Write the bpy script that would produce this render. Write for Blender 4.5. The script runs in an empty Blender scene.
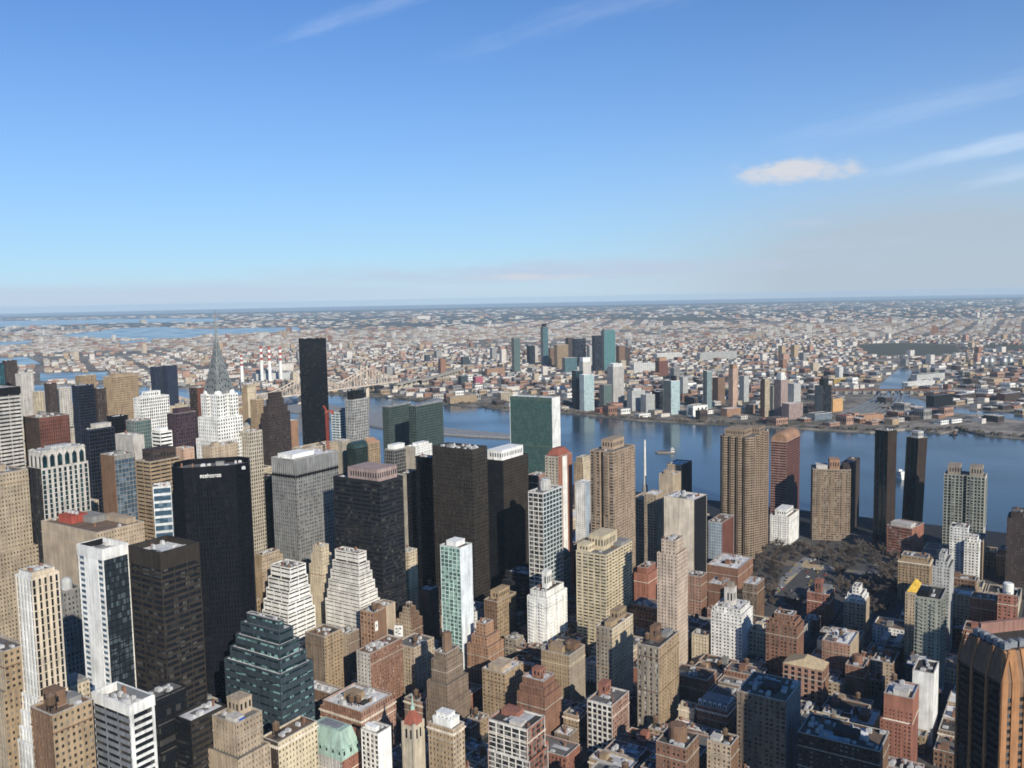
import bpy, math, random
from mathutils import Matrix, Vector
scene = bpy.context.scene
col = scene.collection
rad = math.radians

# ------------------------------------------------------------------ camera, sky, sun, exposure
CAM_Z = 325.0
PITCH, ROLL = rad(5.5), rad(1.1)
cd = bpy.data.cameras.new('camera'); cam = bpy.data.objects.new('camera', cd); col.objects.link(cam)
cd.sensor_width = 36.0; cd.lens = 890.0 / 1024.0 * 36.0
cd.clip_start = 1.0; cd.clip_end = 200000.0
_r, _u, _f = Vector((1, 0, 0)), Vector((0, math.sin(PITCH), math.cos(PITCH))), Vector((0, math.cos(PITCH), -math.sin(PITCH)))
_r2 = _r * math.cos(ROLL) - _u * math.sin(ROLL); _u2 = _u * math.cos(ROLL) + _r * math.sin(ROLL)
cam.matrix_world = Matrix(((_r2.x, _u2.x, -_f.x, 0), (_r2.y, _u2.y, -_f.y, 0), (_r2.z, _u2.z, -_f.z, CAM_Z), (0, 0, 0, 1)))
scene.camera = cam

SUN_EL, SUN_AZ = rad(26), rad(157)          # azimuth clockwise from the view axis (+Y)
SKY_STRENGTH = 0.05
SUN_STRENGTH = 5.0
world = bpy.data.worlds.new('World'); scene.world = world; world.use_nodes = True
wt = world.node_tree; wn, wl = wt.nodes, wt.links; wn.clear()

def wmath(op, a, b=None, clamp=False):
    n = wn.new('ShaderNodeMath'); n.operation = op; n.use_clamp = clamp
    for i, v in enumerate((a, b)):
        if v is None: continue
        if isinstance(v, (int, float)): n.inputs[i].default_value = v
        else: wl.new(v, n.inputs[i])
    return n.outputs[0]

sky = wn.new('ShaderNodeTexSky'); sky.sky_type = 'NISHITA'; sky.sun_disc = False
sky.sun_elevation = SUN_EL; sky.sun_rotation = SUN_AZ; sky.altitude = 300
sky.air_density = 1.0; sky.dust_density = 0.6; sky.ozone_density = 2.2
tc = wn.new('ShaderNodeTexCoord'); sep = wn.new('ShaderNodeSeparateXYZ'); wl.new(tc.outputs['Generated'], sep.inputs[0])
az = wmath('MULTIPLY', wmath('ARCTAN2', sep.outputs[0], sep.outputs[1]), 57.29578)
el = wmath('MULTIPLY', wmath('ARCSINE', sep.outputs[2]), 57.29578)

def cloud(az0, el0, su, sv, tilt, nscale, stretch, lo, hi, seed, amount, power=2.0):
    """mask of one cloud: a soft patch of sky at a compass direction, broken up by noise"""
    ca, sa = math.cos(rad(tilt)), math.sin(rad(tilt))
    da, de = wmath('SUBTRACT', az, az0), wmath('SUBTRACT', el, el0)
    u = wmath('ADD', wmath('MULTIPLY', da, ca), wmath('MULTIPLY', de, sa))
    v = wmath('SUBTRACT', wmath('MULTIPLY', de, ca), wmath('MULTIPLY', da, sa))
    r = wmath('ADD', wmath('POWER', wmath('ABSOLUTE', wmath('DIVIDE', u, su)), power), wmath('POWER', wmath('ABSOLUTE', wmath('DIVIDE', v, sv)), power))
    g = wmath('POWER', 2.718, wmath('MULTIPLY', r, -1.0))
    cmb = wn.new('ShaderNodeCombineXYZ'); wl.new(wmath('DIVIDE', u, stretch), cmb.inputs[0]); wl.new(v, cmb.inputs[1]); cmb.inputs[2].default_value = seed
    nz = wn.new('ShaderNodeTexNoise'); nz.inputs['Scale'].default_value = nscale; nz.inputs['Detail'].default_value = 7; nz.inputs['Roughness'].default_value = .6
    wl.new(cmb.outputs[0], nz.inputs['Vector'])
    mr = wn.new('ShaderNodeMapRange'); mr.interpolation_type = 'SMOOTHSTEP'
    mr.inputs[1].default_value = lo; mr.inputs[2].default_value = hi
    wl.new(wmath('ADD', nz.outputs['Fac'], wmath('MULTIPLY', wmath('SUBTRACT', g, .5), .42)), mr.inputs[0])
    return wmath('MULTIPLY', wmath('MULTIPLY', mr.outputs[0], wmath('MULTIPLY', g, 1.6, True)), amount, True)

def over(base, mask, rgb):
    mx = wn.new('ShaderNodeMix'); mx.data_type = 'RGBA'; wl.new(mask, mx.inputs['Factor']); wl.new(base, mx.inputs[6]); mx.inputs[7].default_value = (*rgb, 1)
    return mx.outputs[2]

K = 1.0 / SKY_STRENGTH
WHITE = (.72 * K, .80 * K, .92 * K); LILAC = (.45 * K, .52 * K, .66 * K); CREAM = (.66 * K, .64 * K, .64 * K)
# cleaner, bluer air than the model's, and the pale veil that every real horizon has
tint = wn.new('ShaderNodeMix'); tint.data_type = 'RGBA'; tint.blend_type = 'MULTIPLY'; tint.inputs['Factor'].default_value = 1
wl.new(sky.outputs[0], tint.inputs[6]); tint.inputs[7].default_value = (.27, 1.08, 2.12, 1)
c = tint.outputs[2]
c = over(c, wmath('MULTIPLY', wmath('POWER', 2.718, wmath('DIVIDE', wmath('MAXIMUM', el, 0.0), -10.5)), .84), (.57 * K, .74 * K, .84 * K))
c = over(c, cloud(0, .2, 70, 1.9, 0, .5, 14, .2, .7, 15, .40), (.48 * K, .54 * K, .65 * K))
c = over(c, cloud(26, 1.0, 13, 4.6, 0, .12, 20, -1, -.5, 13, .78), (.40 * K, .46 * K, .53 * K))
c = over(c, cloud(-9.0, 17.0, 8.0, .8, 17, .75, 6, .42, 1.0, 1, .24), WHITE)
c = over(c, cloud(6.5, 17.2, 11.0, 1.5, 12, .6, 6, .42, 1.0, 2, .20), WHITE)
c = over(c, cloud(26.0, 10.6, 9.5, 1.1, 9, .6, 7, .38, 1.0, 3, .25), WHITE)
c = over(c, cloud(28.5, 7.9, 6.5, .55, 8, .8, 6, .32, .9, 4, .45), WHITE)
c = over(c, cloud(30.0, 6.4, 5.0, .6, 8, .8, 6, .38, .95, 5, .32), WHITE)
c = over(c, cloud(16.9, 7.3, 2.7, .72, 1, 1.0, 1.7, .30, .70, 21, .80, 2.2), CREAM)
c = over(c, cloud(19.8, 7.2, 1.9, .66, 0, 1.1, 1.6, .36, .78, 16, .60, 2.2), CREAM)
c = over(c, cloud(18.0, 4.2, 2.3, .35, 0, 1.3, 3, .42, .8, 7, .5), LILAC)
c = over(c, cloud(20.5, 2.9, 7.0, .6, 0, 1.0, 4, .46, .85, 8, .4), LILAC)
c = over(c, cloud(4.0, 1.7, 20, .8, 0, .9, 6, .38, .75, 9, .65), LILAC)
c = over(c, cloud(-22, .6, 18, .8, 0, .5, 12, .25, .7, 10, .5), LILAC)
c = over(c, cloud(3.0, 1.3, 6, .35, 0, 1.2, 5, .46, .8, 12, .5), CREAM)
c = over(c, wmath('MULTIPLY', wmath('SUBTRACT', wmath('MULTIPLY', el, -1.0), .28), 12.0, True), (.17 * K, .235 * K, .33 * K))   # hazy land below the horizon
bg = wn.new('ShaderNodeBackground'); bg.inputs['Strength'].default_value = SKY_STRENGTH; wl.new(c, bg.inputs['Color'])
wo = wn.new('ShaderNodeOutputWorld'); wl.new(bg.outputs[0], wo.inputs['Surface'])

sd = bpy.data.lights.new('sun', 'SUN'); sd.energy = SUN_STRENGTH; sd.angle = rad(.5); sd.color = (1.0, .925, .81)
sun = bpy.data.objects.new('sun', sd); col.objects.link(sun)
_sv = Vector((math.sin(SUN_AZ) * math.cos(SUN_EL), math.cos(SUN_AZ) * math.cos(SUN_EL), math.sin(SUN_EL)))
sun.rotation_euler = _sv.to_track_quat('Z', 'Y').to_euler(); sun.location = _sv * 1000 + Vector((0, 0, 600))
vs = scene.view_settings
vs.view_transform = 'Standard'; vs.look = 'None'; vs.exposure = 0.2; vs.gamma = 1.0
scene.cycles.volume_bounces = 1
scene.cycles.max_bounces = 4
scene.cycles.filter_width = 1.7
TOWERS = [
('office_tower','wide pale office tower with close horizontal bands and a dark top, left border','tower',-507.2,838.5,33,43.1,75,251.0,'R:pale:gdark',0,{'top': 6.42,'topmat': 'darkmetal'}),
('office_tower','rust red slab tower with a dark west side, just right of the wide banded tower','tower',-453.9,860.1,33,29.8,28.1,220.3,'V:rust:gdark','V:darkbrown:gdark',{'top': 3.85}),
('apartment_tower','distant dark brown apartment tower near the left border with a flat top','tower',-995.4,1763.1,33,21.5,14.9,221.2,'N:darkbrown:gdark',0,{}),
('office_tower','distant dark teal glass tower cut by the left border of the view','tower',-960.4,1660.7,33,16.4,14.2,221.9,'G:darkmetal:gteal',0,{}),
('apartment_tower','large hazy pale apartment block behind the rust red slab tower','tower',-864.6,1574.1,33,23.0,16.4,209.1,'N:pale:gdark',0,{}),
('apartment_tower','slim dark brown tower between two pale blocks on the far left','tower',-707.3,1358.8,33,12,14,208.6,'N:darkbrown:gdark',0,{}),
('apartment_building','pale grey apartment block right of the slim dark brown tower, far left','apartment block',-704.7,1391.3,33,17.9,14,199.4,'N:pale:gdark',0,{}),
('apartment_building','cream apartment block left of the slim dark brown tower, low and wide','apartment block',-774.7,1448.8,33,12,14,188.2,'N:cream:gdark',0,{}),
('office_tower','navy blue windowless looking slab tower standing among pale blocks on the left','tower',-563.2,1163.4,33,22.9,14,222.5,'G:navy:gblack',0,{}),
('apartment_tower','brown brick tower touching the right side of the navy blue slab','tower',-555.0,1189.3,33,13.0,14,215.3,'N:darkbrown:gdark',0,{}),
('apartment_tower','very wide tan brick apartment slab with many window columns, behind the navy blue slab','tower',-637.4,1446.2,33,46.6,24.4,211.9,'V:tan:gdark',0,{'ph': [(0.2,0.9,0.2,0.8,3.25,'tan')]}),
('apartment_tower','tan apartment tower left of the wide tan slab, partly behind the navy slab','tower',-728.1,1516.2,33,29.0,14.7,208.2,'N:tan:gdark',0,{}),
('apartment_tower','left one of two dark square towers left of the pointed silver spire tower','tower',-764.8,1913.1,33,22.1,14,193.3,'N:navy:gdark',0,{}),
('apartment_tower','right one of two dark square towers left of the pointed silver spire tower','tower',-736.2,1914.3,33,25.0,14,195.0,'N:navy:gdark',0,{}),
('apartment_tower','white tower with dark vertical stripes and stepped roof, left of the pointed spire tower','tower',-457.0,1121.3,33,41.7,14,210.5,'V:white:gdark',0,{'ph': [(0.25,0.75,0.2,0.8,6.3,'white'),(0.4,0.6,0.3,0.7,3.78,'pale')]}),
('apartment_tower','narrow rust brown slab pressed against the left side of the pointed spire tower','tower',-361.7,1018.8,33,12,14,230.1,'B:rust:gdark','N:darkbrown:gdark',{}),
('office_tower','dark purple brown office block with a stepped top left of the narrow rust slab','tower',-365.1,975.2,33,27.2,14,206.9,'V:plum:gdark',0,{'ph': [(0.2,0.8,0.2,0.8,4.4,'plum')]}),
('office_tower','dark navy office slab with a pale plant room behind, right of the arched crown tower','tower',-440.4,936.0,33,29.0,14,196.8,'G:navy:gblack',0,{'ph': [(0.35,0.95,0.2,0.9,4.22,'pale')]}),
('office_tower','square black office block just behind the dark navy slab and its plant room','tower',-443.3,991.0,33,17.2,14,202.4,'G:darkmetal:gblack',0,{}),
('office_tower','grey brown tower with a blue glass side right of the dark navy slab','tower',-352.6,784.3,33,20.5,20.8,194.3,'G:grey:gblue','B:brown:gdark',{'top': 4.41}),
('office_tower','windowless pale concrete slab left of the green glass block','tower',-375.2,862.9,33,12,29.0,199.8,'B:pale:gdark',0,{}),
('office_tower','grey green glass block right of the windowless pale slab','tower',-386.4,912.1,33,19.7,14,207.9,'G:grey:ggreen',0,{}),
('office_building','small white flat roofed office block below the white vertically striped tower','office building',-354.2,889.6,33,13.9,14,198.9,'R:white:gdark',0,{'ph': [(0.2,0.8,0.2,0.8,3.03,'white')]}),
('office_tower','tan tower with close dark zigzag bands and a dark plant room on its roof','tower',-302.4,747.8,33,29.2,20.4,195.4,'R:tan:gdark',0,{'ph': [(0.2,0.95,0.15,0.9,8.37,'darkbrown')],'top': 1.25,'fh': 3.3}),
('office_tower','narrow teal glass tower with white floor bands beside the big black tower','tower',-280.4,698.9,70,13.6,14,182.6,'R:whitemetal:gblue',0,{'fh': 6}),
('office_building','low salmon pink roofed block just left of the big black tower top','office building',-302.7,808.8,33,12,14,194.4,'N:pink:gdark',0,{}),
('office_building','sand yellow building with a flat roof in front of the white spire tower base','office building',-268.2,806.0,33,29.2,14,197.3,'N:tan2:gdark',0,{}),
('office_tower','tan tower with thin vertical window lines right of the big black tower','tower',-270.5,911.0,33,17.1,14,194.3,'V:limestone:gdark',0,{}),
('office_tower','green glass tower with pale floor bands just left of the slender striped tower','tower',-263.6,1354.6,33,24.0,16.6,156.9,'R:whitemetal:ggreen',0,{'ph': [(0.3,0.9,0.2,0.8,4.61,'grey')]}),
('apartment_tower','slender dark tower with white dashes and a darker crown block near the river','tower',-232.0,1318.4,33,34.7,14,180.7,'K:palegrey:gdark',0,{'ph': [(0.1,0.8,0.1,0.9,11.92,'darkmetal'),(0.3,0.6,0.3,0.7,5.96,'darkmetal')],'fh': 4.2,'bay': 4}),
('office_tower','left and lower of two joined dark green glass towers with slanted tops by the river','tower',-181.3,1386.1,33,53.1,14,162.2,'G:slategreen:ggreen2',0,{'slant': 3.12}),
('office_tower','right and wider of two joined dark green glass towers, with a pale band across it','tower',-128.9,1321.0,33,64.8,14,171.2,'G:slategreen:ggreen2',0,{'slant': 4.44,'band': (0.48,2.37)}),
('apartment_building','thin orange brown block right of the pointed dark tower','apartment block',-348.4,1390.0,33,14.7,14,140.7,'B:orange:gdark',0,{}),
('office_building','wide low block with a sandy flat roof under the red crane','office building',-233.2,1038.5,33,55.3,19.5,157.4,'N:tan2:gdark',0,{'roof': 'rtan'}),
('apartment_building','cream apartment block with brick piers right of the red crane','apartment block',-213.7,1099.8,33,14.2,14,153.2,'N:limestone:gdark',0,{}),
('office_building','dark green block with a rounded roof below the slender tower with white dashes','office building',-190.2,1073.5,33,23.1,14,147.9,'G:darkmetal:ggreen2',0,{'vault': 7.29}),
('apartment_building','tan block with a small pitched orange roof right of the dark green round roofed block','apartment block',-178.7,1098.1,33,22.2,14,149.7,'N:tan:gdark',0,{'gable': ('orange',6.22)}),
('office_building','grey office block with a bright white plant room in front of the green glass pair','office building',-133.4,1004.1,33,24.6,14,157.6,'G:grey:gdark',0,{'ph': [(0.1,0.9,0.2,0.8,4.54,'white')]}),
('office_building','cream white stepped block behind the tall black slab with a flat roof','office building',-108.9,1016.9,33,31.3,14,158.9,'N:white:gdark','B:limestone:gdark',{'ph': [(0.3,0.9,0.2,0.8,2.29,'white')]}),
('office_tower','silver grey steel tower with a fluted windowless top and tiny windows all over','tower',-206.8,873.4,33,58.2,33.1,175.2,'N:silver:gdark',0,{'top': 14.44,'topflute': 1,'ph': [(0.1,0.6,0.3,0.9,2.89,'white')],'fh': 3.6,'bay': 3.0,'pier': 1.4,'sp': 1.6,'win': 100}),
('office_tower','dark green glass block squeezed left of the silver grey steel tower','tower',-269.1,934.7,33,26.0,14,141.5,'G:darkmetal:ggreen2',0,{}),
('office_tower','broad black office tower with grey floor bands and a pinkish plant room on top','tower',-136.2,819.3,33,32.1,58.0,162.5,'R:charcoal:gdark',0,{'ph': [(0.05,0.9,0.08,0.7,9.96,'mauve')],'midband': [(0.42,5.43)],'top': 2.72,'sp': 1.6}),
('office_tower','black slab with thin pale edge just right of the broad black tower with pinkish top','tower',-115.3,958.9,33,24.0,14,138.9,'G:darkmetal:gblack','B:limestone:gblack',{}),
('apartment_building','slim cream apartment building in a gap right of the broad black tower','apartment building',-104.4,839.5,33,13.6,14,86.0,'N:cream:gdark',0,{}),
('office_tower','lower black glass block attached to the left side of the black flat roofed tower','tower',-92.5,935.9,33,12,21.6,159.4,'G:darkmetal:gblack',0,{}),
('office_tower','tall black flat roofed tower with thin bronze grid lines in the centre left','tower',-54.3,889.5,33,26.0,49.7,177.3,'P:bronze2:gdark',0,{'top': 4.96,'midband': [(0.62,4.96)],'roofunits': 'big','win': 100}),
('office_tower','black grid tower with a white plant room, left of the slab with white end','tower',-7.3,911.3,33,47.7,23.3,162.0,'P:bronze2:gdark','P:darkmetal:gdark',{'ph': [(0.1,0.95,0.2,0.95,9.13,'white'),(0.3,0.8,0.4,0.8,3.04,'pale')],'top': 3.04}),
('apartment_tower','mint green glass tower with a blank white wall on its right side','tower',-49.7,732.8,33,17.1,20.8,120.2,'B:whiteblue:gdark','K:mint:gmint',{'ph': [(0.2,0.9,0.3,0.8,3.3,'white')],'fh': 3.4,'bay': 4.2,'pier': 0.5,'sp': 0.7,'win': 100}),
('office_tower','broad green glass slab tower with a bare white end wall by the river','tower',38.0,1503.8,32,27.5,83.4,158.8,'B:white:gdark','G:gridgreen:ggreen',{'top': 6.74,'midband': [(0.5,5.05)]}),
('office_tower','tall tan stone office tower with rows of small windows at the left border','tower',-430.2,713.4,33,32.6,72.5,195.8,'P:tanstone:gdark',0,{'win': 100,'ph': [(0.2,0.7,0.2,0.8,3.9,'tanstone')],'skirts': [(62.35,3.25,2.6,2.6,2.6)]}),
('office_tower','office tower with a white arched crown and green glass strips','tower',-374.2,722.3,33,39.8,20.5,196.8,'V:pale:gteal2','K:charcoal:gdark',{'bay': 4.6,'pier': 2.1,'fh': 4,'sp': 0.55,'arches': 12.84,'win': 80}),
('office_building','low tan brick building with a blank west wall and a red rooftop shed','office building',-327.1,676.5,33,38.8,74.3,159.5,'P:tan2:gdark','B:tan2:gdark',{'roof': 'rbrown','redshed': 1,'ph': [(0.45,0.75,0.45,0.75,3.67,'grey'),(0.75,0.95,0.1,0.5,2.93,'tan2')],'win': 60}),
('office_tower','white faced tower with blue window strips and a dark glass south side','tower',-265.1,560.0,33,18.0,27.2,173.1,'G:darkmetal:gblue2','M:white:gblue',{'top': 6.87,'topmat': 'white','pit': 1,'win': 60}),
('office_tower','dark bronze tower with a deep blank top and even floor bands','tower',-226.2,561.1,33,28.9,32.8,171.9,'R:bronze2:gdark',0,{'sp': 1.55,'top': 11.14,'pit': 1,'roofunits': 'big'}),
('office_tower','white art deco tower with dark vertical stripes stepping out towards its foot','tower',-242.3,440.0,33,14.3,14.8,191.7,'V:whitegold:gdark','V:white:gdark',{'sp': 0.45,'skirts': [(61.6,1.23,0.0,0.82,0.0),(69.98,2.46,0.82,1.23,0.0),(77.86,3.7,1.64,2.05,0.0),(84.76,4.93,2.46,2.87,0.0)],'tiers': [(1.97,1.23,1.23,1.64,1.64)],'bay': 2.9,'pier': 1.5}),
('office_building','tan brick building with a stepped roof in front of the white art deco tower','office building',-215.1,403.2,33,19.5,18.4,139.4,'P:tan:gdark','P:brown:gdark',{'ph': [(0.3,0.6,0.45,0.95,6.26,'brown'),(0.6,0.9,0.3,0.7,1.79,'grey')],'win': 100,'tank': 1}),
('office_tower','grey stone office building with a small domed roof tank behind the white art deco tower','tower',-315.6,609.6,33,13.9,14,128.6,'P:grey:gdark',0,{'dome': 1,'win': 40}),
('office_building','plain tan building with paired windows cut by the left border','office building',-277.3,462.8,33,12,28.6,146.1,'P:tan:gdark','P:tanstone:gdark',{'win': 60,'skirts': [(20.63,2.58,1.29,2.15,1.29)]}),
('office_building','small cream building with a grey roof right of the tan stepped roof building','office building',-263.6,508.8,33,12,14,104.4,'P:cream:gdark','P:tan:gdark',{'ph': [(0.1,0.9,0.1,0.9,1.72,'grey')],'win': 40}),
('office_tower','white and grey boxy tower with a sunken roof and horizontal window slots','tower',-190.7,413.6,33,13.3,29.6,138.8,'L:white:gdark','R:coolgrey:gdark',{'top': 5.04,'topmat': 'white','pit': 1,'win': 60}),
('office_building','black glass building with a bright roof edge right of the white boxy tower','office building',-203.7,492.4,33,20.5,14,105.3,'R:darkmetal:gdark',0,{'fh': 7,'top': 0.83,'skirts': [(15.4,0.92,1.83,2.75,0.0),(30.26,1.83,2.75,5.5,0.0)],'roof': 'rgrey'}),
('office_building','dark banded building with a long white roof strip left of the green glass stepped building','office building',-179.6,483.8,33,23.7,14,96.3,'R:bronze2:gdark','R:darkmetal:gdark',{'roof': 'rwhite'}),
('office_tower','dark green glass office building stepping back like a pyramid','tower',-160.9,555.9,33,27.9,52.1,96.3,'R:slate:gmint2',0,{'tiers': [(7.9,2.53,3.04,2.53,3.04),(7.9,5.06,6.07,5.06,6.07),(7.9,7.59,8.61,7.59,8.61),(5.47,11.14,15.19,10.12,12.15)],'fh': 5.2,'sp': 3.6,'top': 1.21,'roof': 'rwhite'}),
('apartment_building','tan brick apartment building with a square roof tower at the bottom left','apartment building',-158.9,483.2,33,18.4,20.1,94.7,'P:tan2:gdark',0,{'ph': [(0.45,0.95,0.35,0.85,8.08,'tan2'),(0.05,0.4,0.1,0.5,1.62,'pale')],'skirts': [(18.31,3.14,1.35,4.04,1.35)],'win': 100,'bluetarp': 1}),
('apartment_building','brown and grey brick flat roofed building right of the green glass stepped building','apartment building',-155.0,692.2,33,20.2,20.9,62.7,'N:tan:gdark','N:greybrown:gdark',{'win': 50}),
('apartment_building','tan and brown flat roofed apartment house below the white terraced building','apartment building',-140.5,715.3,33,13.1,14,54.0,'N:greybrown:gdark','N:tan2:gdark',{'win': 40}),
('office_building','white terraced building with dark window bands beside the cream slim tower','office building',-199.2,757.0,33,31.6,32.2,59.7,'R:white:gdark',0,{'tiers': [(9.27,2.11,0.7,2.11,0.0),(9.27,4.91,1.4,3.51,0.7),(9.27,7.72,2.11,4.91,0.7),(10.11,10.53,2.81,6.32,1.4)],'fh': 3.9,'sp': 2.55}),
('office_building','larger white terraced building that narrows to a tall white penthouse','office building',-142.0,751.7,33,25.3,40.7,69.0,'R:whitew:gdark',0,{'tiers': [(8.37,1.39,1.39,1.39,1.39),(8.37,2.79,2.79,2.79,2.09),(8.37,4.18,4.18,4.18,3.49),(8.37,5.58,6.27,4.88,4.88),(9.2,6.97,8.37,6.27,6.97)],'fh': 3.5,'sp': 2.6}),
('office_tower','slim cream stone tower with a stepped top between two white terraced buildings','tower',-174.1,780.7,33,15.0,16.1,92.1,'P:cream:gdark',0,{'tiers': [(8.82,1.47,1.47,1.47,1.47),(7.94,2.94,2.94,2.94,2.94)],'win': 60}),
('office_building','tan brick loft building left of the smaller white terraced building','office building',-226.4,794.2,33,24.9,14,95.6,'P:tan2:gdark','P:tan:gdark',{'tiers': [(3.58,2.23,2.23,2.23,2.23)]}),
('apartment_building','orange brown brick building with a square window grid and a small white poster','apartment building',-119.7,720.0,33,14.3,14.8,69.9,'B:brown:gdark','K:orange:gdark',{'fh': 3.6,'bay': 3.8,'pier': 1.4,'sp': 1.4,'win': 100,'poster': 1,'tank': 1}),
('apartment_building','yellow brown blank walled building joined to the orange brown gridded building','apartment building',-113.3,743.8,33,12,14,66.8,'B:tan2:gdark','B:orange:gdark',{}),
('office_building','tan and brown building with a terraced pointed top behind the white billboard','office building',-96.8,781.9,33,17.1,17.4,39.4,'P:brown:gdark','P:tan2:gdark',{'tiers': [(5.29,2.21,2.21,2.21,2.21),(5.29,4.41,4.41,4.41,4.41),(3.53,6.62,6.62,6.62,6.62)]}),
('apartment_tower','thin brown brick slab with a black south side left of the mint green glass tower','tower',-82.1,820.2,33,15.3,14,54.1,'N:darkbrown:gdark','B:brown:gdark',{'tank': 1}),
('apartment_building','red brown brick apartment building with white window dashes in the lower centre','apartment building',-107.6,674.6,33,37.7,14,57.5,'N:brick:gpale','N:pale:gdark',{'win': 100,'roofunits': 'big'}),
('apartment_building','yellow tan apartment building right of the red brown one, its south side in shadow','apartment building',-84.3,706.6,33,26.0,20.9,47.5,'N:tan2:gdark',0,{'win': 60,'tank': 1}),
('apartment_building','mottled brown stepped building with a round brick tank tower on top','apartment building',-52.7,647.4,33,21.3,14.0,58.6,'P:greybrown:gdark',0,{'tiers': [(5.09,1.82,1.82,1.82,1.82)],'drum': (12.37,'brown'),'skirts': [(16.0,3.64,1.82,3.03,1.82),(29.09,5.46,1.82,4.85,1.82)],'win': 100}),
('apartment_building','orange brown brick building with a stepped square top, lower centre','apartment building',-26.2,719.4,33,23.8,21.1,40.8,'N:orange:gdark',0,{'tiers': [(7.26,2.69,2.69,2.69,2.69),(9.68,6.05,6.05,6.05,5.38)],'win': 60}),
('office_building','tan office building with a square brown penthouse behind the orange brown stepped building','office building',-15.0,817.6,33,32.6,14.6,45.7,'P:tan:gdark','P:brown:gdark',{'ph': [(0.2,0.8,0.2,0.8,7.33,'tan')]}),
('apartment_building','plain tan apartment building with few windows right of the orange brown stepped building','apartment building',-11.4,664.9,33,25.5,21.2,42.6,'N:tan:gdark',0,{'win': 50,'ph': [(0.1,0.6,0.2,0.8,2.97,'tan2')]}),
('apartment_building','large brown brick building with a white cornice line and a cluttered white roof','apartment building',-115.6,617.4,33,36.1,39.3,37.7,'P:brickpale:gdark','P:brick:gpale',{'roof': 'rwhite','cornice': 1,'tiers': [(3.39,1.41,1.41,1.41,1.41)],'roofunits': 'big','win': 100,'ph': [(0.3,0.6,0.4,0.7,4.07,'tan')],'tank': 2}),
('apartment_building','brown brick building with a pale gravel roof left of the white cornice building','apartment building',-152.9,659.6,33,12,35.1,31.1,'N:brick:gpale','N:brown:gdark',{'roof': 'rwhite','win': 80,'roofunits': 'big'}),
('apartment_building','red brick house with a pale green copper mansard roof','apartment house',-118.2,540.9,33,17.1,32.0,42.6,'N:brickred:gdark','N:pale:gdark',{'mansard': 16.25}),
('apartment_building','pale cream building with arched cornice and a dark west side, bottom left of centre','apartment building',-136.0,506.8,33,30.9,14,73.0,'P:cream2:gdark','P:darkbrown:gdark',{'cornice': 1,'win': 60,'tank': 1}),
('apartment_building','slim brick building with a bare white end wall right of the green mansard house','apartment building',-88.4,528.8,33,12,14,62.1,'B:white:gdark','K:whitew:gdark',{'fh': 3.2,'bay': 4,'win': 20,'ph': [(0.2,0.5,0.3,0.9,1.79,'white')]}),
('office_building','tan brick building topped by a white ornamental roof crown','office building',-45.8,540.4,33,12,19.7,58.7,'P:tan2:gdark','P:tan:gdark',{'ph': [(0.1,0.9,0.15,0.85,4.25,'white'),(0.2,0.75,0.25,0.75,7.29,'white')],'win': 100,'cornice': 1}),
('apartment_building','brick apartment building with a white concrete grid on its west side','apartment building',-1.1,526.5,33,21.0,28.3,67.9,'N:brickred:gdark','K:whitew:gdark',{'fh': 3.2,'bay': 5.5,'pier': 0.6,'sp': 0.5,'ph': [(0.5,0.9,0.5,0.9,2.34,'brickred'),(0.1,0.4,0.2,0.5,1.17,'pale')],'win': 80,'skirts': [(18.7,0.97,0.0,1.95,0.0)]}),
('apartment_tower','tall brown balcony tower with a square top box standing before the river','tower',101.7,898.3,33,50.9,25.7,171.7,'K:sienna:gdark',0,{'fh': 3.0,'bay': 4.4,'pier': 1.5,'sp': 1.25,'ph': [(0.3,0.8,0.3,0.8,8.97,'sienna')],'balc': 1,'notch': 1}),
('apartment_tower','slim tower of cream and red brick with a red pitched roof cap','tower',47.7,926.8,33,29.8,15.7,160.5,'C:brickred:gdark','N:limestone:gdark',{'pyr': ('redroof',7.3)}),
('office_tower','black glass tower with a white frame grid and a white round drum on top','tower',29.5,827.3,33,35.4,16.3,145.6,'V:whitemetal:ggreen2','K:whitew:gdark',{'fh': 4.2,'bay': 6,'pier': 0.5,'sp': 1,'drum': (9.26,'palegrey'),'win': 60}),
('office_building','low dark building with a pale roof ledge under the black tower with white plant room','office building',7.4,862.6,33,24.5,26.8,56.5,'R:darkmetal:gdark','R:charcoal:gdark',{'skirts': [(7.75,3.23,1.61,3.23,1.61)],'roof': 'rgrey'}),
('office_building','low grey building with a rounded glass roof behind the white stepped apartment house','office building',38.9,870.1,33,36.1,18.3,63.4,'G:grey:ggreen2','P:grey:gdark',{'vault': 8.77}),
('apartment_tower','large cream yellow apartment tower with stepped roof terraces','tower',82.2,800.7,33,53.5,30.2,97.1,'K:cream2:gdark','N:cream2:gdark',{'fh': 3.0,'bay': 6,'pier': 1.2,'sp': 1.5,'ph': [(0.25,0.75,0.3,0.8,12.35,'cream2'),(0.02,0.25,0.6,0.98,6.18,'cream2'),(0.6,0.98,0.05,0.4,1.76,'grey')],'win': 100,'balc': 2}),
('apartment_building','bright white stepped apartment house with a small tower on its roof','apartment building',28.4,785.8,33,36.0,20.8,59.8,'N:white:gdark',0,{'tiers': [(5.26,2.19,2.19,2.19,2.19)],'ph': [(0.35,0.65,0.35,0.65,14.03,'white')],'win': 100,'balc': 1}),
('apartment_building','pale tan narrow apartment tower with a darker side in front of the cream yellow tower','apartment tower',79.1,694.5,33,38.3,14.1,66.0,'N:cream:gdark','N:greytan:gdark',{'ph': [(0.5,0.9,0.3,0.8,6.96,'tan'),(0.1,0.4,0.2,0.6,3.09,'tan')],'win': 100}),  # greyer west wall colour paints in its weaker sunlight
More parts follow.
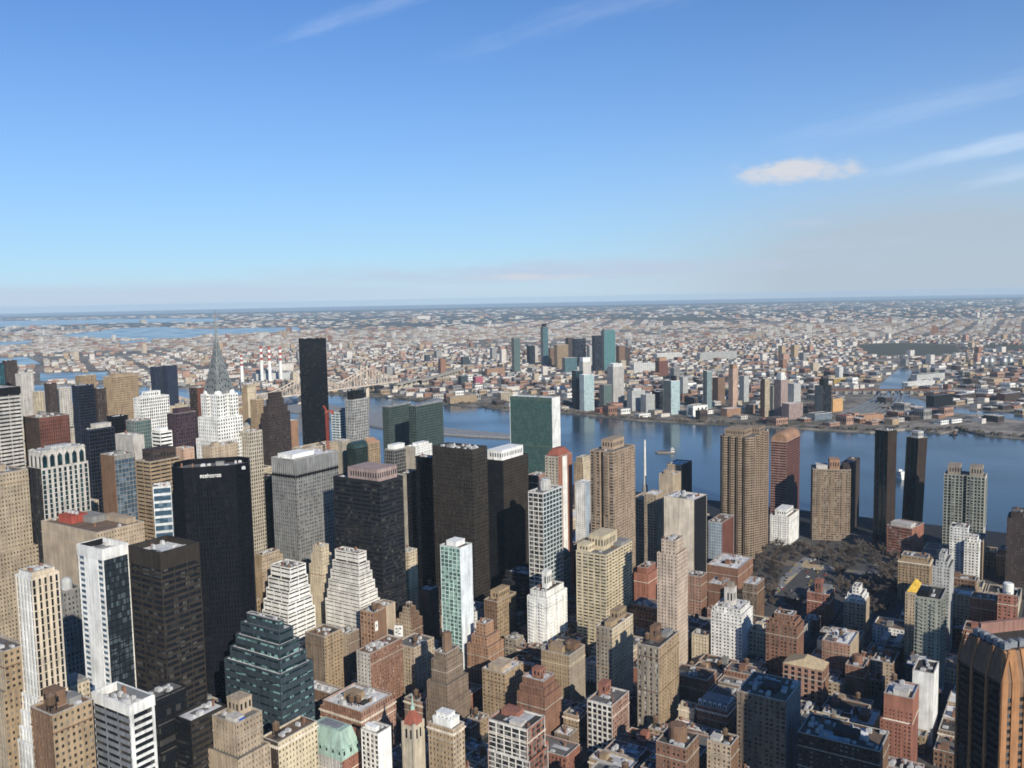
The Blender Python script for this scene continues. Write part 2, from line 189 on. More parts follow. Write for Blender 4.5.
('apartment_building','grey brown apartment tower with silver window columns and a rooftop water tank','apartment tower',106.4,647.6,33,37.7,17.5,69.3,'N:tan:gpale','V:greytan:gpale',{'bay': 5,'pier': 2.6,'ph': [(0.35,0.6,0.45,0.75,9.34,'brown'),(0.6,0.9,0.2,0.5,2.16,'grey')],'tank': 1,'win': 100}),
('apartment_building','tan prewar building with stepped roof sheds left of the pale tan narrow tower','apartment building',36.8,687.2,33,26.2,25.4,47.0,'P:greytan:gdark','P:tan:gdark',{'ph': [(0.1,0.5,0.3,0.8,3.83,'tan'),(0.5,0.9,0.1,0.5,3.07,'brown')],'tank': 1,'win': 100}),
('apartment_building','reddish brick building with terraced upper floors behind the brick and white grid building','apartment building',15.6,630.4,33,23.1,23.9,39.0,'N:brick:gdark',0,{'tiers': [(4.93,1.76,1.17,1.76,1.17),(4.93,4.11,2.93,3.52,2.35)],'ph': [(0.3,0.7,0.3,0.7,5.63,'brickred')],'win': 100}),
('apartment_building','brick building with white striped west side and a red roof box, lower centre','apartment building',64.9,615.4,33,27.5,19.8,39.6,'N:brickpale:gdark','V:whitew:gdark',{'bay': 3.6,'pier': 1,'ph': [(0.5,0.8,0.6,0.9,7.54,'brickred')],'win': 80}),
('apartment_tower','slim pale pink stone tower with a narrower top block','tower',135.8,750.6,33,24.6,18.2,106.2,'V:pinkstone:gdark','N:pinkstone:gdark',{'tiers': [(10.96,2.81,2.81,2.81,2.81)],'win': 100}),
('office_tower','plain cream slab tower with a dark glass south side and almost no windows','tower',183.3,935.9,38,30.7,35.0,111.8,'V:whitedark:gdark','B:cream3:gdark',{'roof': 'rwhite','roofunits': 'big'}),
('apartment_building','greenish tan building with vertical bands behind the plain cream slab, left of it','apartment building',148.2,1006.6,33,30.4,14,96.1,'V:tan2:ggreen',0,{}),
('apartment_building','narrow yellow tan building touching the left edge of the plain cream slab','apartment building',155.7,973.0,33,21.9,14,107.2,'N:tan2:gdark',0,{}),
('apartment_tower','tan riverside apartment block with a blank west wall, front half of a joined pair','tower',200.7,1126.2,33,26.3,19.1,98.5,'N:tan2:gblue','B:tan2:gdark',{'ph': [(0.2,0.7,0.3,0.8,3.82,'tan2')]}),
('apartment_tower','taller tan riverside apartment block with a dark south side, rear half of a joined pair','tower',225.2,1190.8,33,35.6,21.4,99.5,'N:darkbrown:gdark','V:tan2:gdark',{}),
('apartment_tower','blue and brown striped slab apartment block left of the fluted brown tower','tower',245.5,1037.1,33,41.7,17.0,60.1,'V:rust:gblue','V:greyblue:gblue',{}),
('apartment_building','brown brick apartment block with a bright white roof below the fluted brown tower','apartment building',239.0,966.3,33,51.0,34.9,29.9,'N:brick:gdark',0,{'roof': 'rwhite','roofunits': 'big'}),
('apartment_building','small brown brick building with a white roof in front of the white roofed brick block','apartment building',212.9,907.8,33,24.4,15.1,26.6,'N:brick:gdark',0,{'roof': 'rwhite'}),
('apartment_building','tall red brick wall building right of the slim pale pink tower','apartment building',179.0,858.3,33,16.3,15.5,50.4,'N:brick:gdark','N:brickpale:gdark',{'win': 40}),
('apartment_building','large white apartment building with setbacks and a tan roof tower, right of centre','apartment building',189.0,756.8,33,29.6,27.5,51.4,'N:white:gdark',0,{'tiers': [(4.22,2.11,2.11,2.11,2.11)],'ph': [(0.35,0.7,0.4,0.75,14.36,'pale'),(0.4,0.62,0.45,0.68,18.58,'greytan')],'win': 100,'roofunits': 'big'}),
('apartment_building','small tan building attached left of the large white setback building','apartment building',163.1,759.5,33,12.3,14,28.9,'N:tan2:gdark','N:cream:gdark',{}),
('apartment_building','brown brick building with a row of white dormers along its roof','apartment building',145.1,626.9,33,17.2,22.6,26.3,'N:brick:gdark',0,{'dormers': 1,'cornice': 1,'win': 80}),
('apartment_building','yellow tan corner building with a wooden roof tank, bottom right of centre','apartment building',132.1,550.8,33,15.4,15.9,39.5,'N:brown:gdark','N:tan2:gdark',{'tank': 1,'ph': [(0.1,0.5,0.5,0.9,1.86,'pale')],'win': 50}),
('apartment_building','brown brick building with a round roof tower, bottom edge right of centre','apartment building',101.6,544.7,33,22.0,20.2,43.4,'N:brown:gdark','N:brick:gdark',{'drum': (8.5,'brown'),'win': 60}),
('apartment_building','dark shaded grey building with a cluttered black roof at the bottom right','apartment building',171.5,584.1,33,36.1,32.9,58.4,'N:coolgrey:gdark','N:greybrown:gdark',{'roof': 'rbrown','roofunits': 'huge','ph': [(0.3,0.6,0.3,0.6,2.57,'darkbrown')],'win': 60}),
('apartment_tower','brown red striped tower with a curved orange roof behind the fluted brown tower','tower',385.2,1243.5,33,65.5,22.1,121.1,'R:rust:gdark','R:rustpale:gdark',{'fh': 3.6,'vaultmat': ('orange',11.09)}),
('office_building','white blocky building with small windows at the foot of the striped tower with curved roof','hospital block',354.7,1146.3,33,46.9,24.5,38.8,'N:white:gdark',0,{'ph': [(0.1,0.8,0.2,0.8,6.42,'white')]}),
('apartment_tower','broad tan balcony tower with an orange roof box by the river','tower',418.8,1158.9,104,46.9,30,94.7,'K:tan3:gdark',0,{'fh': 3.0,'bay': 3.4,'pier': 0.8,'sp': 1.35,'ph': [(0.45,0.72,0.2,0.8,11.86,'orange'),(0.1,0.4,0.2,0.8,3.95,'pale'),(0.8,0.98,0.1,0.9,5.27,'darkbrown')],'balc': 2,'win': 60}),
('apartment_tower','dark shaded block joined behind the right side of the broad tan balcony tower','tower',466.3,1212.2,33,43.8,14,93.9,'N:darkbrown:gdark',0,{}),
('apartment_tower','left and taller of two dark glass and brown riverside towers','tower',484.2,1143.3,55,20.2,18.4,146.3,'B:copper:gdark','V:darkmetal:gteal2',{'bay': 6,'pier': 1.5,'top': 3.89,'waist': 0.5}),
('apartment_tower','right and slightly leaning one of two dark glass and brown riverside towers','tower',531.7,1163.0,55,21.3,16.8,133.2,'B:copper:gdark','V:darkmetal:gteal2',{'bay': 6,'pier': 1.5,'top': 6.59,'ph': [(0.2,0.8,0.2,0.8,7.91,'palegrey')],'lean': 1}),
('office_building','red brick and white banded block in front of the two dark riverside towers','office building',481.5,1074.1,45,38.1,30.0,39.1,'B:brickred:gdark','R:brickred:gpale',{'roof': 'rgrey','ph': [(0.1,0.5,0.1,0.9,3.61,'pale')]}),
('apartment_tower','grey green twin topped apartment tower with two pale roof boxes by the river','tower',558.8,1084.0,33,28,45.0,98.9,'N:pale:gdark','V:greygreen:gdark',{'ph': [(0.15,0.85,0.08,0.38,10.93,'greytan'),(0.15,0.85,0.62,0.92,10.93,'greytan')],'bay': 4,'pier': 1.5,'balc': 1,'notch': 1}),
('apartment_building','small white cubic building in front of the twin topped tower','apartment building',510.0,998.4,33,20,18.4,56.7,'N:white:gdark',0,{}),
('apartment_building','white stepped block right of the small white cubic building','apartment building',497.7,946.4,33,18,14,53.6,'N:white:gdark','N:whitew:gdark',{'tiers': [(5.36,1.79,1.79,1.79,1.79)]}),
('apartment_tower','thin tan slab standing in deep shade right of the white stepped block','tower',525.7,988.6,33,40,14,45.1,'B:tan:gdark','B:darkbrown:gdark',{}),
('apartment_tower','dark brick tower dotted with white windows at the right border','tower',562.4,953.5,33,30,40.2,76.5,'N:darkbrown:gpale',0,{'tiers': [(6.4,3.55,3.55,3.55,3.55)],'win': 60}),
('office_building','tan building with a small golden pyramid roof','apartment building',347.3,751.0,33,22,14,66.3,'N:tan2:gdark',0,{'pyr': ('gold',10.15)}),
('apartment_tower','tall grey green apartment tower with a glass bay on its right side','tower',334.3,696.9,33,34,18.8,83.2,'G:grey:gmint','N:greygreen:gdark',{'win': 100,'balc': 1,'ph': [(0.1,0.5,0.5,0.9,3.88,'darkmetal')]}),
('apartment_tower','pale grey stepped tower rising behind the grey green tower with glass bay','tower',382.9,776.4,33,30,14,82.5,'N:palegrey:gdark',0,{'tiers': [(4.36,2.18,2.18,2.18,2.18),(5.23,5.08,4.36,5.08,4.36)]}),
('apartment_building','red brick apartment building with a tall red roof box below the tunnel plaza','apartment building',303.7,861.9,33,24,21.1,30.3,'N:brickred:gdark',0,{'ph': [(0.2,0.5,0.4,0.7,11.64,'brickred'),(0.5,0.95,0.1,0.9,2.91,'grey')],'win': 40}),
('apartment_building','tan building whose top floors are stepped and bright white, near the bare park','apartment building',326.0,827.3,33,26,18.0,33.0,'N:tan2:gdark',0,{'tiers': [(3.72,0.77,0.77,0.77,0.77,'white'),(3.72,2.32,2.32,2.32,2.32,'white'),(6.51,4.65,6.97,5.42,6.2,'white')]}),
('apartment_building','small red brick building carrying a white round tank near the right border','apartment building',415.5,730.5,33,16,14,70.2,'N:brickred:gdark',0,{'drum': (7.43,'white')}),
('apartment_building','tan and brick apartment block with a row of window bays and a sloped tan roof','apartment building',225.4,670.7,33,18.6,30.4,37.4,'N:brick:gdark','V:brickpale:gdark',{'bay': 5,'pier': 2.4,'roof': 'rtan','gable': ('rtan',5.25),'win': 80}),
('apartment_building','wide brick apartment building with stepped penthouses behind the tan block with sloped roof','apartment building',219.5,705.5,33,20.8,25.0,58.0,'N:brick:gdark',0,{'tiers': [(3.95,1.98,1.98,1.98,1.98),(3.95,4.61,5.27,4.61,5.27)],'win': 60}),
('apartment_building','pale tan building with a cluttered white roof and angled walls','apartment building',273.0,726.0,33,34,22.3,36.7,'N:tan2:gdark','N:brickpale:gdark',{'roof': 'rwhite','roofunits': 'big','win': 60,'tank': 1}),
('apartment_building','red brown building with a forked roof near the grey green tower','apartment building',336.7,771.3,33,26,19.8,12.9,'N:brown:gdark','N:brick:gdark',{'ph': [(0.1,0.9,0.1,0.35,3.46,'pale'),(0.1,0.9,0.65,0.9,3.46,'pale')]}),
('apartment_building','low tan building in front of the red brown forked building','apartment building',306.8,715.8,33,26,16.2,22.1,'N:brick:gdark','N:tan2:gdark',{}),
('apartment_building','blue grey flat roofed building left of the brown corner piered tower','apartment building',305.2,654.7,33,26,14,44.6,'N:navy:gdark','N:slate:gdark',{'roof': 'rwhite'}),
('apartment_building','tall red brick building with a blank upper wall and a pale cluttered roof','apartment building',262.7,585.8,33,26,18.1,54.0,'N:brickred:gdark',0,{'top': 10.45,'ph': [(0.1,0.5,0.2,0.7,2.61,'pale')],'skirts': [(16.98,3.27,0.0,0.0,1.63)],'roof': 'rwhite','roofunits': 'big','win': 100,'tank': 1}),
('apartment_building','slim white walled building behind the tall red building with blank upper wall','apartment building',296.1,622.1,33,24.9,14,54.2,'B:white:gdark',0,{}),
('apartment_building','tan building with dark roof sheds in front of the pale tan cluttered roof building','apartment building',249.7,615.1,33,26,16.2,20.6,'N:tan:gdark',0,{'ph': [(0.2,0.6,0.3,0.7,3.44,'brown')],'tank': 1,'win': 50}),
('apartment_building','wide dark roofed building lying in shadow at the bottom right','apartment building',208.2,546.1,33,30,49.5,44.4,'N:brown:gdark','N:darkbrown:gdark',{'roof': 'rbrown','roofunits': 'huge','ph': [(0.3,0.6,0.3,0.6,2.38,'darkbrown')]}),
('apartment_building','brown brick house with a round roof tower left of the dark shaded gap','apartment building',272.8,688.8,33,20,14,29.6,'N:brick:gdark',0,{'drum': (5.43,'brick')}),
('apartment_building','chocolate brown riverside block behind the white roofed brick block, dotted with windows','apartment building',237.9,866.3,33,24,14,39.6,'N:brown:gdark','N:greybrown:gdark',{'win': 40}),
('office_tower','huge black glass tower with a white sign near its roof and chamfered corners','tower',-231.9,675.1,76,55.4,38,204.1,'V:black:gblack',0,{'chamfer': 9,'top': 8.19,'sign': 1,'pit': 1,'bay': 2.2}),
('apartment_tower','tall plain black slab tower rising alone above the river and skyline','tower',-338.6,1517.4,78,45.4,26,263.6,'G:black:gblack',0,{'top': 5.16}),
('apartment_tower','dark tower tapering in steps to a rounded point, left of the tall plain black slab','tower',-351.6,1312.0,33,42.8,14.9,163.7,'V:darkbrown:gdark',0,{'tiers': [(10.35,1.85,3.08,1.85,3.08),(10.35,4.93,6.78,4.93,6.78),(8.87,8.62,10.47,8.62,10.47)]}),
('apartment_tower','massive fluted brown apartment tower with rounded bays and ribbed balconies','tower',290.7,1103.5,33,76.2,42.4,152.0,'R:tan3:gdark',0,{'fh': 3.0,'sp': 1.55,'flute': 1,'ph': [(0.15,0.5,0.3,0.9,7.29,'tan3'),(0.55,0.85,0.1,0.6,6.07,'tan3')]}),
('apartment_building','pinkish brown block in front of the green glass slab, left of the red capped tower','apartment block',27.0,1023.3,33,22.6,14,120.8,'N:brickpale:gdark','N:brown:gdark',{}),
('apartment_building','cream block with stepped top by the river between the red capped and brown balcony towers','apartment block',95.4,1204.7,33,26.1,14,101.0,'N:cream:gdark','N:tan:gdark',{'tiers': [(6.82,2.27,2.27,2.27,2.27)]}),
('apartment_building','white and blue grey block in front of the cream stepped riverside block','apartment block',86.8,1091.5,33,18.4,14,96.7,'N:greyblue:gdark','N:white:gdark',{}),
('apartment_building','red brick stepped building between the cream yellow tower and the slim pale pink tower','apartment building',136.8,906.0,33,27.9,15.7,39.8,'N:brickred:gdark',0,{'tiers': [(6.12,2.55,2.55,2.55,2.55)]}),
('apartment_tower','cream tower right of the pointed silver spire tower, its top stepped','tower',-443.3,1491.9,33,19.2,14,184.3,'N:cream:gdark','N:tan:gdark',{'tiers': [(5.09,2.12,2.12,2.12,2.12)]}),
('apartment_tower','tan brick tower left of the pointed dark tower, flat topped','tower',-404.0,1400.6,33,16.2,14,173.7,'V:tan:gdark',0,{}),
('apartment_building','low tan building that carries the white billboard with black marks','apartment building',-100.1,732.8,33,12,14,38.4,'N:tan:gdark',0,{}),
('apartment_tower','tall slim teal glass tower with a dark cap, leftmost tall tower across the river','tower',156.7,4199.0,62,27.2,25,188.2,'G:grey:gteal',0,{'ph': [(0.2,0.8,0.2,0.8,14.38,'darkmetal')],'far': 1}),
('apartment_tower','hazy grey slab tower across the river, left of the slim teal tower','tower',19.8,3892.8,62,29.8,25,152.8,'G:grey:ggreen',0,{'far': 1}),
('apartment_tower','short dark blue tower between the hazy grey slab and the slim teal tower','tower',96.6,4409.1,62,34.0,25,89.0,'G:navy:gdark',0,{'far': 1}),
('apartment_tower','cream tower joined to the right of the short dark blue tower','tower',122.3,4461.8,62,17.3,17.3,85.2,'N:pale:gdark',0,{'far': 1}),
('apartment_tower','broad beige tower with vertical lines right of the slim teal tower','tower',228.4,4073.9,62,60,26.6,109.5,'V:tan:gdark',0,{'far': 1}),
('apartment_tower','low green glass block in front of the dark navy tower across the river','tower',247.9,3799.2,62,60,25,68.2,'G:grey:gteal',0,{'far': 1}),
('apartment_tower','brown dark tower left of the wide navy tower across the river','tower',293.1,4493.4,62,29.6,25,120.9,'N:darkbrown:gdark',0,{'far': 1}),
('apartment_tower','wide navy blue tower across the river with a flat top','tower',322.3,4230.2,62,60,25,127.9,'G:navy:gdark',0,{'far': 1}),
('apartment_tower','slim dark blue tower just left of the tallest green glass tower','tower',372.6,3865.5,62,36.2,25,156.0,'G:navy:gdark',0,{'far': 1}),
('office_tower','tallest green glass tower across the river with a stepped top','tower',426.6,3914.2,62,60,25,175.2,'G:grey:gteal3',0,{'tiers': [(6.69,3.71,3.71,3.71,3.71)],'far': 1}),
('apartment_tower','brown tower just right of the tallest green glass tower','tower',504.9,4113.6,62,33.6,25,97.0,'N:brown:gdark',0,{'far': 1}),
('apartment_tower','short dark slab right of the brown tower across the river','tower',536.8,4164.6,62,28.4,25,84.2,'N:darkbrown:gdark',0,{'far': 1}),
('apartment_tower','pale tower with a white top behind the twin teal and white riverside pair','tower',237.5,2875.7,62,30.6,25,116.6,'N:pale:gblue',0,{'ph': [(0.05,0.95,0.1,0.9,13.1,'white')],'far': 1}),
('apartment_tower','dark teal riverside tower, left half of a joined pair','tower',191.6,2593.4,62,24.1,24.1,111.2,'G:slate:gteal2',0,{'far': 1}),
('apartment_tower','pale mint riverside tower right of the dark teal one, lit on its broad side','tower',214.9,2546.9,62,34.0,25,103.4,'G:whiteblue:gmint3',0,{'far': 1}),
('apartment_tower','low teal glass wing left of the white crowned riverside tower','tower',270.3,2559.3,62,27.7,25,72.3,'G:grey:ggreen',0,{'far': 1}),
('apartment_tower','white and glass riverside tower with a stepped white crown','tower',302.1,2582.6,62,38.6,30.6,122.1,'V:pale:gblue',0,{'tiers': [(8.8,3.67,3.67,3.67,3.67,'white')],'far': 1}),
('riverside_hall','long red roofed low hall on the riverbank','hall',256.4,2462.0,62,46.7,25,16.0,'P:redroof:gdark',0,{'roof': 'redroof','far': 1}),
('apartment_tower','wide pale grey green riverside block with a curved roof line','tower',352.6,2521.7,62,45.2,25,57.9,'N:palegrey:ggreen',0,{'ph': [(0.2,0.8,0.2,0.8,5.73,'palegrey')],'far': 1}),
('apartment_tower','lower grey green riverside block beside the wide pale one','tower',379.5,2476.5,62,31.0,25,50.4,'N:palegrey:ggreen',0,{'far': 1}),
('apartment_tower','pale blue riverside slab tower with a dark box on its roof','tower',437.4,2429.4,62,30.8,35.0,93.1,'G:whiteblue:gmint3','G:grey:ggreen',{'ph': [(0.6,0.9,0.3,0.7,11.03,'darkmetal')],'far': 1}),
('apartment_tower','dark block standing in shade left of the pale blue riverside slab','tower',415.9,2526.7,62,24.8,24.8,52.6,'G:darkmetal:gdark',0,{'far': 1}),  # dark wall colour stands in for a shadow between the riverside towers
('apartment_tower','green glass tower with a white side right of the pale blue riverside slab','tower',558.5,2532.1,62,18.3,18.3,108.8,'G:white:gteal','G:grey:ggreen',{'far': 1}),
('waterfront_building','white low building with black slanted stripes on its riverside wall','building',498.2,2381.1,62,50,25,29.6,'B:white:gdark',0,{'stripes': 1,'far': 1}),
('apartment_tower','slender sand pink tower with an orange cap across the river','tower',624.1,2499.2,62,18.4,18.4,115.8,'N:pink:gdark',0,{'ph': [(0.1,0.9,0.1,0.9,11.4,'orange')],'far': 1}),
('podium_building','low orange brown base building around the foot of the slender sand pink tower','building',585.4,2368.1,62,48.8,25,21.4,'N:orange:gdark',0,{'far': 1}),
('apartment_building','small orange brick block right of the slender sand pink tower','building',648.0,2408.4,62,18.0,18.0,24.6,'N:orange:gdark',0,{'far': 1}),
('apartment_tower','cream and grey curved top tower near the middle of the far bank','tower',669.7,2343.5,62,17.6,17.6,95.6,'V:cream:gdark','N:brown:gdark',{'tiers': [(5.34,2.23,2.23,2.23,2.23)],'far': 1}),
('apartment_tower','tall mauve tower with a stepped white tip on the far bank','tower',711.5,2342.6,62,24.9,24.9,98.0,'N:mauve:gdark',0,{'tiers': [(10.66,3.33,3.33,3.33,3.33,'white'),(8.0,5.55,5.55,5.55,5.55,'white')],'far': 1}),
('apartment_building','low mauve wing spreading right of the tall mauve tower','building',725.6,2289.8,62,49.3,25,41.4,'N:mauve:gdark',0,{'far': 1}),
('apartment_tower','dark glass tower under construction with a dark frame on top','tower',826.1,2349.5,62,36.9,25,79.6,'G:darkmetal:gdark','G:grey:gblue',{'ph': [(0.3,0.8,0.2,0.8,16.02,'darkmetal'),(0.5,0.7,0.4,0.6,16.02,'darkmetal')],'far': 1}),
('apartment_building','plain orange tan block right of the dark unfinished tower','building',883.4,2424.5,62,38.4,25,35.7,'B:tanorange:gdark',0,{'far': 1}),
('podium_building','low grey glass podium in front of the dark unfinished tower','building',788.3,2265.5,62,60,25,17.9,'G:palegrey:gblue',0,{'far': 1}),
('factory_building','long white industrial building with a flat roof, up from the brown orange loft','factory',788.7,4474.6,62,157.1,25,35.0,'R:white:gdark',0,{'far': 1}),
('loft_building','brown orange loft building with a bright top below the long white industrial building','building',611.0,3616.0,62,45.5,25,61.0,'N:rust:gdark',0,{'ph': [(0.1,0.9,0.1,0.9,12.36,'orange')],'far': 1}),
('factory_building','white factory with many low roofs left of the brown orange loft','factory',560.8,3794.9,62,110.2,25,38.2,'R:white:gdark',0,{'far': 1}),
('factory_building','long pale grey factory block with rows of windows, right of the long white one','factory',1027.0,4438.2,62,238.3,25,39.4,'P:palegrey:gdark',0,{'far': 1}),
('apartment_building','grey mid rise right of the brown orange loft building','building',638.6,3470.0,62,29.4,25,43.0,'N:grey:gdark',0,{'far': 1}),
('warehouse','black cubic building beside the creek, right of the bridge','warehouse',1207.6,2498.4,62,81.6,25,31.0,'B:darkmetal:gdark',0,{'far': 1}),
('depot_building','yellow banded long building left of the creek','building',1189.4,3184.5,62,116.6,25,17.8,'R:ochre:gdark',0,{'roof': 'rwhite','far': 1}),
('apartment_building','white striped tower block above the yellow banded long building','building',1247.0,3376.5,62,18.7,18.7,41.9,'R:white:gdark',0,{'far': 1}),
('warehouse','long white shed on the right bank of the creek, by the bridge','warehouse',1382.7,3012.3,62,137.2,25,16.9,'R:white:gdark',0,{'roof': 'rwhite','far': 1}),
('warehouse','large grey roofed shed behind the long white shed by the creek','warehouse',1523.2,3242.7,62,154.3,25,21.7,'B:palegrey:gdark',0,{'roof': 'rgrey','far': 1}),
('warehouse','dark brown storage building right of the black cubic building','warehouse',1339.2,2620.0,62,73.5,25,17.7,'B:darkbrown:gdark',0,{'far': 1}),
('warehouse','low orange roofed terminal building behind the two dark riverside towers','warehouse',912.2,2252.2,62,73.4,25,12.7,'B:orange:gdark',0,{'roof': 'rorange','far': 1}),
('warehouse','dark brown brick warehouse near the right border with a rusty end','warehouse',1447.7,2577.2,62,75.0,25,23.2,'B:darkbrown:gdark','B:rust:gdark',{'far': 1}),
('factory_building','tan waterfront factory on the bank right of the green glass pair','factory',-158.8,2795.2,62,93.6,25,22.0,'P:tan:gdark',0,{'far': 1}),
('office_building','narrow blue grey block left of the magenta clad building','building',-184.2,3353.0,62,29.1,25,37.8,'N:slate:gdark',0,{'far': 1}),
('netted_building','small building wrapped in magenta netting by the bridge ramp','building',-131.3,3421.9,62,32.1,25,27.0,'B:magenta:gdark',0,{'far': 1}),
('painted_building','small building with a bright green side above the bridge ramp','building',-314.9,4022.4,62,27.1,25,27.1,'B:vividgreen:gdark',0,{'far': 1}),
('apartment_building','pale tower block left of a dark twin, above the bridge ramp','building',-438.4,4616.0,62,22.4,26.9,41.5,'N:slate:gdark',0,{'far': 1}),
('apartment_building','pair like dark slab above the small building with a bright green side','building',-228.4,4360.2,62,32.4,25,44.1,'N:slate:gdark',0,{'far': 1}),
('factory_building','two toned orange brick hall right of the magenta building, low','factory',-73.2,3830.3,62,87.0,25,25.8,'N:orange:gdark',0,{'far': 1}),
('factory_building','white riverside block just left of the green glass slab with white end','factory',-22.0,2783.8,62,42.5,25,31.4,'R:cream:gdark',0,{'far': 1}),
('apartment_building','pale grey block by the bridge with two vertical piers','building',-427.9,3213.9,62,23.0,23.0,36.3,'V:palegrey:gdark',0,{'far': 1}),
('power_plant','pale power plant hall below the three striped chimneys','power plant',-1014.4,3740.4,62,141.0,75,33.2,'B:palegrey:gdark',0,{'ph': [(0.1,0.4,0.1,0.9,12.63,'grey')],'far': 1}),
('apartment_building','pale cream mid rise block between the power plant and the tall plain black slab','building',-886.5,3613.5,62,16.3,32.1,44.7,'N:cream:gdark',0,{'far': 1}),
('apartment_tower','grey tower between the slim teal tower and the broad beige tower','tower',188.8,4249.8,62,22.2,22.2,85.9,'N:brown:gdark',0,{'far': 1}),
('apartment_tower','pale block right of the wide navy tower across the river','tower',373.6,4205.0,62,25.3,25,94.4,'N:palegrey:gdark',0,{'far': 1}),
('apartment_tower','slender grey tower behind the pale blue riverside slab','tower',534.9,2762.9,62,19.6,19.6,71.8,'N:palegrey:gdark',0,{'far': 1}),
('apartment_tower','brown slab standing between the green white tower and the sand pink tower','tower',618.0,2648.5,62,27.0,25,77.7,'N:brown:gdark',0,{'far': 1}),
('apartment_tower','pale tower just right of the sand pink tower, shorter','tower',702.9,2681.5,62,19.9,19.9,78.8,'N:palegrey:ggreen',0,{'far': 1}),
('apartment_tower','grey green tower between the cream curved one and the mauve tower','tower',719.5,2440.6,62,18.5,18.5,71.9,'N:greygreen:gdark',0,{'far': 1}),
('apartment_tower','pale grey tower right of the mauve tower with white tip','tower',833.3,2613.8,62,28.1,25,59.1,'N:palegrey:gdark',0,{'far': 1}),
]
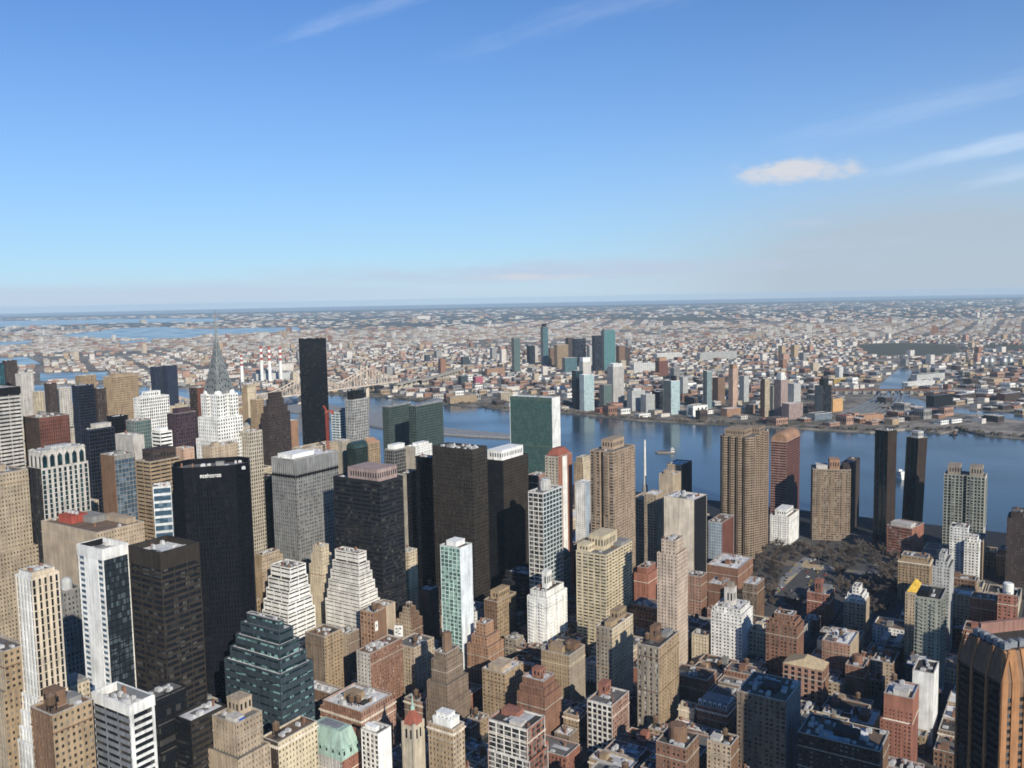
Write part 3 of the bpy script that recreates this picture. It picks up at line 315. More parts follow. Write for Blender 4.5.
SMALL_BUILDINGS = [
('apartment_building','mid rise grey building with dark roof right of the tan stepped roof building','apartment building','mid rise apartment buildings between the towers',-246.8,530.6,26.3,30.0,41.3,'grey','darkroof'),
('apartment_building','mid rise grey building with roof tank in front of the brick building with white stripes','apartment building','mid rise apartment buildings between the towers',53.9,494.2,22.7,30.0,46.5,'grey','tank'),
('row_house','low yellow tan row house left of the tan building with a white roof crown','house','low row houses between the towers',-76.2,587.8,18.7,30.0,12.1,'tan2','shed'),
('walk_up_building','small white walk-up with roof tank left of the tan building with a white roof crown','apartment building','small walk-up buildings between the towers',-66.6,602.5,15.2,30.0,18.0,'white','tank'),
('row_house','low red brick row house with roof tank behind the red brick house with green mansard','house','low row houses between the towers',-118.4,581.5,23.5,30.0,13,'brickred','tank'),
('apartment_building','mid rise limestone building with brown roof left of the green glass stepped building','apartment building','mid rise apartment buildings between the towers',-237.1,633.8,17.9,30.0,33.7,'limestone','brownroof'),
('row_house','low pale red brick row house behind the wide dark roofed building in shadow','house','low row houses between the towers',251.3,563.2,14.7,30.0,13,'brickpale','units'),
('apartment_building','mid rise cream building with roof tank right of the dark shaded grey building','apartment building','mid rise apartment buildings between the towers',210.8,589.0,15.6,30.0,32.6,'cream','tank'),
('walk_up_building','small grey brown walk-up right of the brown building with a round roof tower','apartment building','small walk-up buildings between the towers',109.9,580.5,25.9,30.0,16.4,'greybrown','shed'),
('row_house','low brown brick row house right of the brown building with a round roof tower','house','low row houses between the towers',122.8,600.3,20.4,30.0,13,'brick','shed'),
('walk_up_building','small tan walk-up with white roof in front of the brick building with white stripes','apartment building','small walk-up buildings between the towers',63.2,567.3,14.1,30.0,17.6,'tan','whiteroof'),
('row_house','left low red brick row house left of the brown building with a round roof tower','house','low row houses between the towers',73.1,582.6,21.0,30.0,13,'brickred','units'),
('row_house','low red brick row house with roof tank right of the brick building with white stripes','house','low row houses between the towers',82.7,597.4,13.1,30.0,13,'brickred','tank'),
('row_house','right low red brick row house left of the brown building with a round roof tower','house','low row houses between the towers',91.0,610.1,16.0,30.0,10.5,'brickred','brownroof'),
('row_house','low red brick row house with roof shed right of the brick building with white grid','house','low row houses between the towers',24.6,596.1,20.4,30.0,13,'brickred','shed'),
('row_house','low brown brick row house with roof tank left of the brick building with white stripes','house','low row houses between the towers',66.2,660.2,13.0,30.0,13,'brick','tank'),
('row_house','low pale red brick row house with roof shed right of the terraced reddish building','house','low row houses between the towers',22.7,651.9,20.8,30.0,10.9,'brickpale','shed'),
('row_house','low red brick row house with roof shed left of the tan prewar building','house','low row houses between the towers',0.4,705.6,20.2,30.0,13,'brickred','shed'),
('walk_up_building','small brown walk-up with dark roof left of the tan prewar building','apartment building','small walk-up buildings between the towers',10.0,720.4,13.9,30.0,21.8,'brown','darkroof'),
('row_house','low pale red brick row house with roof shed behind the mottled brown stepped building','house','low row houses between the towers',-56.2,677.2,20.6,30.0,13,'brickpale','shed'),
('row_house','low red brick row house with roof shed right of the mottled brown stepped building','house','low row houses between the towers',-45.4,693.9,18.1,30.0,13,'brickred','shed'),
('apartment_building','mid rise brown building with white roof in front of the smaller white terraced building','apartment building','mid rise apartment buildings between the towers',-178.2,724.3,14.4,30.0,35.4,'brown','whiteroof'),
('city_block_building','tall tan block with dark roof left of the smaller white terraced building','building','tall plain buildings between the towers',-244.5,769.2,17.5,30.0,64.1,'tan','darkroof'),
('city_block_building','tall brown block with roof shed left of the slim cream stone tower','building','tall plain buildings between the towers',-237.8,838.3,16.2,30.0,56.7,'brown','shed'),
('city_block_building','tall cream block with white roof right of the arched crown tower','building','tall plain buildings between the towers',-445.3,900.7,19.3,30.0,126.8,'cream','whiteroof'),
('city_block_building','tall yellow tan block with dark roof behind the rust red slab tower','building','tall plain buildings between the towers',-624.1,1124.7,26.6,30.0,128.6,'tan2','darkroof'),
('row_house','low brown row house right of the tall red building with blank upper wall','house','low row houses between the towers',302.8,583.8,22.8,30.0,12.2,'brown','tank'),
('walk_up_building','small grey brown walk-up right of the tall red building with blank upper wall','apartment building','small walk-up buildings between the towers',314.9,602.5,20.4,30.0,16.2,'greybrown','darkroof'),
('walk_up_building','small brown brick walk-up right of the tall red building with blank upper wall','apartment building','small walk-up buildings between the towers',327.4,621.7,24.2,30.0,16.6,'brick','whiteroof'),
('walk_up_building','small tan walk-up with white roof right of the tall red building with blank upper wall','apartment building','small walk-up buildings between the towers',340.5,641.8,22.4,30.0,18.0,'tan','whiteroof'),
('row_house','low yellow tan row house right of the tall red building with blank upper wall','house','low row houses between the towers',352.9,660.9,22.1,30.0,13,'tan2','darkroof'),
('apartment_building','mid rise red brick building right of the grey green tower with glass bay','apartment building','mid rise apartment buildings between the towers',390.2,718.4,23.2,30.0,43.8,'brickred','brownroof'),
('row_house','low yellow tan row house with roof shed behind the grey green tower with glass bay','house','low row houses between the towers',355.0,722.8,18.9,30.0,13,'tan2','shed'),
('row_house','low brown brick row house with white roof behind the grey green tower with glass bay','house','low row houses between the towers',365.1,738.4,17.0,30.0,13,'brick','whiteroof'),
('row_house','low brown brick row house left of the tan building sheds','house','low row houses between the towers',248.0,646.3,22.9,30.0,13,'brick','darkroof'),
('row_house','left low tan row house with roof tank behind the tan building with dark roof sheds','house','low row houses between the towers',258.0,661.6,12.6,30.0,11.1,'tan','tank'),
('row_house','low cream row house with cluttered roof right of the dark shaded grey building','house','low row houses between the towers',208.8,644.7,22.5,30.0,13,'cream','units'),
('row_house','low tan row house with cluttered roof right of the tan block with sloped roof','house','low row houses between the towers',250.4,708.8,17.1,30.0,13,'tan','units'),
('walk_up_building','small grey brown walk-up with roof tank behind the pale tan building with cluttered roof','apartment building','small walk-up buildings between the towers',285.4,762.7,13.9,30.0,25.4,'greybrown','tank'),
('walk_up_building','small yellow tan walk-up with roof tank behind the pale tan building with cluttered roof','apartment building','small walk-up buildings between the towers',296.1,779.1,23.9,30.0,18.3,'tan2','tank'),
('row_house','low grey tan row house with roof shed behind the brown building with dormers','house','low row houses between the towers',167.3,668.9,17.8,30.0,15.0,'greytan','shed'),
('walk_up_building','small grey brown walk-up with roof shed behind the brown building with dormers','apartment building','small walk-up buildings between the towers',176.2,682.6,13.7,30.0,17.0,'greybrown','shed'),
('walk_up_building','small brown brick walk-up with roof shed in front of the large white setback building','apartment building','small walk-up buildings between the towers',185.2,696.4,18.0,30.0,21.7,'brick','shed'),
('row_house','low yellow tan row house with dark roof left of the brick building with stepped penthouses','house','low row houses between the towers',210.9,736.1,14.6,30.0,13,'tan2','darkroof'),
('apartment_building','mid rise cream building with dark roof right of the large white setback building','apartment building','mid rise apartment buildings between the towers',221.6,752.5,23.2,30.0,33.9,'cream','darkroof'),
('apartment_building','mid rise cream building with white roof right of the large white setback building','apartment building','mid rise apartment buildings between the towers',233.2,770.4,18.4,30.0,30.9,'cream','whiteroof'),
('walk_up_building','small grey walk-up with brown roof right of the brick building with stepped penthouses','apartment building','small walk-up buildings between the towers',254.8,803.6,27.8,30.0,19.6,'grey','brownroof'),
('walk_up_building','small brown brick walk-up right of the grey brown tower with silver window columns','apartment building','small walk-up buildings between the towers',141.4,687.7,21.1,30.0,24.1,'brick','darkroof'),
('walk_up_building','small brown walk-up with roof tank behind the brown building with dormers','apartment building','small walk-up buildings between the towers',152.0,704.1,16.8,30.0,17.1,'brown','tank'),
('row_house','low tan row house with roof tank left of the large white setback building','house','low row houses between the towers',162.6,720.5,20.9,30.0,11.7,'tan','tank'),
('row_house','low pale red brick row house in front of the large white setback building','house','low row houses between the towers',172.8,736.1,15.0,30.0,13,'brickpale','darkroof'),
('row_house','low cream row house with dark roof right of the large white setback building','house','low row houses between the towers',226.6,819.0,32.6,30.0,15.5,'cream','darkroof'),
('row_house','low red brick row house left of the grey brown tower with silver window columns','house','low row houses between the towers',110.4,728.2,19.4,30.0,13,'brickred','darkroof'),
('walk_up_building','small brown walk-up with roof tank left of the large white setback building','apartment building','small walk-up buildings between the towers',146.0,783.0,26.4,30.0,20.8,'brown','tank'),
('walk_up_building','small brown walk-up with dark roof left of the large white setback building','apartment building','small walk-up buildings between the towers',157.0,799.9,12.8,30.0,21.9,'brown','darkroof'),
('walk_up_building','small brown walk-up with roof shed left of the large white setback building','apartment building','small walk-up buildings between the towers',164.7,811.8,14.3,30.0,20.2,'brown','shed'),
('row_house','low grey row house with roof tank left of the large white setback building','house','low row houses between the towers',174.9,827.6,22.2,30.0,13.8,'grey','tank'),
('walk_up_building','small white walk-up with roof shed right of the tan prewar building','apartment building','small walk-up buildings between the towers',72.9,729.2,16.1,30.0,16.2,'white','shed'),
('walk_up_building','small grey tan walk-up with white roof behind the pale tan narrow tower','apartment building','small walk-up buildings between the towers',83.8,745.9,22.6,30.0,22.5,'greytan','whiteroof'),
('walk_up_building','small yellow tan walk-up with roof shed right of the pale tan narrow tower','apartment building','small walk-up buildings between the towers',95.7,764.3,20.0,30.0,22.7,'tan2','shed'),
('walk_up_building','small grey tan walk-up with roof tank right of the pale tan narrow tower','apartment building','small walk-up buildings between the towers',108.4,783.8,25.2,30.0,20.3,'greytan','tank'),
('apartment_building','mid rise brown brick building with cluttered roof left of the slim pale pink tower','apartment building','mid rise apartment buildings between the towers',122.7,805.9,26.3,30.0,36.8,'brick','units'),
('walk_up_building','small brown brick walk-up with roof shed right of the white stepped apartment house','apartment building','small walk-up buildings between the towers',56.0,850.1,14.6,30.0,24.4,'brick','shed'),
('walk_up_building','small grey tan walk-up with dark roof left of the cream yellow tower','apartment building','small walk-up buildings between the towers',64.3,862.8,14.4,30.0,22.3,'greytan','darkroof'),
('walk_up_building','small brown walk-up with brown roof behind the orange brown stepped building','apartment building','small walk-up buildings between the towers',-34.5,798.8,15.8,30.0,16.8,'brown','brownroof'),
('apartment_building','mid rise white building with cluttered roof right of the mint green glass tower','apartment building','mid rise apartment buildings between the towers',-44.9,841.6,25.2,30.0,28.4,'white','units'),
('city_block_building','tall cream block with roof tank right of the tan tower with vertical lines','building','tall plain buildings between the towers',-355.3,1186.2,50.6,30.0,103.4,'cream','tank'),
('city_block_building','tall tan block with brown roof right of the rust red slab tower','building','tall plain buildings between the towers',-630.9,1202.4,43.2,30.0,128.1,'tan','brownroof'),
('city_block_building','tall limestone block with roof shed right of the rust red slab tower','building','tall plain buildings between the towers',-650.8,1318.6,37.3,30.0,146.9,'limestone','shed'),
('city_block_building','tall cream block with roof shed behind the rust red slab tower','building','tall plain buildings between the towers',-743.6,1322.6,51.3,30.0,125.1,'cream','shed'),
('city_block_building','tall brown block with roof tank left of the navy blue slab','building','tall plain buildings between the towers',-723.4,1412.5,39.5,30.0,148.0,'brown','tank'),
('city_block_building','tall cream block with cluttered roof behind the wide banded tower at the left border','building','tall plain buildings between the towers',-789.9,1398.2,45.9,30.0,135.8,'cream','units'),
('city_block_building','tall limestone block with roof shed behind the wide banded tower at the left border','building','tall plain buildings between the towers',-832.1,1480.1,45.6,30.0,135.6,'limestone','shed'),
('city_block_building','tall brown brick block with cluttered roof left of the red building with white tank','building','tall plain buildings between the towers',415.5,757.3,16.4,30.0,56.4,'brick','units'),
('walk_up_building','small brown walk-up with roof shed left of the red building with white tank','apartment building','small walk-up buildings between the towers',473.4,846.5,18.7,30.0,24.1,'brown','shed'),
('walk_up_building','small yellow tan walk-up with roof shed left of the red building with white tank','apartment building','small walk-up buildings between the towers',482.4,860.3,13.0,30.0,21.5,'tan2','shed'),
('row_house','low cream row house with brown roof behind the red building with white tank','house','low row houses between the towers',492.9,876.5,24.6,30.0,13.8,'cream','brownroof'),
('row_house','low yellow tan row house with dark roof left of the red building with white tank','house','low row houses between the towers',508.1,900.0,30.1,30.0,13,'tan2','darkroof'),
('apartment_building','mid rise yellow tan building right of the grey green tower with glass bay','apartment building','mid rise apartment buildings between the towers',411.1,809.3,15.9,30.0,45.0,'tan2','whiteroof'),
('apartment_building','mid rise brown building with brown roof in front of the small white cubic building','apartment building','mid rise apartment buildings between the towers',419.9,822.8,15.0,30.0,54.5,'brown','brownroof'),
('apartment_building','mid rise tan building left of the dark tower with white windows at right border','apartment building','mid rise apartment buildings between the towers',430.9,839.7,24.2,30.0,46.6,'tan','shed'),
('row_house','low brown brick row house with cluttered roof left of the red building with white tank','house','low row houses between the towers',468.2,897.2,14.7,30.0,13,'brick','units'),
('row_house','low cream row house with roof shed left of the red building with white tank','house','low row houses between the towers',481.0,916.9,31.3,30.0,13,'cream','shed'),
('walk_up_building','small white walk-up with brown roof behind the red brown forked building','apartment building','small walk-up buildings between the towers',351.0,804.9,26.0,30.0,16.2,'white','brownroof'),
('apartment_building','mid rise tan building with roof shed in front of the red and white banded block','apartment building','mid rise apartment buildings between the towers',419.3,910.0,22.6,30.0,46.5,'tan','shed'),
('row_house','low brown brick row house with brown roof behind the white roofed brick block','house','low row houses between the towers',221.9,1046.8,30.6,30.0,13.2,'brick','brownroof'),
('walk_up_building','small brown walk-up with dark roof behind the plain cream slab with dark side','apartment building','small walk-up buildings between the towers',235.4,1067.6,17.8,30.0,16.6,'brown','darkroof'),
('apartment_building','mid rise brown brick building with dark roof behind the cream yellow tower','apartment building','mid rise apartment buildings between the towers',83.3,980.3,28.6,30.0,46.3,'brick','darkroof'),
('apartment_building','mid rise grey tan building right of the black and white tower with round drum','apartment building','mid rise apartment buildings between the towers',92.1,1052.6,27.8,30.0,31.2,'greytan','tank'),
('walk_up_building','small grey walk-up with white roof right of the black and white tower with round drum','apartment building','small walk-up buildings between the towers',69.2,1105.4,43.8,30.0,20.2,'grey','whiteroof'),
('walk_up_building','small tan walk-up with white roof right of the black and white tower with round drum','apartment building','small walk-up buildings between the towers',97.6,1149.1,59.4,30.0,16.4,'tan','whiteroof'),
('apartment_building','mid rise yellow tan building right of the black and white tower with round drum','apartment building','mid rise apartment buildings between the towers',74.5,1172.3,45.7,30.0,36.7,'tan2','whiteroof'),
('city_block_building','tall grey block with dark roof right of the sand yellow block','building','tall plain buildings between the towers',-410.5,1306.8,38.4,30.0,108.3,'grey','darkroof'),
('city_block_building','right tall cream block with roof tank behind the sand yellow block','building','tall plain buildings between the towers',-451.5,1331.7,35.5,30.0,143.8,'cream','tank'),
('city_block_building','right tall dark brown block with white roof behind the sand yellow block','building','tall plain buildings between the towers',-456.7,1382.6,36.0,30.0,111.3,'darkbrown','whiteroof'),
('city_block_building','tall limestone block with white roof right of the sand yellow block','building','tall plain buildings between the towers',-435.4,1415.4,41.0,30.0,131.1,'limestone','whiteroof'),
('city_block_building','left tall dark brown block with white roof behind the sand yellow block','building','tall plain buildings between the towers',-475.1,1442.4,38.5,30.0,136.6,'darkbrown','whiteroof'),
('city_block_building','tall grey tan block with dark roof behind the sand yellow block','building','tall plain buildings between the towers',-562.8,1601.0,20.9,30.0,144.7,'greytan','darkroof'),
('city_block_building','tall limestone block with white roof right of the white vertically striped tower','building','tall plain buildings between the towers',-591.6,1615.4,28.1,30.0,137.2,'limestone','whiteroof'),
('city_block_building','tall limestone block with cluttered roof left of the navy blue slab','building','tall plain buildings between the towers',-855.5,1737.8,44.4,30.0,135.7,'limestone','units'),
('walk_up_building','small tan walk-up with roof shed behind the dark tower with white windows at right border','apartment building','small walk-up buildings between the towers',565.6,988.4,26.0,30.0,27.5,'tan','shed'),
('walk_up_building','small grey tan walk-up behind the dark tower with white windows at right border','apartment building','small walk-up buildings between the towers',593.8,1031.9,24.1,30.0,16.0,'greytan','brownroof'),
('walk_up_building','small tan walk-up with dark roof behind the dark tower with white windows at right border','apartment building','small walk-up buildings between the towers',554.6,1030.3,22.7,30.0,19.2,'tan','darkroof'),
('row_house','low cream row house with roof shed right of the red and white banded block','house','low row houses between the towers',503.7,1040.0,29.1,30.0,12.5,'cream','shed'),
('row_house','low cream row house with roof shed left of the small white cubic building','house','low row houses between the towers',519.8,1064.8,29.0,30.0,12.2,'cream','shed'),
('apartment_building','mid rise pale red brick building right of the plain cream slab with dark side','apartment building','mid rise apartment buildings between the towers',246.3,1143.1,39.3,30.0,32.1,'brickpale','darkroof'),
('row_house','low yellow tan row house right of the plain cream slab with dark side','house','low row houses between the towers',255.8,1245.8,44.5,30.0,10.9,'tan2','whiteroof'),
('walk_up_building','small grey tan walk-up right of the slim red and cream tower with red roof cap','apartment building','small walk-up buildings between the towers',71.7,1256.1,38.6,30.0,23.2,'greytan','tank'),
('apartment_building','mid rise grey tan building with cluttered roof left of the pair of green glass towers','apartment building','mid rise apartment buildings between the towers',-241.3,1508.6,47.7,30.0,29.5,'greytan','units'),
('city_block_building','tall cream block with cluttered roof left of the pointed dark tower','building','tall plain buildings between the towers',-465.4,1604.2,37.4,30.0,131.6,'cream','units'),
('city_block_building','tall grey block with white roof behind the sand yellow block','building','tall plain buildings between the towers',-533.1,1646.8,35.1,30.0,116.9,'grey','whiteroof'),
('city_block_building','tall tan block with roof shed behind the sand yellow block','building','tall plain buildings between the towers',-537.1,1699.4,48.4,30.0,129.7,'tan','shed'),
('city_block_building','tall cream block with brown roof behind the sand yellow block','building','tall plain buildings between the towers',-599.7,1691.2,37.1,30.0,130.4,'cream','brownroof'),
('city_block_building','tall cream block with roof shed behind the sand yellow block','building','tall plain buildings between the towers',-577.4,1725.5,43.5,30.0,124.6,'cream','shed'),
('city_block_building','right tall cream block with roof tank right of the white vertically striped tower','building','tall plain buildings between the towers',-627.3,1707.3,34.0,30.0,135.0,'cream','tank'),
('city_block_building','tall dark brown block with roof shed right of the white vertically striped tower','building','tall plain buildings between the towers',-645.5,1767.6,35.9,30.0,129.4,'darkbrown','shed'),
('city_block_building','left tall cream block with roof tank right of the white vertically striped tower','building','tall plain buildings between the towers',-693.4,1752.4,37.7,30.0,124.8,'cream','tank'),
('city_block_building','left tall cream block with roof tank behind the sand yellow block','building','tall plain buildings between the towers',-644.8,1827.4,40.0,30.0,121.3,'cream','tank'),
('walk_up_building','small tan walk-up with roof shed left of the brick building with white grid','apartment building','small walk-up buildings between the towers',-25.4,548.0,11.5,12,22,'tan','shed'),
('walk_up_building','small yellow tan walk-up right of the tan building with a white roof crown','apartment building','small walk-up buildings between the towers',-36.3,554.0,9.7,12,22,'tan2','shed'),
('walk_up_building','small cream walk-up with roof tank right of the tan building with a white roof crown','apartment building','small walk-up buildings between the towers',-29.0,565.3,9.9,12,22,'cream','tank'),
('walk_up_building','small tan walk-up with brown roof right of the tan building with a white roof crown','apartment building','small walk-up buildings between the towers',-39.0,572.7,11.4,12,22,'tan','brownroof'),
('walk_up_building','small tan walk-up with cluttered roof left of the brick building with white grid','apartment building','small walk-up buildings between the towers',-21.5,576.9,10.6,12,21.0,'tan','units'),
('walk_up_building','small white walk-up with roof tank right of the tan building with a white roof crown','apartment building','small walk-up buildings between the towers',-31.8,583.7,10.9,12,22,'white','tank'),
('row_house','low grey brown row house right of the slim building with white end wall','house','low row houses between the towers',-90.1,572.6,9.1,12,14.2,'greybrown','shed'),
('row_house','low pale red brick row house with dark roof right of the yellow tan corner building','house','low row houses between the towers',144.2,560.9,11.5,12,13,'brickpale','darkroof'),
('walk_up_building','small brown brick walk-up left of the brown building with a round roof tower','apartment building','small walk-up buildings between the towers',86.1,550.1,10.4,12,22,'brick','darkroof'),
('walk_up_building','small tan walk-up with white roof left of the brown building with a round roof tower','apartment building','small walk-up buildings between the towers',93.3,561.1,10.0,12,22,'tan','whiteroof'),
('row_house','low tan row house with roof tank behind the brown building with a round roof tower','house','low row houses between the towers',102.0,620.1,11.3,12,13,'tan','tank'),
('row_house','low grey tan row house with dark roof in front of the brown building with dormers','house','low row houses between the towers',140.0,610.3,9.5,12,13,'greytan','darkroof'),
('row_house','right low brown brick row house with white roof left of the brown building with dormers','house','low row houses between the towers',129.7,617.2,9.7,12,13,'brick','whiteroof'),
('row_house','left low brown brick row house with white roof left of the brown building with dormers','house','low row houses between the towers',120.2,625.3,13.0,12,13,'brick','whiteroof'),
('walk_up_building','small cream walk-up with dark roof left of the brown building with dormers','apartment building','small walk-up buildings between the towers',126.5,635.1,9.5,12,22,'cream','darkroof'),
('row_house','low grey brown row house with white roof right of the brick building with white grid','house','low row houses between the towers',34.2,617.0,12.6,12,13,'greybrown','whiteroof'),
('walk_up_building','small tan walk-up with roof shed left of the brick building with white stripes','apartment building','small walk-up buildings between the towers',41.1,627.7,11.2,12,22,'tan','shed'),
('walk_up_building','small tan walk-up with cluttered roof left of the brick building with white stripes','apartment building','small walk-up buildings between the towers',48.8,639.5,12.6,12,19.0,'tan','units'),
('row_house','low grey brown row house with dark roof right of the terraced reddish building','house','low row houses between the towers',45.3,657.0,11.3,12,11.4,'greybrown','darkroof'),
('row_house','low yellow tan row house with roof shed right of the terraced reddish building','house','low row houses between the towers',34.4,663.0,9.6,12,13,'tan2','shed'),
('row_house','low red brick row house with cluttered roof right of the brick building with white stripes','house','low row houses between the towers',81.0,666.4,12.4,12,13,'brickred','units'),
('row_house','low grey brown row house right of the tan building with a white roof crown','house','low row houses between the towers',-37.3,631.1,11.9,12,13,'greybrown','brownroof'),
('walk_up_building','small pale red brick walk-up with roof shed left of the mottled brown stepped building','apartment building','small walk-up buildings between the towers',-68.6,651.2,11.5,12,22,'brickpale','shed'),
('walk_up_building','small grey brown walk-up with roof tank right of the brown building with white cornice','apartment building','small walk-up buildings between the towers',-78.9,658.1,12.0,12,22,'greybrown','tank'),
('row_house','low tan row house with roof tank left of the brick building with white grid','house','low row houses between the towers',-30.1,642.2,11.7,12,13,'tan','tank'),
('walk_up_building','small tan walk-up with roof tank left of the mottled brown stepped building','apartment building','small walk-up buildings between the towers',-72.2,668.3,9.6,12,17.7,'tan','tank'),
('walk_up_building','small tan walk-up with roof shed behind the terraced reddish building','apartment building','small walk-up buildings between the towers',-0.9,687.1,11.6,12,22,'tan','shed'),
('walk_up_building','right small tan walk-up left of the red brown building with white window dashes','apartment building','small walk-up buildings between the towers',-126.0,687.0,9.1,12,22,'tan','units'),
('walk_up_building','left small tan walk-up left of the red brown building with white window dashes','apartment building','small walk-up buildings between the towers',-128.4,705.9,11.4,12,22,'tan','units'),
('walk_up_building','small pale red brick walk-up with brown roof right of the yellow tan apartment building','apartment building','small walk-up buildings between the towers',-71.2,748.5,11.1,12,22,'brickpale','brownroof'),
('walk_up_building','small brown walk-up with brown roof right of the yellow tan apartment building','apartment building','small walk-up buildings between the towers',-64.0,759.6,10.7,12,22,'brown','brownroof'),
('walk_up_building','small grey tan walk-up with cluttered roof right of the yellow tan apartment building','apartment building','small walk-up buildings between the towers',-74.8,765.7,9.3,12,22,'greytan','units'),
('row_house','low tan row house with roof shed right of the wide dark roofed building in shadow','house','low row houses between the towers',283.0,605.1,10.5,12,13,'tan','shed'),
('row_house','low grey brown row house right of the tall red building with blank upper wall','house','low row houses between the towers',327.2,673.1,11.7,12,13,'greybrown','whiteroof'),
('walk_up_building','small grey tan walk-up with white roof left of the tan building with dark roof sheds','apartment building','small walk-up buildings between the towers',229.2,623.5,9.5,12,20.5,'greytan','whiteroof'),
('row_house','low yellow tan row house with white roof right of the tan block with sloped roof','house','low row houses between the towers',255.6,686.9,10.6,12,15.3,'tan2','whiteroof'),
('row_house','right low tan row house with roof tank behind the tan building with dark roof sheds','house','low row houses between the towers',291.1,696.2,11.3,12,13,'tan','tank'),
('walk_up_building','small tan walk-up with white roof right of the pale tan building with cluttered roof','apartment building','small walk-up buildings between the towers',288.0,714.1,11.0,12,22,'tan','whiteroof'),
('row_house','low yellow tan row house left of the pale tan building','house','low row houses between the towers',257.3,735.1,12.9,12,14.9,'tan2','whiteroof'),
('row_house','low red brick row house left of the pale tan building','house','low row houses between the towers',263.9,745.4,10.5,12,14.5,'brickred','brownroof'),
('walk_up_building','small brown brick walk-up with roof tank right of the pale tan building with cluttered roof','apartment building','small walk-up buildings between the towers',302.3,736.2,10.1,12,18.5,'brick','tank'),
('walk_up_building','small white walk-up with brown roof left of the pale tan building with cluttered roof','apartment building','small walk-up buildings between the towers',271.1,756.4,10.0,12,22,'white','brownroof'),
('row_house','low pale red brick row house in front of the red brown forked building','house','low row houses between the towers',327.2,751.7,9.7,12,11.2,'brickpale','whiteroof'),
('row_house','low brown brick row house with roof shed left of the red brown forked building','house','low row houses between the towers',317.6,759.7,12.6,12,13,'brick','shed'),
('walk_up_building','small tan walk-up with roof tank left of the brick building with stepped penthouses','apartment building','small walk-up buildings between the towers',191.6,712.6,10.7,12,17.7,'tan','tank'),
('row_house','low yellow tan row house with white roof left of the brick building with stepped penthouses','house','low row houses between the towers',198.9,723.8,10.8,12,12.9,'tan2','whiteroof'),
('walk_up_building','small pale red brick walk-up with brown roof left of the large white setback building','apartment building','small walk-up buildings between the towers',193.3,839.3,10.8,12,22,'brickpale','brownroof'),
('walk_up_building','small grey walk-up with roof tank behind the tan prewar building','apartment building','small walk-up buildings between the towers',27.8,754.0,9.0,12,20.6,'grey','tank'),
('walk_up_building','small pale red brick walk-up with brown roof left of the tan prewar building','apartment building','small walk-up buildings between the towers',17.7,761.4,10.4,12,19.0,'brickpale','brownroof'),
('walk_up_building','small brown walk-up with roof shed right of the orange brown stepped building','apartment building','small walk-up buildings between the towers',7.4,768.2,10.5,12,16.5,'brown','shed'),
('walk_up_building','small grey tan walk-up with white roof right of the orange brown stepped building','apartment building','small walk-up buildings between the towers',-2.5,775.8,12.6,12,22,'greytan','whiteroof'),
('row_house','low brown row house with brown roof left of the white stepped apartment house','house','low row houses between the towers',4.7,786.8,12.1,12,15.9,'brown','brownroof'),
('walk_up_building','small grey brown walk-up with brown roof left of the pale tan narrow tower','apartment building','small walk-up buildings between the towers',53.6,771.1,12.3,12,22,'greybrown','brownroof'),
('walk_up_building','small cream walk-up with roof tank right of the white stepped apartment house','apartment building','small walk-up buildings between the towers',43.0,777.5,11.3,12,22,'cream','tank'),
('walk_up_building','small brown brick walk-up with roof shed left of the white stepped apartment house','apartment building','small walk-up buildings between the towers',12.2,798.3,12.7,12,22,'brick','shed'),
('row_house','low brown row house with white roof right of the white stepped apartment house','house','low row houses between the towers',47.6,807.3,12.7,12,14.8,'brown','whiteroof'),
('walk_up_building','small cream walk-up with dark roof right of the white stepped apartment house','apartment building','small walk-up buildings between the towers',54.2,817.5,10.1,12,22.0,'cream','darkroof'),
('walk_up_building','small grey brown walk-up with white roof right of the white stepped apartment house','apartment building','small walk-up buildings between the towers',61.6,828.9,10.7,12,22,'greybrown','whiteroof'),
('walk_up_building','small grey tan walk-up with roof tank left of the white stepped apartment house','apartment building','small walk-up buildings between the towers',0.8,836.6,10.8,12,22,'greytan','tank'),
('row_house','low yellow tan row house with dark roof right of the tan terraced pointed building','house','low row houses between the towers',-81.2,857.2,9.7,12,13,'tan2','darkroof'),
('walk_up_building','small tan walk-up with roof shed behind the mint green glass tower','apartment building','small walk-up buildings between the towers',-73.4,869.3,11.8,12,22,'tan','shed'),
('walk_up_building','small brown brick walk-up with roof tank behind the grey green tower with glass bay','apartment building','small walk-up buildings between the towers',405.3,793.4,12.8,12,17.2,'brick','tank'),
('walk_up_building','small brown walk-up with brown roof left of the golden pyramid roof building','apartment building','small walk-up buildings between the towers',369.0,816.2,11.4,12,16.6,'brown','brownroof'),
('row_house','low white row house with roof tank left of the golden pyramid roof building','house','low row houses between the towers',359.0,823.4,12.5,12,12.0,'white','tank'),
('walk_up_building','small white walk-up with roof shed left of the golden pyramid roof building','apartment building','small walk-up buildings between the towers',376.6,827.8,12.2,12,19.0,'white','shed'),
('row_house','low brown brick row house in front of the red building with red roof box','house','low row houses between the towers',287.7,837.7,12.5,12,11.4,'brick','units'),
]
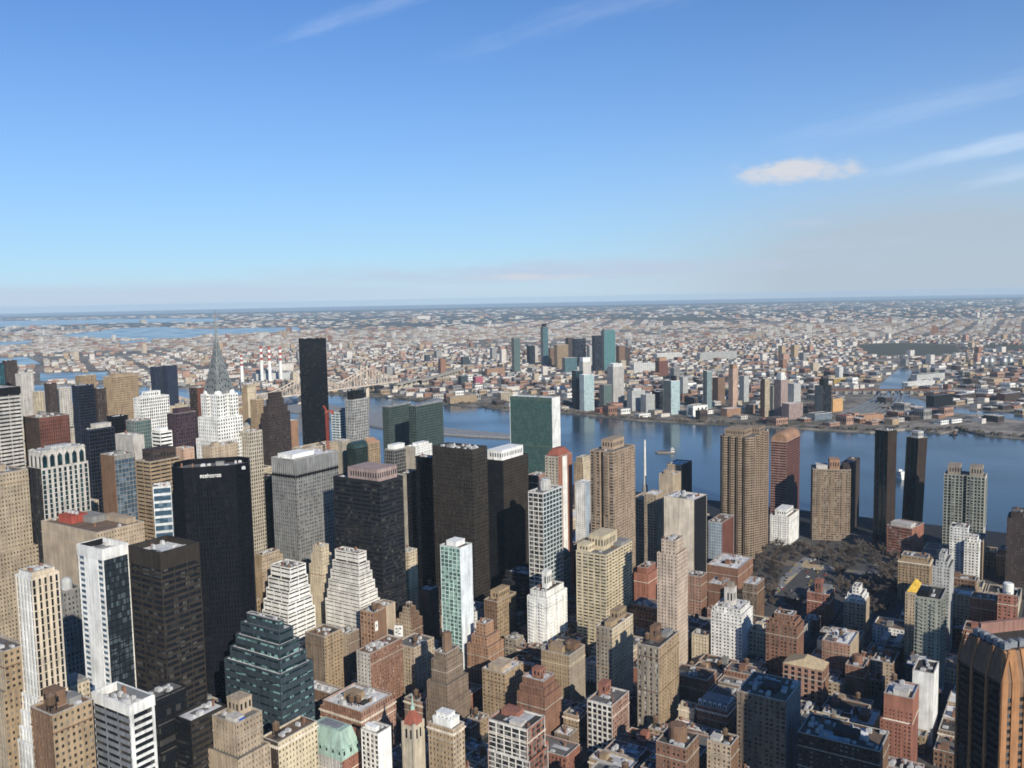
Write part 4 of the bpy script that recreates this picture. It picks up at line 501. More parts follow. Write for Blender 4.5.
FAR_LOW = [
('brown roofed pink brick low building in front of the black cubic building',1125.4,2292.7,37.1,18.8,22.2,'brickpale','roofbrown'),
('rusty roofed pink brick low building right of the red roofed hall',288.2,2495.4,39.3,27.1,24.6,'brickpale','roofred'),
('grey roofed grey low building left of the black cubic building',1044.1,2249.5,30.3,31.7,25.2,'grey','roofgrey'),
('brown roofed pink brick low building left of the mauve tower with white tip',657.2,2193.3,38.6,34.2,18.0,'brickpale','roofbrown'),
('brown roofed brick low building in front of the red roofed hall',268.3,2435.0,28.4,27.4,25.6,'brick','roofbrown'),
('brown roofed dark low building in front of the white building with black stripes',493.4,2305.5,25.7,18.0,24.4,'darkbrown','roofbrown'),
('rusty roofed pink brick low building right of the dark unfinished tower',820.4,2180.4,24.5,33.0,22.2,'brickpale','roofred'),
('brown roofed brick low building right of the pale blue riverside slab',531.2,2724.3,39.2,24.9,21.6,'brick','roofbrown'),
('brown roofed dark low building behind the red roofed hall',286.1,2793.3,36.7,25.9,23.2,'darkbrown','roofbrown'),
('brown roofed pink brick low building left of the dark unfinished tower',839.0,2439.4,36.1,33.7,17.9,'brickpale','roofbrown'),
('white roofed dark low building left of the dark unfinished tower',958.7,2802.1,40.6,22.4,20.8,'darkbrown','roofwhite'),
('tan roofed grey low building left of the slender sand pink tower',693.7,2810.7,33.0,34.2,25.5,'grey','rooftan'),
('rusty roofed pink brick low building right of the slender sand pink tower',794.9,2914.3,38.2,20.7,22.9,'brickpale','roofred'),
('tan roofed tan low building right of the black cubic building',1570.7,2728.8,36.1,30.7,20.7,'tan','rooftan'),
('left grey roofed brick low building left of the pale blue riverside slab',410.1,2560.2,27.7,36.0,23.3,'brick','roofgrey'),
('brown roofed pink brick low building left of the pale blue riverside slab',409.4,2659.5,31.9,32.5,21.3,'brickpale','roofbrown'),
('grey roofed tan low building right of the white building with black stripes',691.6,3108.5,40.1,37.9,22.9,'tan','roofgrey'),
('tan roofed brick low building behind the white building with black stripes',512.6,2465.2,26.5,18.9,21.5,'brick','rooftan'),
('right grey roofed pale low building left of the black cubic building',1023.5,2288.4,35.2,29.4,14.0,'pale','roofgrey'),
('left brown roofed pink brick low building right of the black cubic building',1771.0,3234.0,40.0,29.6,24.5,'brickpale','roofbrown'),
('white roofed white low building right of the pale blue riverside slab',610.3,3065.3,38.6,38.0,22.8,'white','roofwhite'),
('brown roofed brick low building left of the red roofed hall',226.2,2612.0,39.1,25.6,16.3,'brick','roofbrown'),
('tan roofed grey low building behind the mauve tower with white tip',717.1,2374.6,37.5,24.1,13.5,'grey','rooftan'),
('tan roofed dark low building behind the white building with black stripes',670.9,3147.4,35.4,27.1,25.0,'darkbrown','rooftan'),
('grey roofed tan low building right of the red roofed hall',348.1,2676.7,31.6,23.5,20.1,'tan','roofgrey'),
('brown roofed pale low building right of the black cubic building',1508.8,2845.4,35.7,22.8,20.1,'pale','roofbrown'),
('rusty roofed pink brick low building left of the tan waterfront factory',-451.9,3397.5,39.9,31.7,25.4,'brickpale','roofred'),
('white roofed grey low building left of the black cubic building',1063.4,2409.2,24.4,33.4,20.6,'grey','roofwhite'),
('grey roofed dark low building left of the black cubic building',1082.7,2569.0,29.1,29.5,19.6,'darkbrown','roofgrey'),
('left white roofed grey low building left of the dark unfinished tower',918.8,2681.2,35.2,35.2,17.4,'grey','roofwhite'),
('grey roofed brick low building left of the black cubic building',1345.6,2858.3,40.5,38.6,17.2,'brick','roofgrey'),
('left brown roofed dark low building right of the black cubic building',1568.7,3026.7,35.9,29.3,21.6,'darkbrown','roofbrown'),
('right white roofed pink brick low building left of the slender sand pink tower',812.0,3371.9,39.6,23.8,24.0,'brickpale','roofwhite'),
('brown roofed white low building behind the mauve tower with white tip',797.0,2616.4,27.9,18.1,20.3,'white','roofbrown'),
('grey roofed tan low building behind the dark unfinished tower',879.6,2461.0,40.2,28.8,12.4,'tan','roofgrey'),
('white roofed white low building in front of the broad beige tower',162.2,3026.4,32.8,22.5,22.7,'white','roofwhite'),
('tan roofed brick low building behind the tan waterfront factory',-203.4,2832.0,25.6,20.0,25.5,'brick','rooftan'),
('tan roofed grey low building right of the pale blue riverside slab',589.7,3104.2,29.7,36.7,26.4,'grey','rooftan'),
('rusty roofed white low building behind the black cubic building',1707.7,3549.1,40.8,36.6,25.1,'white','roofred'),
('rightmost white roofed dark low building right of the black cubic building',1187.3,2176.1,25.1,37.8,15.2,'darkbrown','roofwhite'),
('left tan roofed dark low building left of the red roofed hall',144.3,2668.1,38.6,38.7,14.8,'darkbrown','rooftan'),
('tan roofed brick low building left of the black cubic building',982.9,2266.8,23.3,36.2,17.7,'brick','rooftan'),
('left rusty roofed tan low building behind the dark unfinished tower',959.4,2702.8,39.8,38.6,14.5,'tan','roofred'),
('white roofed tan low building behind the tan waterfront factory',-162.7,2853.6,40.7,28.3,15.7,'tan','roofwhite'),
('white roofed tan low building behind the mauve tower with white tip',956.6,3100.0,39.6,36.4,18.7,'tan','roofwhite'),
('grey roofed pink brick low building right of the white crowned riverside tower',427.2,3017.8,32.7,18.3,21.5,'brickpale','roofgrey'),
('grey roofed brick low building left of the tan waterfront factory',-350.7,3501.2,40.0,28.0,23.7,'brick','roofgrey'),
('tan roofed pink brick low building right of the mauve tower with white tip',957.3,3000.7,32.7,18.3,21.2,'brickpale','rooftan'),
('tan roofed pale low building left of the tan waterfront factory',-244.7,2909.7,39.4,19.9,16.2,'pale','rooftan'),
('grey roofed pale low building right of the power plant hall',-593.0,3173.0,31.1,21.2,24.5,'pale','roofgrey'),
('brown roofed dark low building left of the black cubic building',1003.5,2227.9,37.4,31.3,10.0,'darkbrown','roofbrown'),
('tan roofed tan low building right of the mauve tower with white tip',757.7,2396.2,31.7,20.2,13.6,'tan','rooftan'),
('left tan roofed pale low building right of the black cubic building',1166.7,2215.0,40.4,36.5,9.1,'pale','rooftan'),
('rusty roofed grey low building left of the black cubic building',1104.7,2331.5,30.1,27.0,13.5,'grey','roofred'),
('grey roofed white low building right of the red roofed hall',308.9,2456.6,31.4,19.9,14.2,'white','roofgrey'),
('white roofed dark low building left of the tan waterfront factory',-266.0,3047.9,28.2,20.8,24.1,'darkbrown','roofwhite'),
('brown roofed grey low building in front of the power plant hall',-859.5,3380.1,38.1,27.6,21.7,'grey','roofbrown'),
('tan roofed grey low building right of the red roofed hall',328.1,2616.3,26.2,33.2,18.9,'grey','rooftan'),
('brown roofed pink brick low building left of the tan waterfront factory',-470.5,3138.5,27.6,27.0,25.2,'brickpale','roofbrown'),
('grey roofed white low building behind the tan waterfront factory',-184.1,2991.8,35.9,22.6,17.6,'white','roofgrey'),
('grey roofed dark low building left of the white building with black stripes',531.9,2625.0,21.6,35.5,22.4,'darkbrown','roofgrey'),
('rusty roofed grey low building behind the tan waterfront factory',-204.1,2931.3,23.9,23.6,25.3,'grey','roofred'),
('left tan roofed tan low building left of the mauve tower with white tip',815.5,2875.4,35.4,26.5,16.4,'tan','rooftan'),
('left grey roofed white low building right of the black cubic building',1085.5,2171.8,38.1,19.4,8.7,'white','roofgrey'),
('right grey roofed brick low building left of the pale blue riverside slab',508.5,3061.0,39.6,24.2,16.6,'brick','roofgrey'),
('middle grey roofed dark low building right of the black cubic building',1328.5,2400.7,34.7,32.8,11.6,'darkbrown','roofgrey'),
('grey roofed pale low building left of the tan waterfront factory',-492.6,3375.9,38.5,33.5,20.5,'pale','roofgrey'),
('left tan roofed grey low building right of the black cubic building',1709.1,3350.5,39.3,18.4,19.8,'grey','rooftan'),
('rusty roofed tan low building behind the black cubic building',1326.4,2698.6,32.7,28.6,15.1,'tan','roofred'),
('right tan roofed pale low building right of the black cubic building',1348.4,2461.1,29.2,21.2,14.0,'pale','rooftan'),
('middle white roofed tan low building right of the black cubic building',1669.1,3229.7,27.3,21.5,25.9,'tan','roofwhite'),
('tan roofed pink brick low building left of the white crowned riverside tower',284.0,3091.2,40.2,33.4,15.9,'brickpale','rooftan'),
('grey roofed dark low building right of the dark unfinished tower',1260.9,3311.6,33.8,27.9,21.6,'darkbrown','roofgrey'),
('right white roofed tan low building right of the black cubic building',1329.1,2301.4,32.1,22.8,10.9,'tan','roofwhite'),
('left white roofed tan low building right of the black cubic building',1266.5,2517.2,38.6,23.5,10.8,'tan','roofwhite'),
('rusty roofed brick low building behind the white crowned riverside tower',424.4,3415.0,34.8,27.1,21.9,'brick','roofred'),
('grey roofed pink brick low building behind the pale blue riverside slab',548.4,3181.9,35.0,31.4,18.8,'brickpale','roofgrey'),
('rusty roofed dark low building behind the dark unfinished tower',1239.5,3449.7,40.2,27.1,19.2,'darkbrown','roofred'),
('brown roofed pale low building behind the white crowned riverside tower',365.3,3134.4,31.4,24.2,20.0,'pale','roofbrown'),
('grey roofed pink brick low building in front of the dark unfinished tower',779.8,2158.8,34.8,22.5,8.5,'brickpale','roofgrey'),
('right white roofed white low building right of the dark unfinished tower',1201.0,3130.2,26.3,30.2,23.5,'white','roofwhite'),
('right grey roofed dark low building right of the black cubic building',2034.0,3523.3,40.4,28.0,19.4,'darkbrown','roofgrey'),
('white roofed white low building left of the pale blue riverside slab',350.2,2378.9,37.8,21.3,9.4,'white','roofwhite'),
('grey roofed pink brick low building behind the black cubic building',1305.7,2737.4,36.7,27.4,12.8,'brickpale','roofgrey'),
('brown roofed grey low building right of the magenta building',16.9,3397.6,31.5,19.4,23.0,'grey','roofbrown'),
('tan roofed pale low building right of the magenta building',-40.9,2918.4,34.2,37.3,15.5,'pale','rooftan'),
('rusty roofed pale low building behind the magenta building',-126.3,3471.0,33.9,25.6,22.0,'pale','roofred'),
('white roofed grey low building behind the tan waterfront factory',-122.1,2875.2,29.6,27.9,17.3,'grey','roofwhite'),
('right rusty roofed pale low building left of the tan waterfront factory',-410.6,3319.8,40.7,33.0,16.7,'pale','roofred'),
('brown roofed dark low building right of the tan waterfront factory',-39.5,2719.8,36.4,33.6,12.4,'darkbrown','roofbrown'),
('left grey roofed brick low building right of the black cubic building',1771.7,3134.7,40.1,19.9,15.0,'brick','roofgrey'),
('tan roofed pink brick low building right of the power plant hall',-635.1,3350.0,39.1,33.6,17.4,'brickpale','rooftan'),
('second from left white roofed white low building right of the black cubic building',1407.6,2741.8,38.6,28.8,11.8,'white','roofwhite'),
('grey roofed pale low building left of the dark unfinished tower',1018.6,2983.4,28.4,21.6,18.8,'pale','roofgrey'),
('brown roofed brick low building behind the red roofed hall',306.8,2754.4,22.9,33.9,19.9,'brick','roofbrown'),
('right white roofed pink brick low building right of the black cubic building',1470.3,2525.9,38.5,33.3,9.9,'brickpale','roofwhite'),
('grey roofed white low building in front of the black cubic building',1044.8,2150.2,29.3,19.8,9.5,'white','roofgrey'),
('white roofed pale low building right of the black cubic building',1307.1,2538.8,27.5,20.3,14.0,'pale','roofwhite'),
('tan roofed pink brick low building behind the white building with black stripes',651.7,2987.6,38.7,28.9,13.7,'brickpale','rooftan'),
('white roofed pale low building right of the white building with black stripes',593.2,2607.7,38.1,22.9,10.6,'pale','roofwhite'),
('right grey roofed brick low building right of the black cubic building',1912.8,3359.2,37.3,29.9,17.9,'brick','roofgrey'),
('left grey roofed grey low building right of the dark unfinished tower',980.1,2663.9,32.8,27.1,12.8,'grey','roofgrey'),
('white roofed pink brick low building left of the dark unfinished tower',1098.4,3225.2,34.1,36.5,18.0,'brickpale','roofwhite'),
('grey roofed dark low building left of the pale blue riverside slab',489.2,2901.3,28.6,23.5,17.4,'darkbrown','roofgrey'),
('rusty roofed grey low building right of the power plant hall',-573.8,3332.7,37.3,23.6,17.5,'grey','roofred'),
('brown roofed dark low building left of the broad beige tower',99.5,3242.2,37.4,33.2,16.5,'darkbrown','roofbrown'),
('tan roofed pink brick low building behind the tan waterfront factory',-165.5,3250.8,29.9,32.2,20.7,'brickpale','rooftan'),
('white roofed tan low building in front of the broad beige tower',160.1,3324.3,38.4,27.9,16.8,'tan','roofwhite'),
('third from left white roofed white low building right of the black cubic building',1630.6,2910.2,28.8,32.8,17.1,'white','roofwhite'),
('tan roofed pale low building left of the white building with black stripes',472.0,2443.6,38.1,38.9,9.1,'pale','rooftan'),
('left white roofed grey low building left of the mauve tower with white tip',775.6,2754.6,36.4,30.6,12.1,'grey','roofwhite'),
('left grey roofed tan low building left of the tan waterfront factory',-449.8,3099.6,34.4,37.7,16.0,'tan','roofgrey'),
('tan roofed pale low building behind the white building with black stripes',492.7,2404.8,38.6,19.7,8.6,'pale','rooftan'),
('tan roofed brick low building behind the pale blue riverside slab',529.1,3022.2,21.9,37.4,23.8,'brick','rooftan'),
('middle white roofed brick low building left of the tan waterfront factory',-368.6,3142.8,38.9,37.2,14.4,'brick','roofwhite'),
('brown roofed white low building right of the tan waterfront factory',-124.2,3173.1,29.4,25.0,19.4,'white','roofbrown'),
('white roofed grey low building right of the pale blue riverside slab',649.6,3285.5,24.8,36.0,24.5,'grey','roofwhite'),
('white roofed pale low building right of the magenta building',-24.4,3475.3,35.7,21.0,18.9,'pale','roofwhite'),
('left grey roofed brick low building left of the mauve tower with white tip',856.1,2897.0,40.9,37.5,11.3,'brick','roofgrey'),
('grey roofed pink brick low building right of the mauve tower with white tip',897.4,2819.3,38.9,34.7,11.3,'brickpale','roofgrey'),
('grey roofed brick low building right of the slender sand pink tower',834.8,3035.2,35.4,22.9,14.3,'brick','roofgrey'),
('right tan roofed dark low building left of the red roofed hall',184.9,2689.7,39.9,25.8,9.8,'darkbrown','rooftan'),
('rusty roofed tan low building behind the pale blue riverside slab',469.9,2741.5,31.3,24.1,12.9,'tan','roofred'),
('grey roofed pink brick low building left of the pale blue riverside slab',527.7,3220.7,33.0,22.9,16.8,'brickpale','roofgrey'),
('rightmost white roofed white low building right of the black cubic building',1530.1,2707.2,33.3,29.7,11.8,'white','roofwhite'),
('grey roofed white low building right of the power plant hall',-575.2,3531.3,32.3,30.9,20.6,'white','roofgrey'),
('right grey roofed grey low building behind the pale blue riverside slab',668.1,3544.6,33.9,23.2,19.7,'grey','roofgrey'),
('rusty roofed brick low building right of the mauve tower with white tip',1177.6,3566.3,31.6,30.5,21.2,'brick','roofred'),
('left white roofed white low building right of the dark unfinished tower',1320.1,3592.2,32.3,27.9,21.0,'white','roofwhite'),
('tan roofed pink brick low building right of the black cubic building',1691.9,2892.9,21.6,18.9,20.2,'brickpale','rooftan'),
('white roofed brick low building in front of the power plant hall',-921.5,3496.7,27.5,31.5,23.1,'brick','roofwhite'),
('grey roofed pink brick low building behind the mauve tower with white tip',777.0,2556.0,27.7,33.3,12.2,'brickpale','roofgrey'),
('left rusty roofed tan low building left of the tan waterfront factory',-511.8,3216.2,21.7,21.4,24.6,'tan','roofred'),
('right brown roofed brick low building right of the black cubic building',1428.9,2603.6,33.0,31.7,10.6,'brick','roofbrown'),
('right white roofed grey low building left of the mauve tower with white tip',796.3,2715.7,28.5,27.9,13.3,'grey','roofwhite'),
('rusty roofed grey low building behind the white building with black stripes',750.1,3488.5,37.3,19.4,16.8,'grey','roofred'),
('brown roofed tan low building left of the red roofed hall',245.5,2771.7,36.9,32.0,10.7,'tan','roofbrown'),
('white roofed brick low building right of the slender sand pink tower',694.4,2711.4,38.3,36.2,9.7,'brick','roofwhite'),
('brown roofed grey low building right of the black cubic building',1689.8,3190.8,40.4,38.1,12.7,'grey','roofbrown'),
('rusty roofed tan low building right of the dark unfinished tower',1281.6,3272.7,27.1,36.8,19.9,'tan','roofred'),
('left grey roofed grey low building behind the pale blue riverside slab',471.3,2542.9,33.0,27.0,9.8,'grey','roofgrey'),
('tan roofed pale low building right of the dark unfinished tower',1402.0,3536.1,40.6,28.4,15.4,'pale','rooftan'),
('right grey roofed grey low building behind the black cubic building',1346.3,2759.0,37.4,35.9,10.1,'grey','roofgrey'),
('grey roofed pink brick low building right of the pale blue riverside slab',591.1,2905.6,27.8,22.6,15.1,'brickpale','roofgrey'),
('brown roofed dark low building behind the dark unfinished tower',1139.0,3246.8,27.8,28.6,18.7,'darkbrown','roofbrown'),
('white roofed brick low building right of the dark unfinished tower',861.0,2202.0,20.4,31.8,11.5,'brick','roofwhite'),
('grey roofed grey low building behind the slender sand pink tower',832.7,3333.1,28.6,28.4,18.9,'grey','roofgrey'),
('grey roofed grey low building left of the mauve tower with white tip',995.2,3419.4,24.1,22.9,23.5,'grey','roofgrey'),
('middle white roofed grey low building left of the mauve tower with white tip',974.5,3458.3,28.3,19.9,20.4,'grey','roofwhite'),
('left grey roofed pale low building left of the black cubic building',962.9,2206.3,24.6,20.5,9.5,'pale','roofgrey'),
('brown roofed dark low building behind the slender sand pink tower',892.6,3514.4,35.0,22.6,16.9,'darkbrown','roofbrown'),
('brown roofed brick low building right of the power plant hall',-594.4,3371.6,25.2,28.6,21.4,'brick','roofbrown'),
('brown roofed grey low building behind the tan waterfront factory',-206.2,3229.2,34.8,32.4,14.2,'grey','roofbrown'),
('tan roofed dark low building left of the white crowned riverside tower',283.3,3190.5,33.6,29.7,14.3,'darkbrown','rooftan'),
('white roofed brick low building right of the broad beige tower',241.3,3367.5,40.1,33.8,13.3,'brick','roofwhite'),
('rusty roofed brick low building left of the mauve tower with white tip',1035.8,3441.0,27.6,21.8,20.2,'brick','roofred'),
('grey roofed tan low building in front of the broad beige tower',161.5,3125.7,34.5,20.8,13.3,'tan','roofgrey'),
('white roofed tan low building right of the long white industrial building',708.7,3566.2,36.5,31.3,16.4,'tan','roofwhite'),
('rusty roofed grey low building left of the mauve tower with white tip',935.3,3238.1,37.5,29.8,13.1,'grey','roofred'),
('middle grey roofed tan low building left of the tan waterfront factory',-289.5,3483.9,26.7,35.4,21.3,'tan','roofgrey'),
('tan roofed grey low building behind the tan waterfront factory',-186.9,3388.9,40.2,23.5,13.4,'grey','rooftan'),
('grey roofed dark low building in front of the power plant hall',-838.8,3341.3,21.4,37.9,24.4,'darkbrown','roofgrey'),
('left white roofed pink brick low building left of the slender sand pink tower',770.7,3449.6,37.7,26.2,14.7,'brickpale','roofwhite'),
('tan roofed dark low building right of the black cubic building',1768.9,3531.9,22.8,25.0,25.3,'darkbrown','rooftan'),
('grey roofed tan low building left of the pale blue riverside slab',469.2,2840.8,24.0,24.2,15.6,'tan','roofgrey'),
('right brown roofed pink brick low building right of the black cubic building',1852.3,3277.2,30.0,34.9,16.5,'brickpale','roofbrown'),
('white roofed pale low building right of the slender sand pink tower',655.2,2491.2,38.7,23.5,7.4,'pale','roofwhite'),
('tan roofed tan low building left of the slender sand pink tower',673.0,2849.5,29.3,30.5,12.7,'tan','rooftan'),
('grey roofed pale low building behind the white building with black stripes',572.5,2646.6,29.3,34.3,10.9,'pale','roofgrey'),
('grey roofed grey low building behind the mauve tower with white tip',896.8,2918.6,39.1,33.9,9.9,'grey','roofgrey'),
('left grey roofed grey low building behind the black cubic building',1647.1,3467.1,24.0,36.3,22.7,'grey','roofgrey'),
('white roofed white low building left of the broad beige tower',138.7,3462.4,38.6,29.4,14.0,'white','roofwhite'),
('white roofed brick low building right of the magenta building',-62.9,3155.8,39.3,33.9,11.4,'brick','roofwhite'),
('third from left white roofed dark low building right of the black cubic building',1448.9,2664.1,32.8,26.7,9.7,'darkbrown','roofwhite'),
('brown roofed pale low building right of the red roofed hall',307.5,2655.1,22.0,26.1,14.4,'pale','roofbrown'),
('grey roofed pale low building left of the broad beige tower',121.6,3004.8,35.3,33.9,11.5,'pale','roofgrey'),
('right grey roofed grey low building left of the dark unfinished tower',858.9,2499.9,28.8,18.4,9.7,'grey','roofgrey'),
('white roofed white low building behind the pale blue riverside slab',450.7,2581.8,38.0,24.6,7.8,'white','roofwhite'),
('white roofed tan low building left of the slender sand pink tower',732.9,3030.8,35.4,23.9,11.5,'tan','roofwhite'),
('second from left white roofed dark low building right of the black cubic building',1287.8,2379.1,28.8,23.5,8.7,'darkbrown','roofwhite'),
('white roofed grey low building right of the white crowned riverside tower',388.7,2698.3,37.1,34.5,8.7,'grey','roofwhite'),
('white roofed grey low building left of the white crowned riverside tower',324.6,3112.8,26.1,20.5,16.3,'grey','roofwhite'),
('rusty roofed pink brick low building left of the mauve tower with white tip',636.6,2232.1,20.9,18.2,10.5,'brickpale','roofred'),
('white roofed tan low building right of the tan waterfront factory',-102.9,3035.0,28.4,18.4,14.3,'tan','roofwhite'),
('rusty roofed dark low building left of the tan waterfront factory',-330.1,3462.3,40.3,33.5,13.1,'darkbrown','roofred'),
('brown roofed pale low building left of the long white industrial building',546.3,3479.8,36.1,34.1,14.7,'pale','roofbrown'),
('right rusty roofed tan low building left of the tan waterfront factory',-286.7,3086.7,28.3,18.7,14.7,'tan','roofred'),
('right grey roofed grey low building right of the dark unfinished tower',1382.7,3376.4,25.6,37.6,19.4,'grey','roofgrey'),
('white roofed brick low building right of the mauve tower with white tip',877.5,2758.9,24.8,29.3,13.4,'brick','roofwhite'),
('white roofed white low building left of the red roofed hall',183.5,2888.2,26.3,26.8,13.8,'white','roofwhite'),
('tan roofed pink brick low building left of the broad beige tower',78.9,3281.1,23.9,20.7,19.6,'brickpale','rooftan'),
('tan roofed grey low building left of the black cubic building',1606.5,3445.5,20.6,29.4,25.1,'grey','rooftan'),
('brown roofed dark low building right of the white building with black stripes',632.4,2827.9,37.7,20.0,9.2,'darkbrown','roofbrown'),
('brown roofed pale low building left of the mauve tower with white tip',755.6,2694.1,36.7,26.1,8.6,'pale','roofbrown'),
('brown roofed brick low building left of the long white industrial building',566.2,3540.2,28.1,33.5,19.2,'brick','roofbrown'),
('tan roofed white low building right of the power plant hall',-676.4,3427.7,31.5,38.5,16.0,'white','rooftan'),
('tan roofed pink brick low building right of the dark unfinished tower',881.7,2163.1,24.5,19.4,8.2,'brickpale','rooftan'),
('white roofed brick low building right of the black cubic building',1386.9,2780.6,32.4,36.5,10.2,'brick','roofwhite'),
('tan roofed tan low building behind the white crowned riverside tower',366.7,2935.8,40.3,25.4,9.1,'tan','rooftan'),
('grey roofed white low building behind the slender sand pink tower',773.5,3052.4,29.6,24.4,13.4,'white','roofgrey'),
('brown roofed white low building behind the white building with black stripes',533.3,2426.4,27.2,22.5,9.2,'white','roofbrown'),
('tan roofed brick low building left of the mauve tower with white tip',1015.1,3479.9,39.4,36.5,13.0,'brick','rooftan'),
('brown roofed white low building right of the black cubic building',1933.5,3320.4,33.8,20.5,13.8,'white','roofbrown'),
('brown roofed tan low building left of the black cubic building',1083.4,2469.7,30.7,26.8,8.4,'tan','roofbrown'),
('brown roofed white low building left of the broad beige tower',97.4,3540.1,37.7,22.7,14.0,'white','roofbrown'),
('right grey roofed brick low building left of the mauve tower with white tip',876.1,2957.5,35.3,27.1,10.4,'brick','roofgrey'),
('right rusty roofed tan low building behind the dark unfinished tower',1279.5,3570.6,26.1,24.1,20.5,'tan','roofred'),
('grey roofed pale low building left of the pale blue riverside slab',547.0,3380.5,33.9,22.1,14.1,'pale','roofgrey'),
('grey roofed brick low building left of the broad beige tower',100.2,3142.9,29.4,35.7,14.0,'brick','roofgrey'),
('left brown roofed brick low building right of the black cubic building',1408.3,2642.5,22.6,33.3,12.9,'brick','roofbrown'),
('grey roofed white low building left of the mauve tower with white tip',954.5,3397.9,21.4,32.0,22.3,'white','roofgrey'),
('right grey roofed pink brick low building left of the tan waterfront factory',-248.2,3406.2,37.1,25.0,13.0,'brickpale','roofgrey'),
('right grey roofed white low building right of the black cubic building',1488.8,2784.9,26.7,38.6,12.0,'white','roofgrey'),
('left grey roofed dark low building right of the black cubic building',1508.1,2944.7,39.4,32.1,9.1,'darkbrown','roofgrey'),
('grey roofed grey low building right of the black cubic building',1792.4,3095.9,39.4,22.1,10.0,'grey','roofgrey'),
('white roofed tan low building left of the black cubic building',1104.0,2430.8,33.2,37.1,7.3,'tan','roofwhite'),
('rusty roofed pink brick low building right of the black cubic building',1369.1,2422.3,35.4,37.7,6.8,'brickpale','roofred'),
('rusty roofed grey low building behind the black cubic building',1245.8,2556.1,23.8,27.5,11.2,'grey','roofred'),
('brown roofed brick low building behind the black cubic building',1426.8,2901.5,20.0,18.8,17.0,'brick','roofbrown'),
('left grey roofed pink brick low building right of the red roofed hall',326.7,2814.9,33.9,37.9,9.4,'brickpale','roofgrey'),
('tan roofed white low building right of the dark unfinished tower',1301.5,3333.2,34.2,18.9,13.1,'white','rooftan'),
('rusty roofed white low building right of the black cubic building',1468.2,2823.8,37.1,32.0,8.6,'white','roofred'),
('tan roofed pink brick low building left of the black cubic building',1042.7,2448.1,34.1,33.6,7.1,'brickpale','rooftan'),
('white roofed pink brick low building left of the tan waterfront factory',-224.7,2970.2,25.8,31.3,13.7,'brickpale','roofwhite'),
('left white roofed brick low building left of the tan waterfront factory',-472.6,3436.4,30.0,30.1,15.8,'brick','roofwhite'),
('leftmost white roofed white low building right of the black cubic building',1286.4,2577.7,28.1,21.4,9.4,'white','roofwhite'),
('brown roofed dark low building left of the white crowned riverside tower',304.7,3052.3,32.6,38.6,11.4,'darkbrown','roofbrown'),
('grey roofed dark low building left of the slender sand pink tower',792.1,3311.5,21.5,24.8,20.3,'darkbrown','roofgrey'),
('brown roofed pink brick low building left of the slim teal tower',37.5,3358.8,31.8,34.4,14.1,'brickpale','roofbrown'),
('brown roofed dark low building left of the dark unfinished tower',818.3,2478.3,25.9,28.2,9.4,'darkbrown','roofbrown'),
('grey roofed tan low building right of the black cubic building',1850.9,3475.8,27.9,19.1,17.1,'tan','roofgrey'),
('white roofed dark low building right of the pale blue riverside slab',690.2,3307.1,22.6,29.9,19.0,'darkbrown','roofwhite'),
('leftmost white roofed dark low building right of the black cubic building',1769.6,3432.6,29.7,38.0,15.6,'darkbrown','roofwhite'),
('left rusty roofed pale low building left of the tan waterfront factory',-554.5,3492.5,23.7,20.8,20.2,'pale','roofred'),
('tan roofed grey low building right of the power plant hall',-532.5,3255.0,28.8,20.5,14.4,'grey','rooftan'),
('tan roofed pink brick low building left of the red roofed hall',242.7,3168.9,27.9,19.7,14.0,'brickpale','rooftan'),
('right white roofed brick low building left of the tan waterfront factory',-288.8,3384.6,27.0,26.1,16.5,'brick','roofwhite'),
('white roofed pink brick low building right of the white building with black stripes',672.3,2948.8,29.3,25.4,11.5,'brickpale','roofwhite'),
('grey roofed dark low building left of the tan waterfront factory',-349.4,3302.6,40.6,20.0,10.4,'darkbrown','roofgrey'),
('grey roofed tan low building left of the white crowned riverside tower',281.2,3488.4,36.8,27.6,12.8,'tan','roofgrey'),
('right tan roofed grey low building right of the black cubic building',1550.8,2668.4,26.8,24.2,10.3,'grey','rooftan'),
('grey roofed tan low building right of the magenta building',-20.2,2879.6,27.1,37.9,11.8,'tan','roofgrey'),
('left grey roofed tan low building right of the slender sand pink tower',814.1,3074.0,28.1,35.9,12.9,'tan','roofgrey'),
('rusty roofed dark low building left of the mauve tower with white tip',696.5,2413.5,24.9,32.3,8.9,'darkbrown','roofred'),
('white roofed dark low building left of the broad beige tower',80.3,3082.5,33.7,30.0,10.7,'darkbrown','roofwhite'),
('rusty roofed grey low building behind the mauve tower with white tip',1036.5,3341.8,40.3,34.1,10.5,'grey','roofred'),
('rusty roofed white low building right of the white crowned riverside tower',407.3,2957.4,37.2,18.4,8.9,'white','roofred'),
('tan roofed white low building left of the magenta building',-167.6,3548.7,28.6,23.7,16.6,'white','rooftan'),
('tan roofed dark low building right of the dark unfinished tower',1282.3,3173.4,32.0,32.1,11.8,'darkbrown','rooftan'),
('tan roofed pale low building right of the slender sand pink tower',595.3,2309.8,22.7,31.9,8.8,'pale','rooftan'),
('right grey roofed tan low building right of the slender sand pink tower',894.7,3216.5,27.7,37.3,14.0,'tan','roofgrey'),
('left white roofed pink brick low building right of the black cubic building',1731.1,3113.1,32.2,21.9,11.3,'brickpale','roofwhite'),
('white roofed grey low building left of the red roofed hall',223.5,3009.1,41.0,27.6,8.3,'grey','roofwhite'),
('grey roofed white low building behind the white building with black stripes',631.7,2927.2,38.6,18.8,8.3,'white','roofgrey'),
('rusty roofed brick low building right of the magenta building',-23.7,3376.0,23.8,30.3,17.9,'brick','roofred'),
('white roofed brick low building left of the dark unfinished tower',738.5,2236.5,22.5,24.8,8.2,'brick','roofwhite'),
('left grey roofed pink brick low building left of the tan waterfront factory',-348.7,3203.3,37.4,27.4,10.2,'brickpale','roofgrey'),
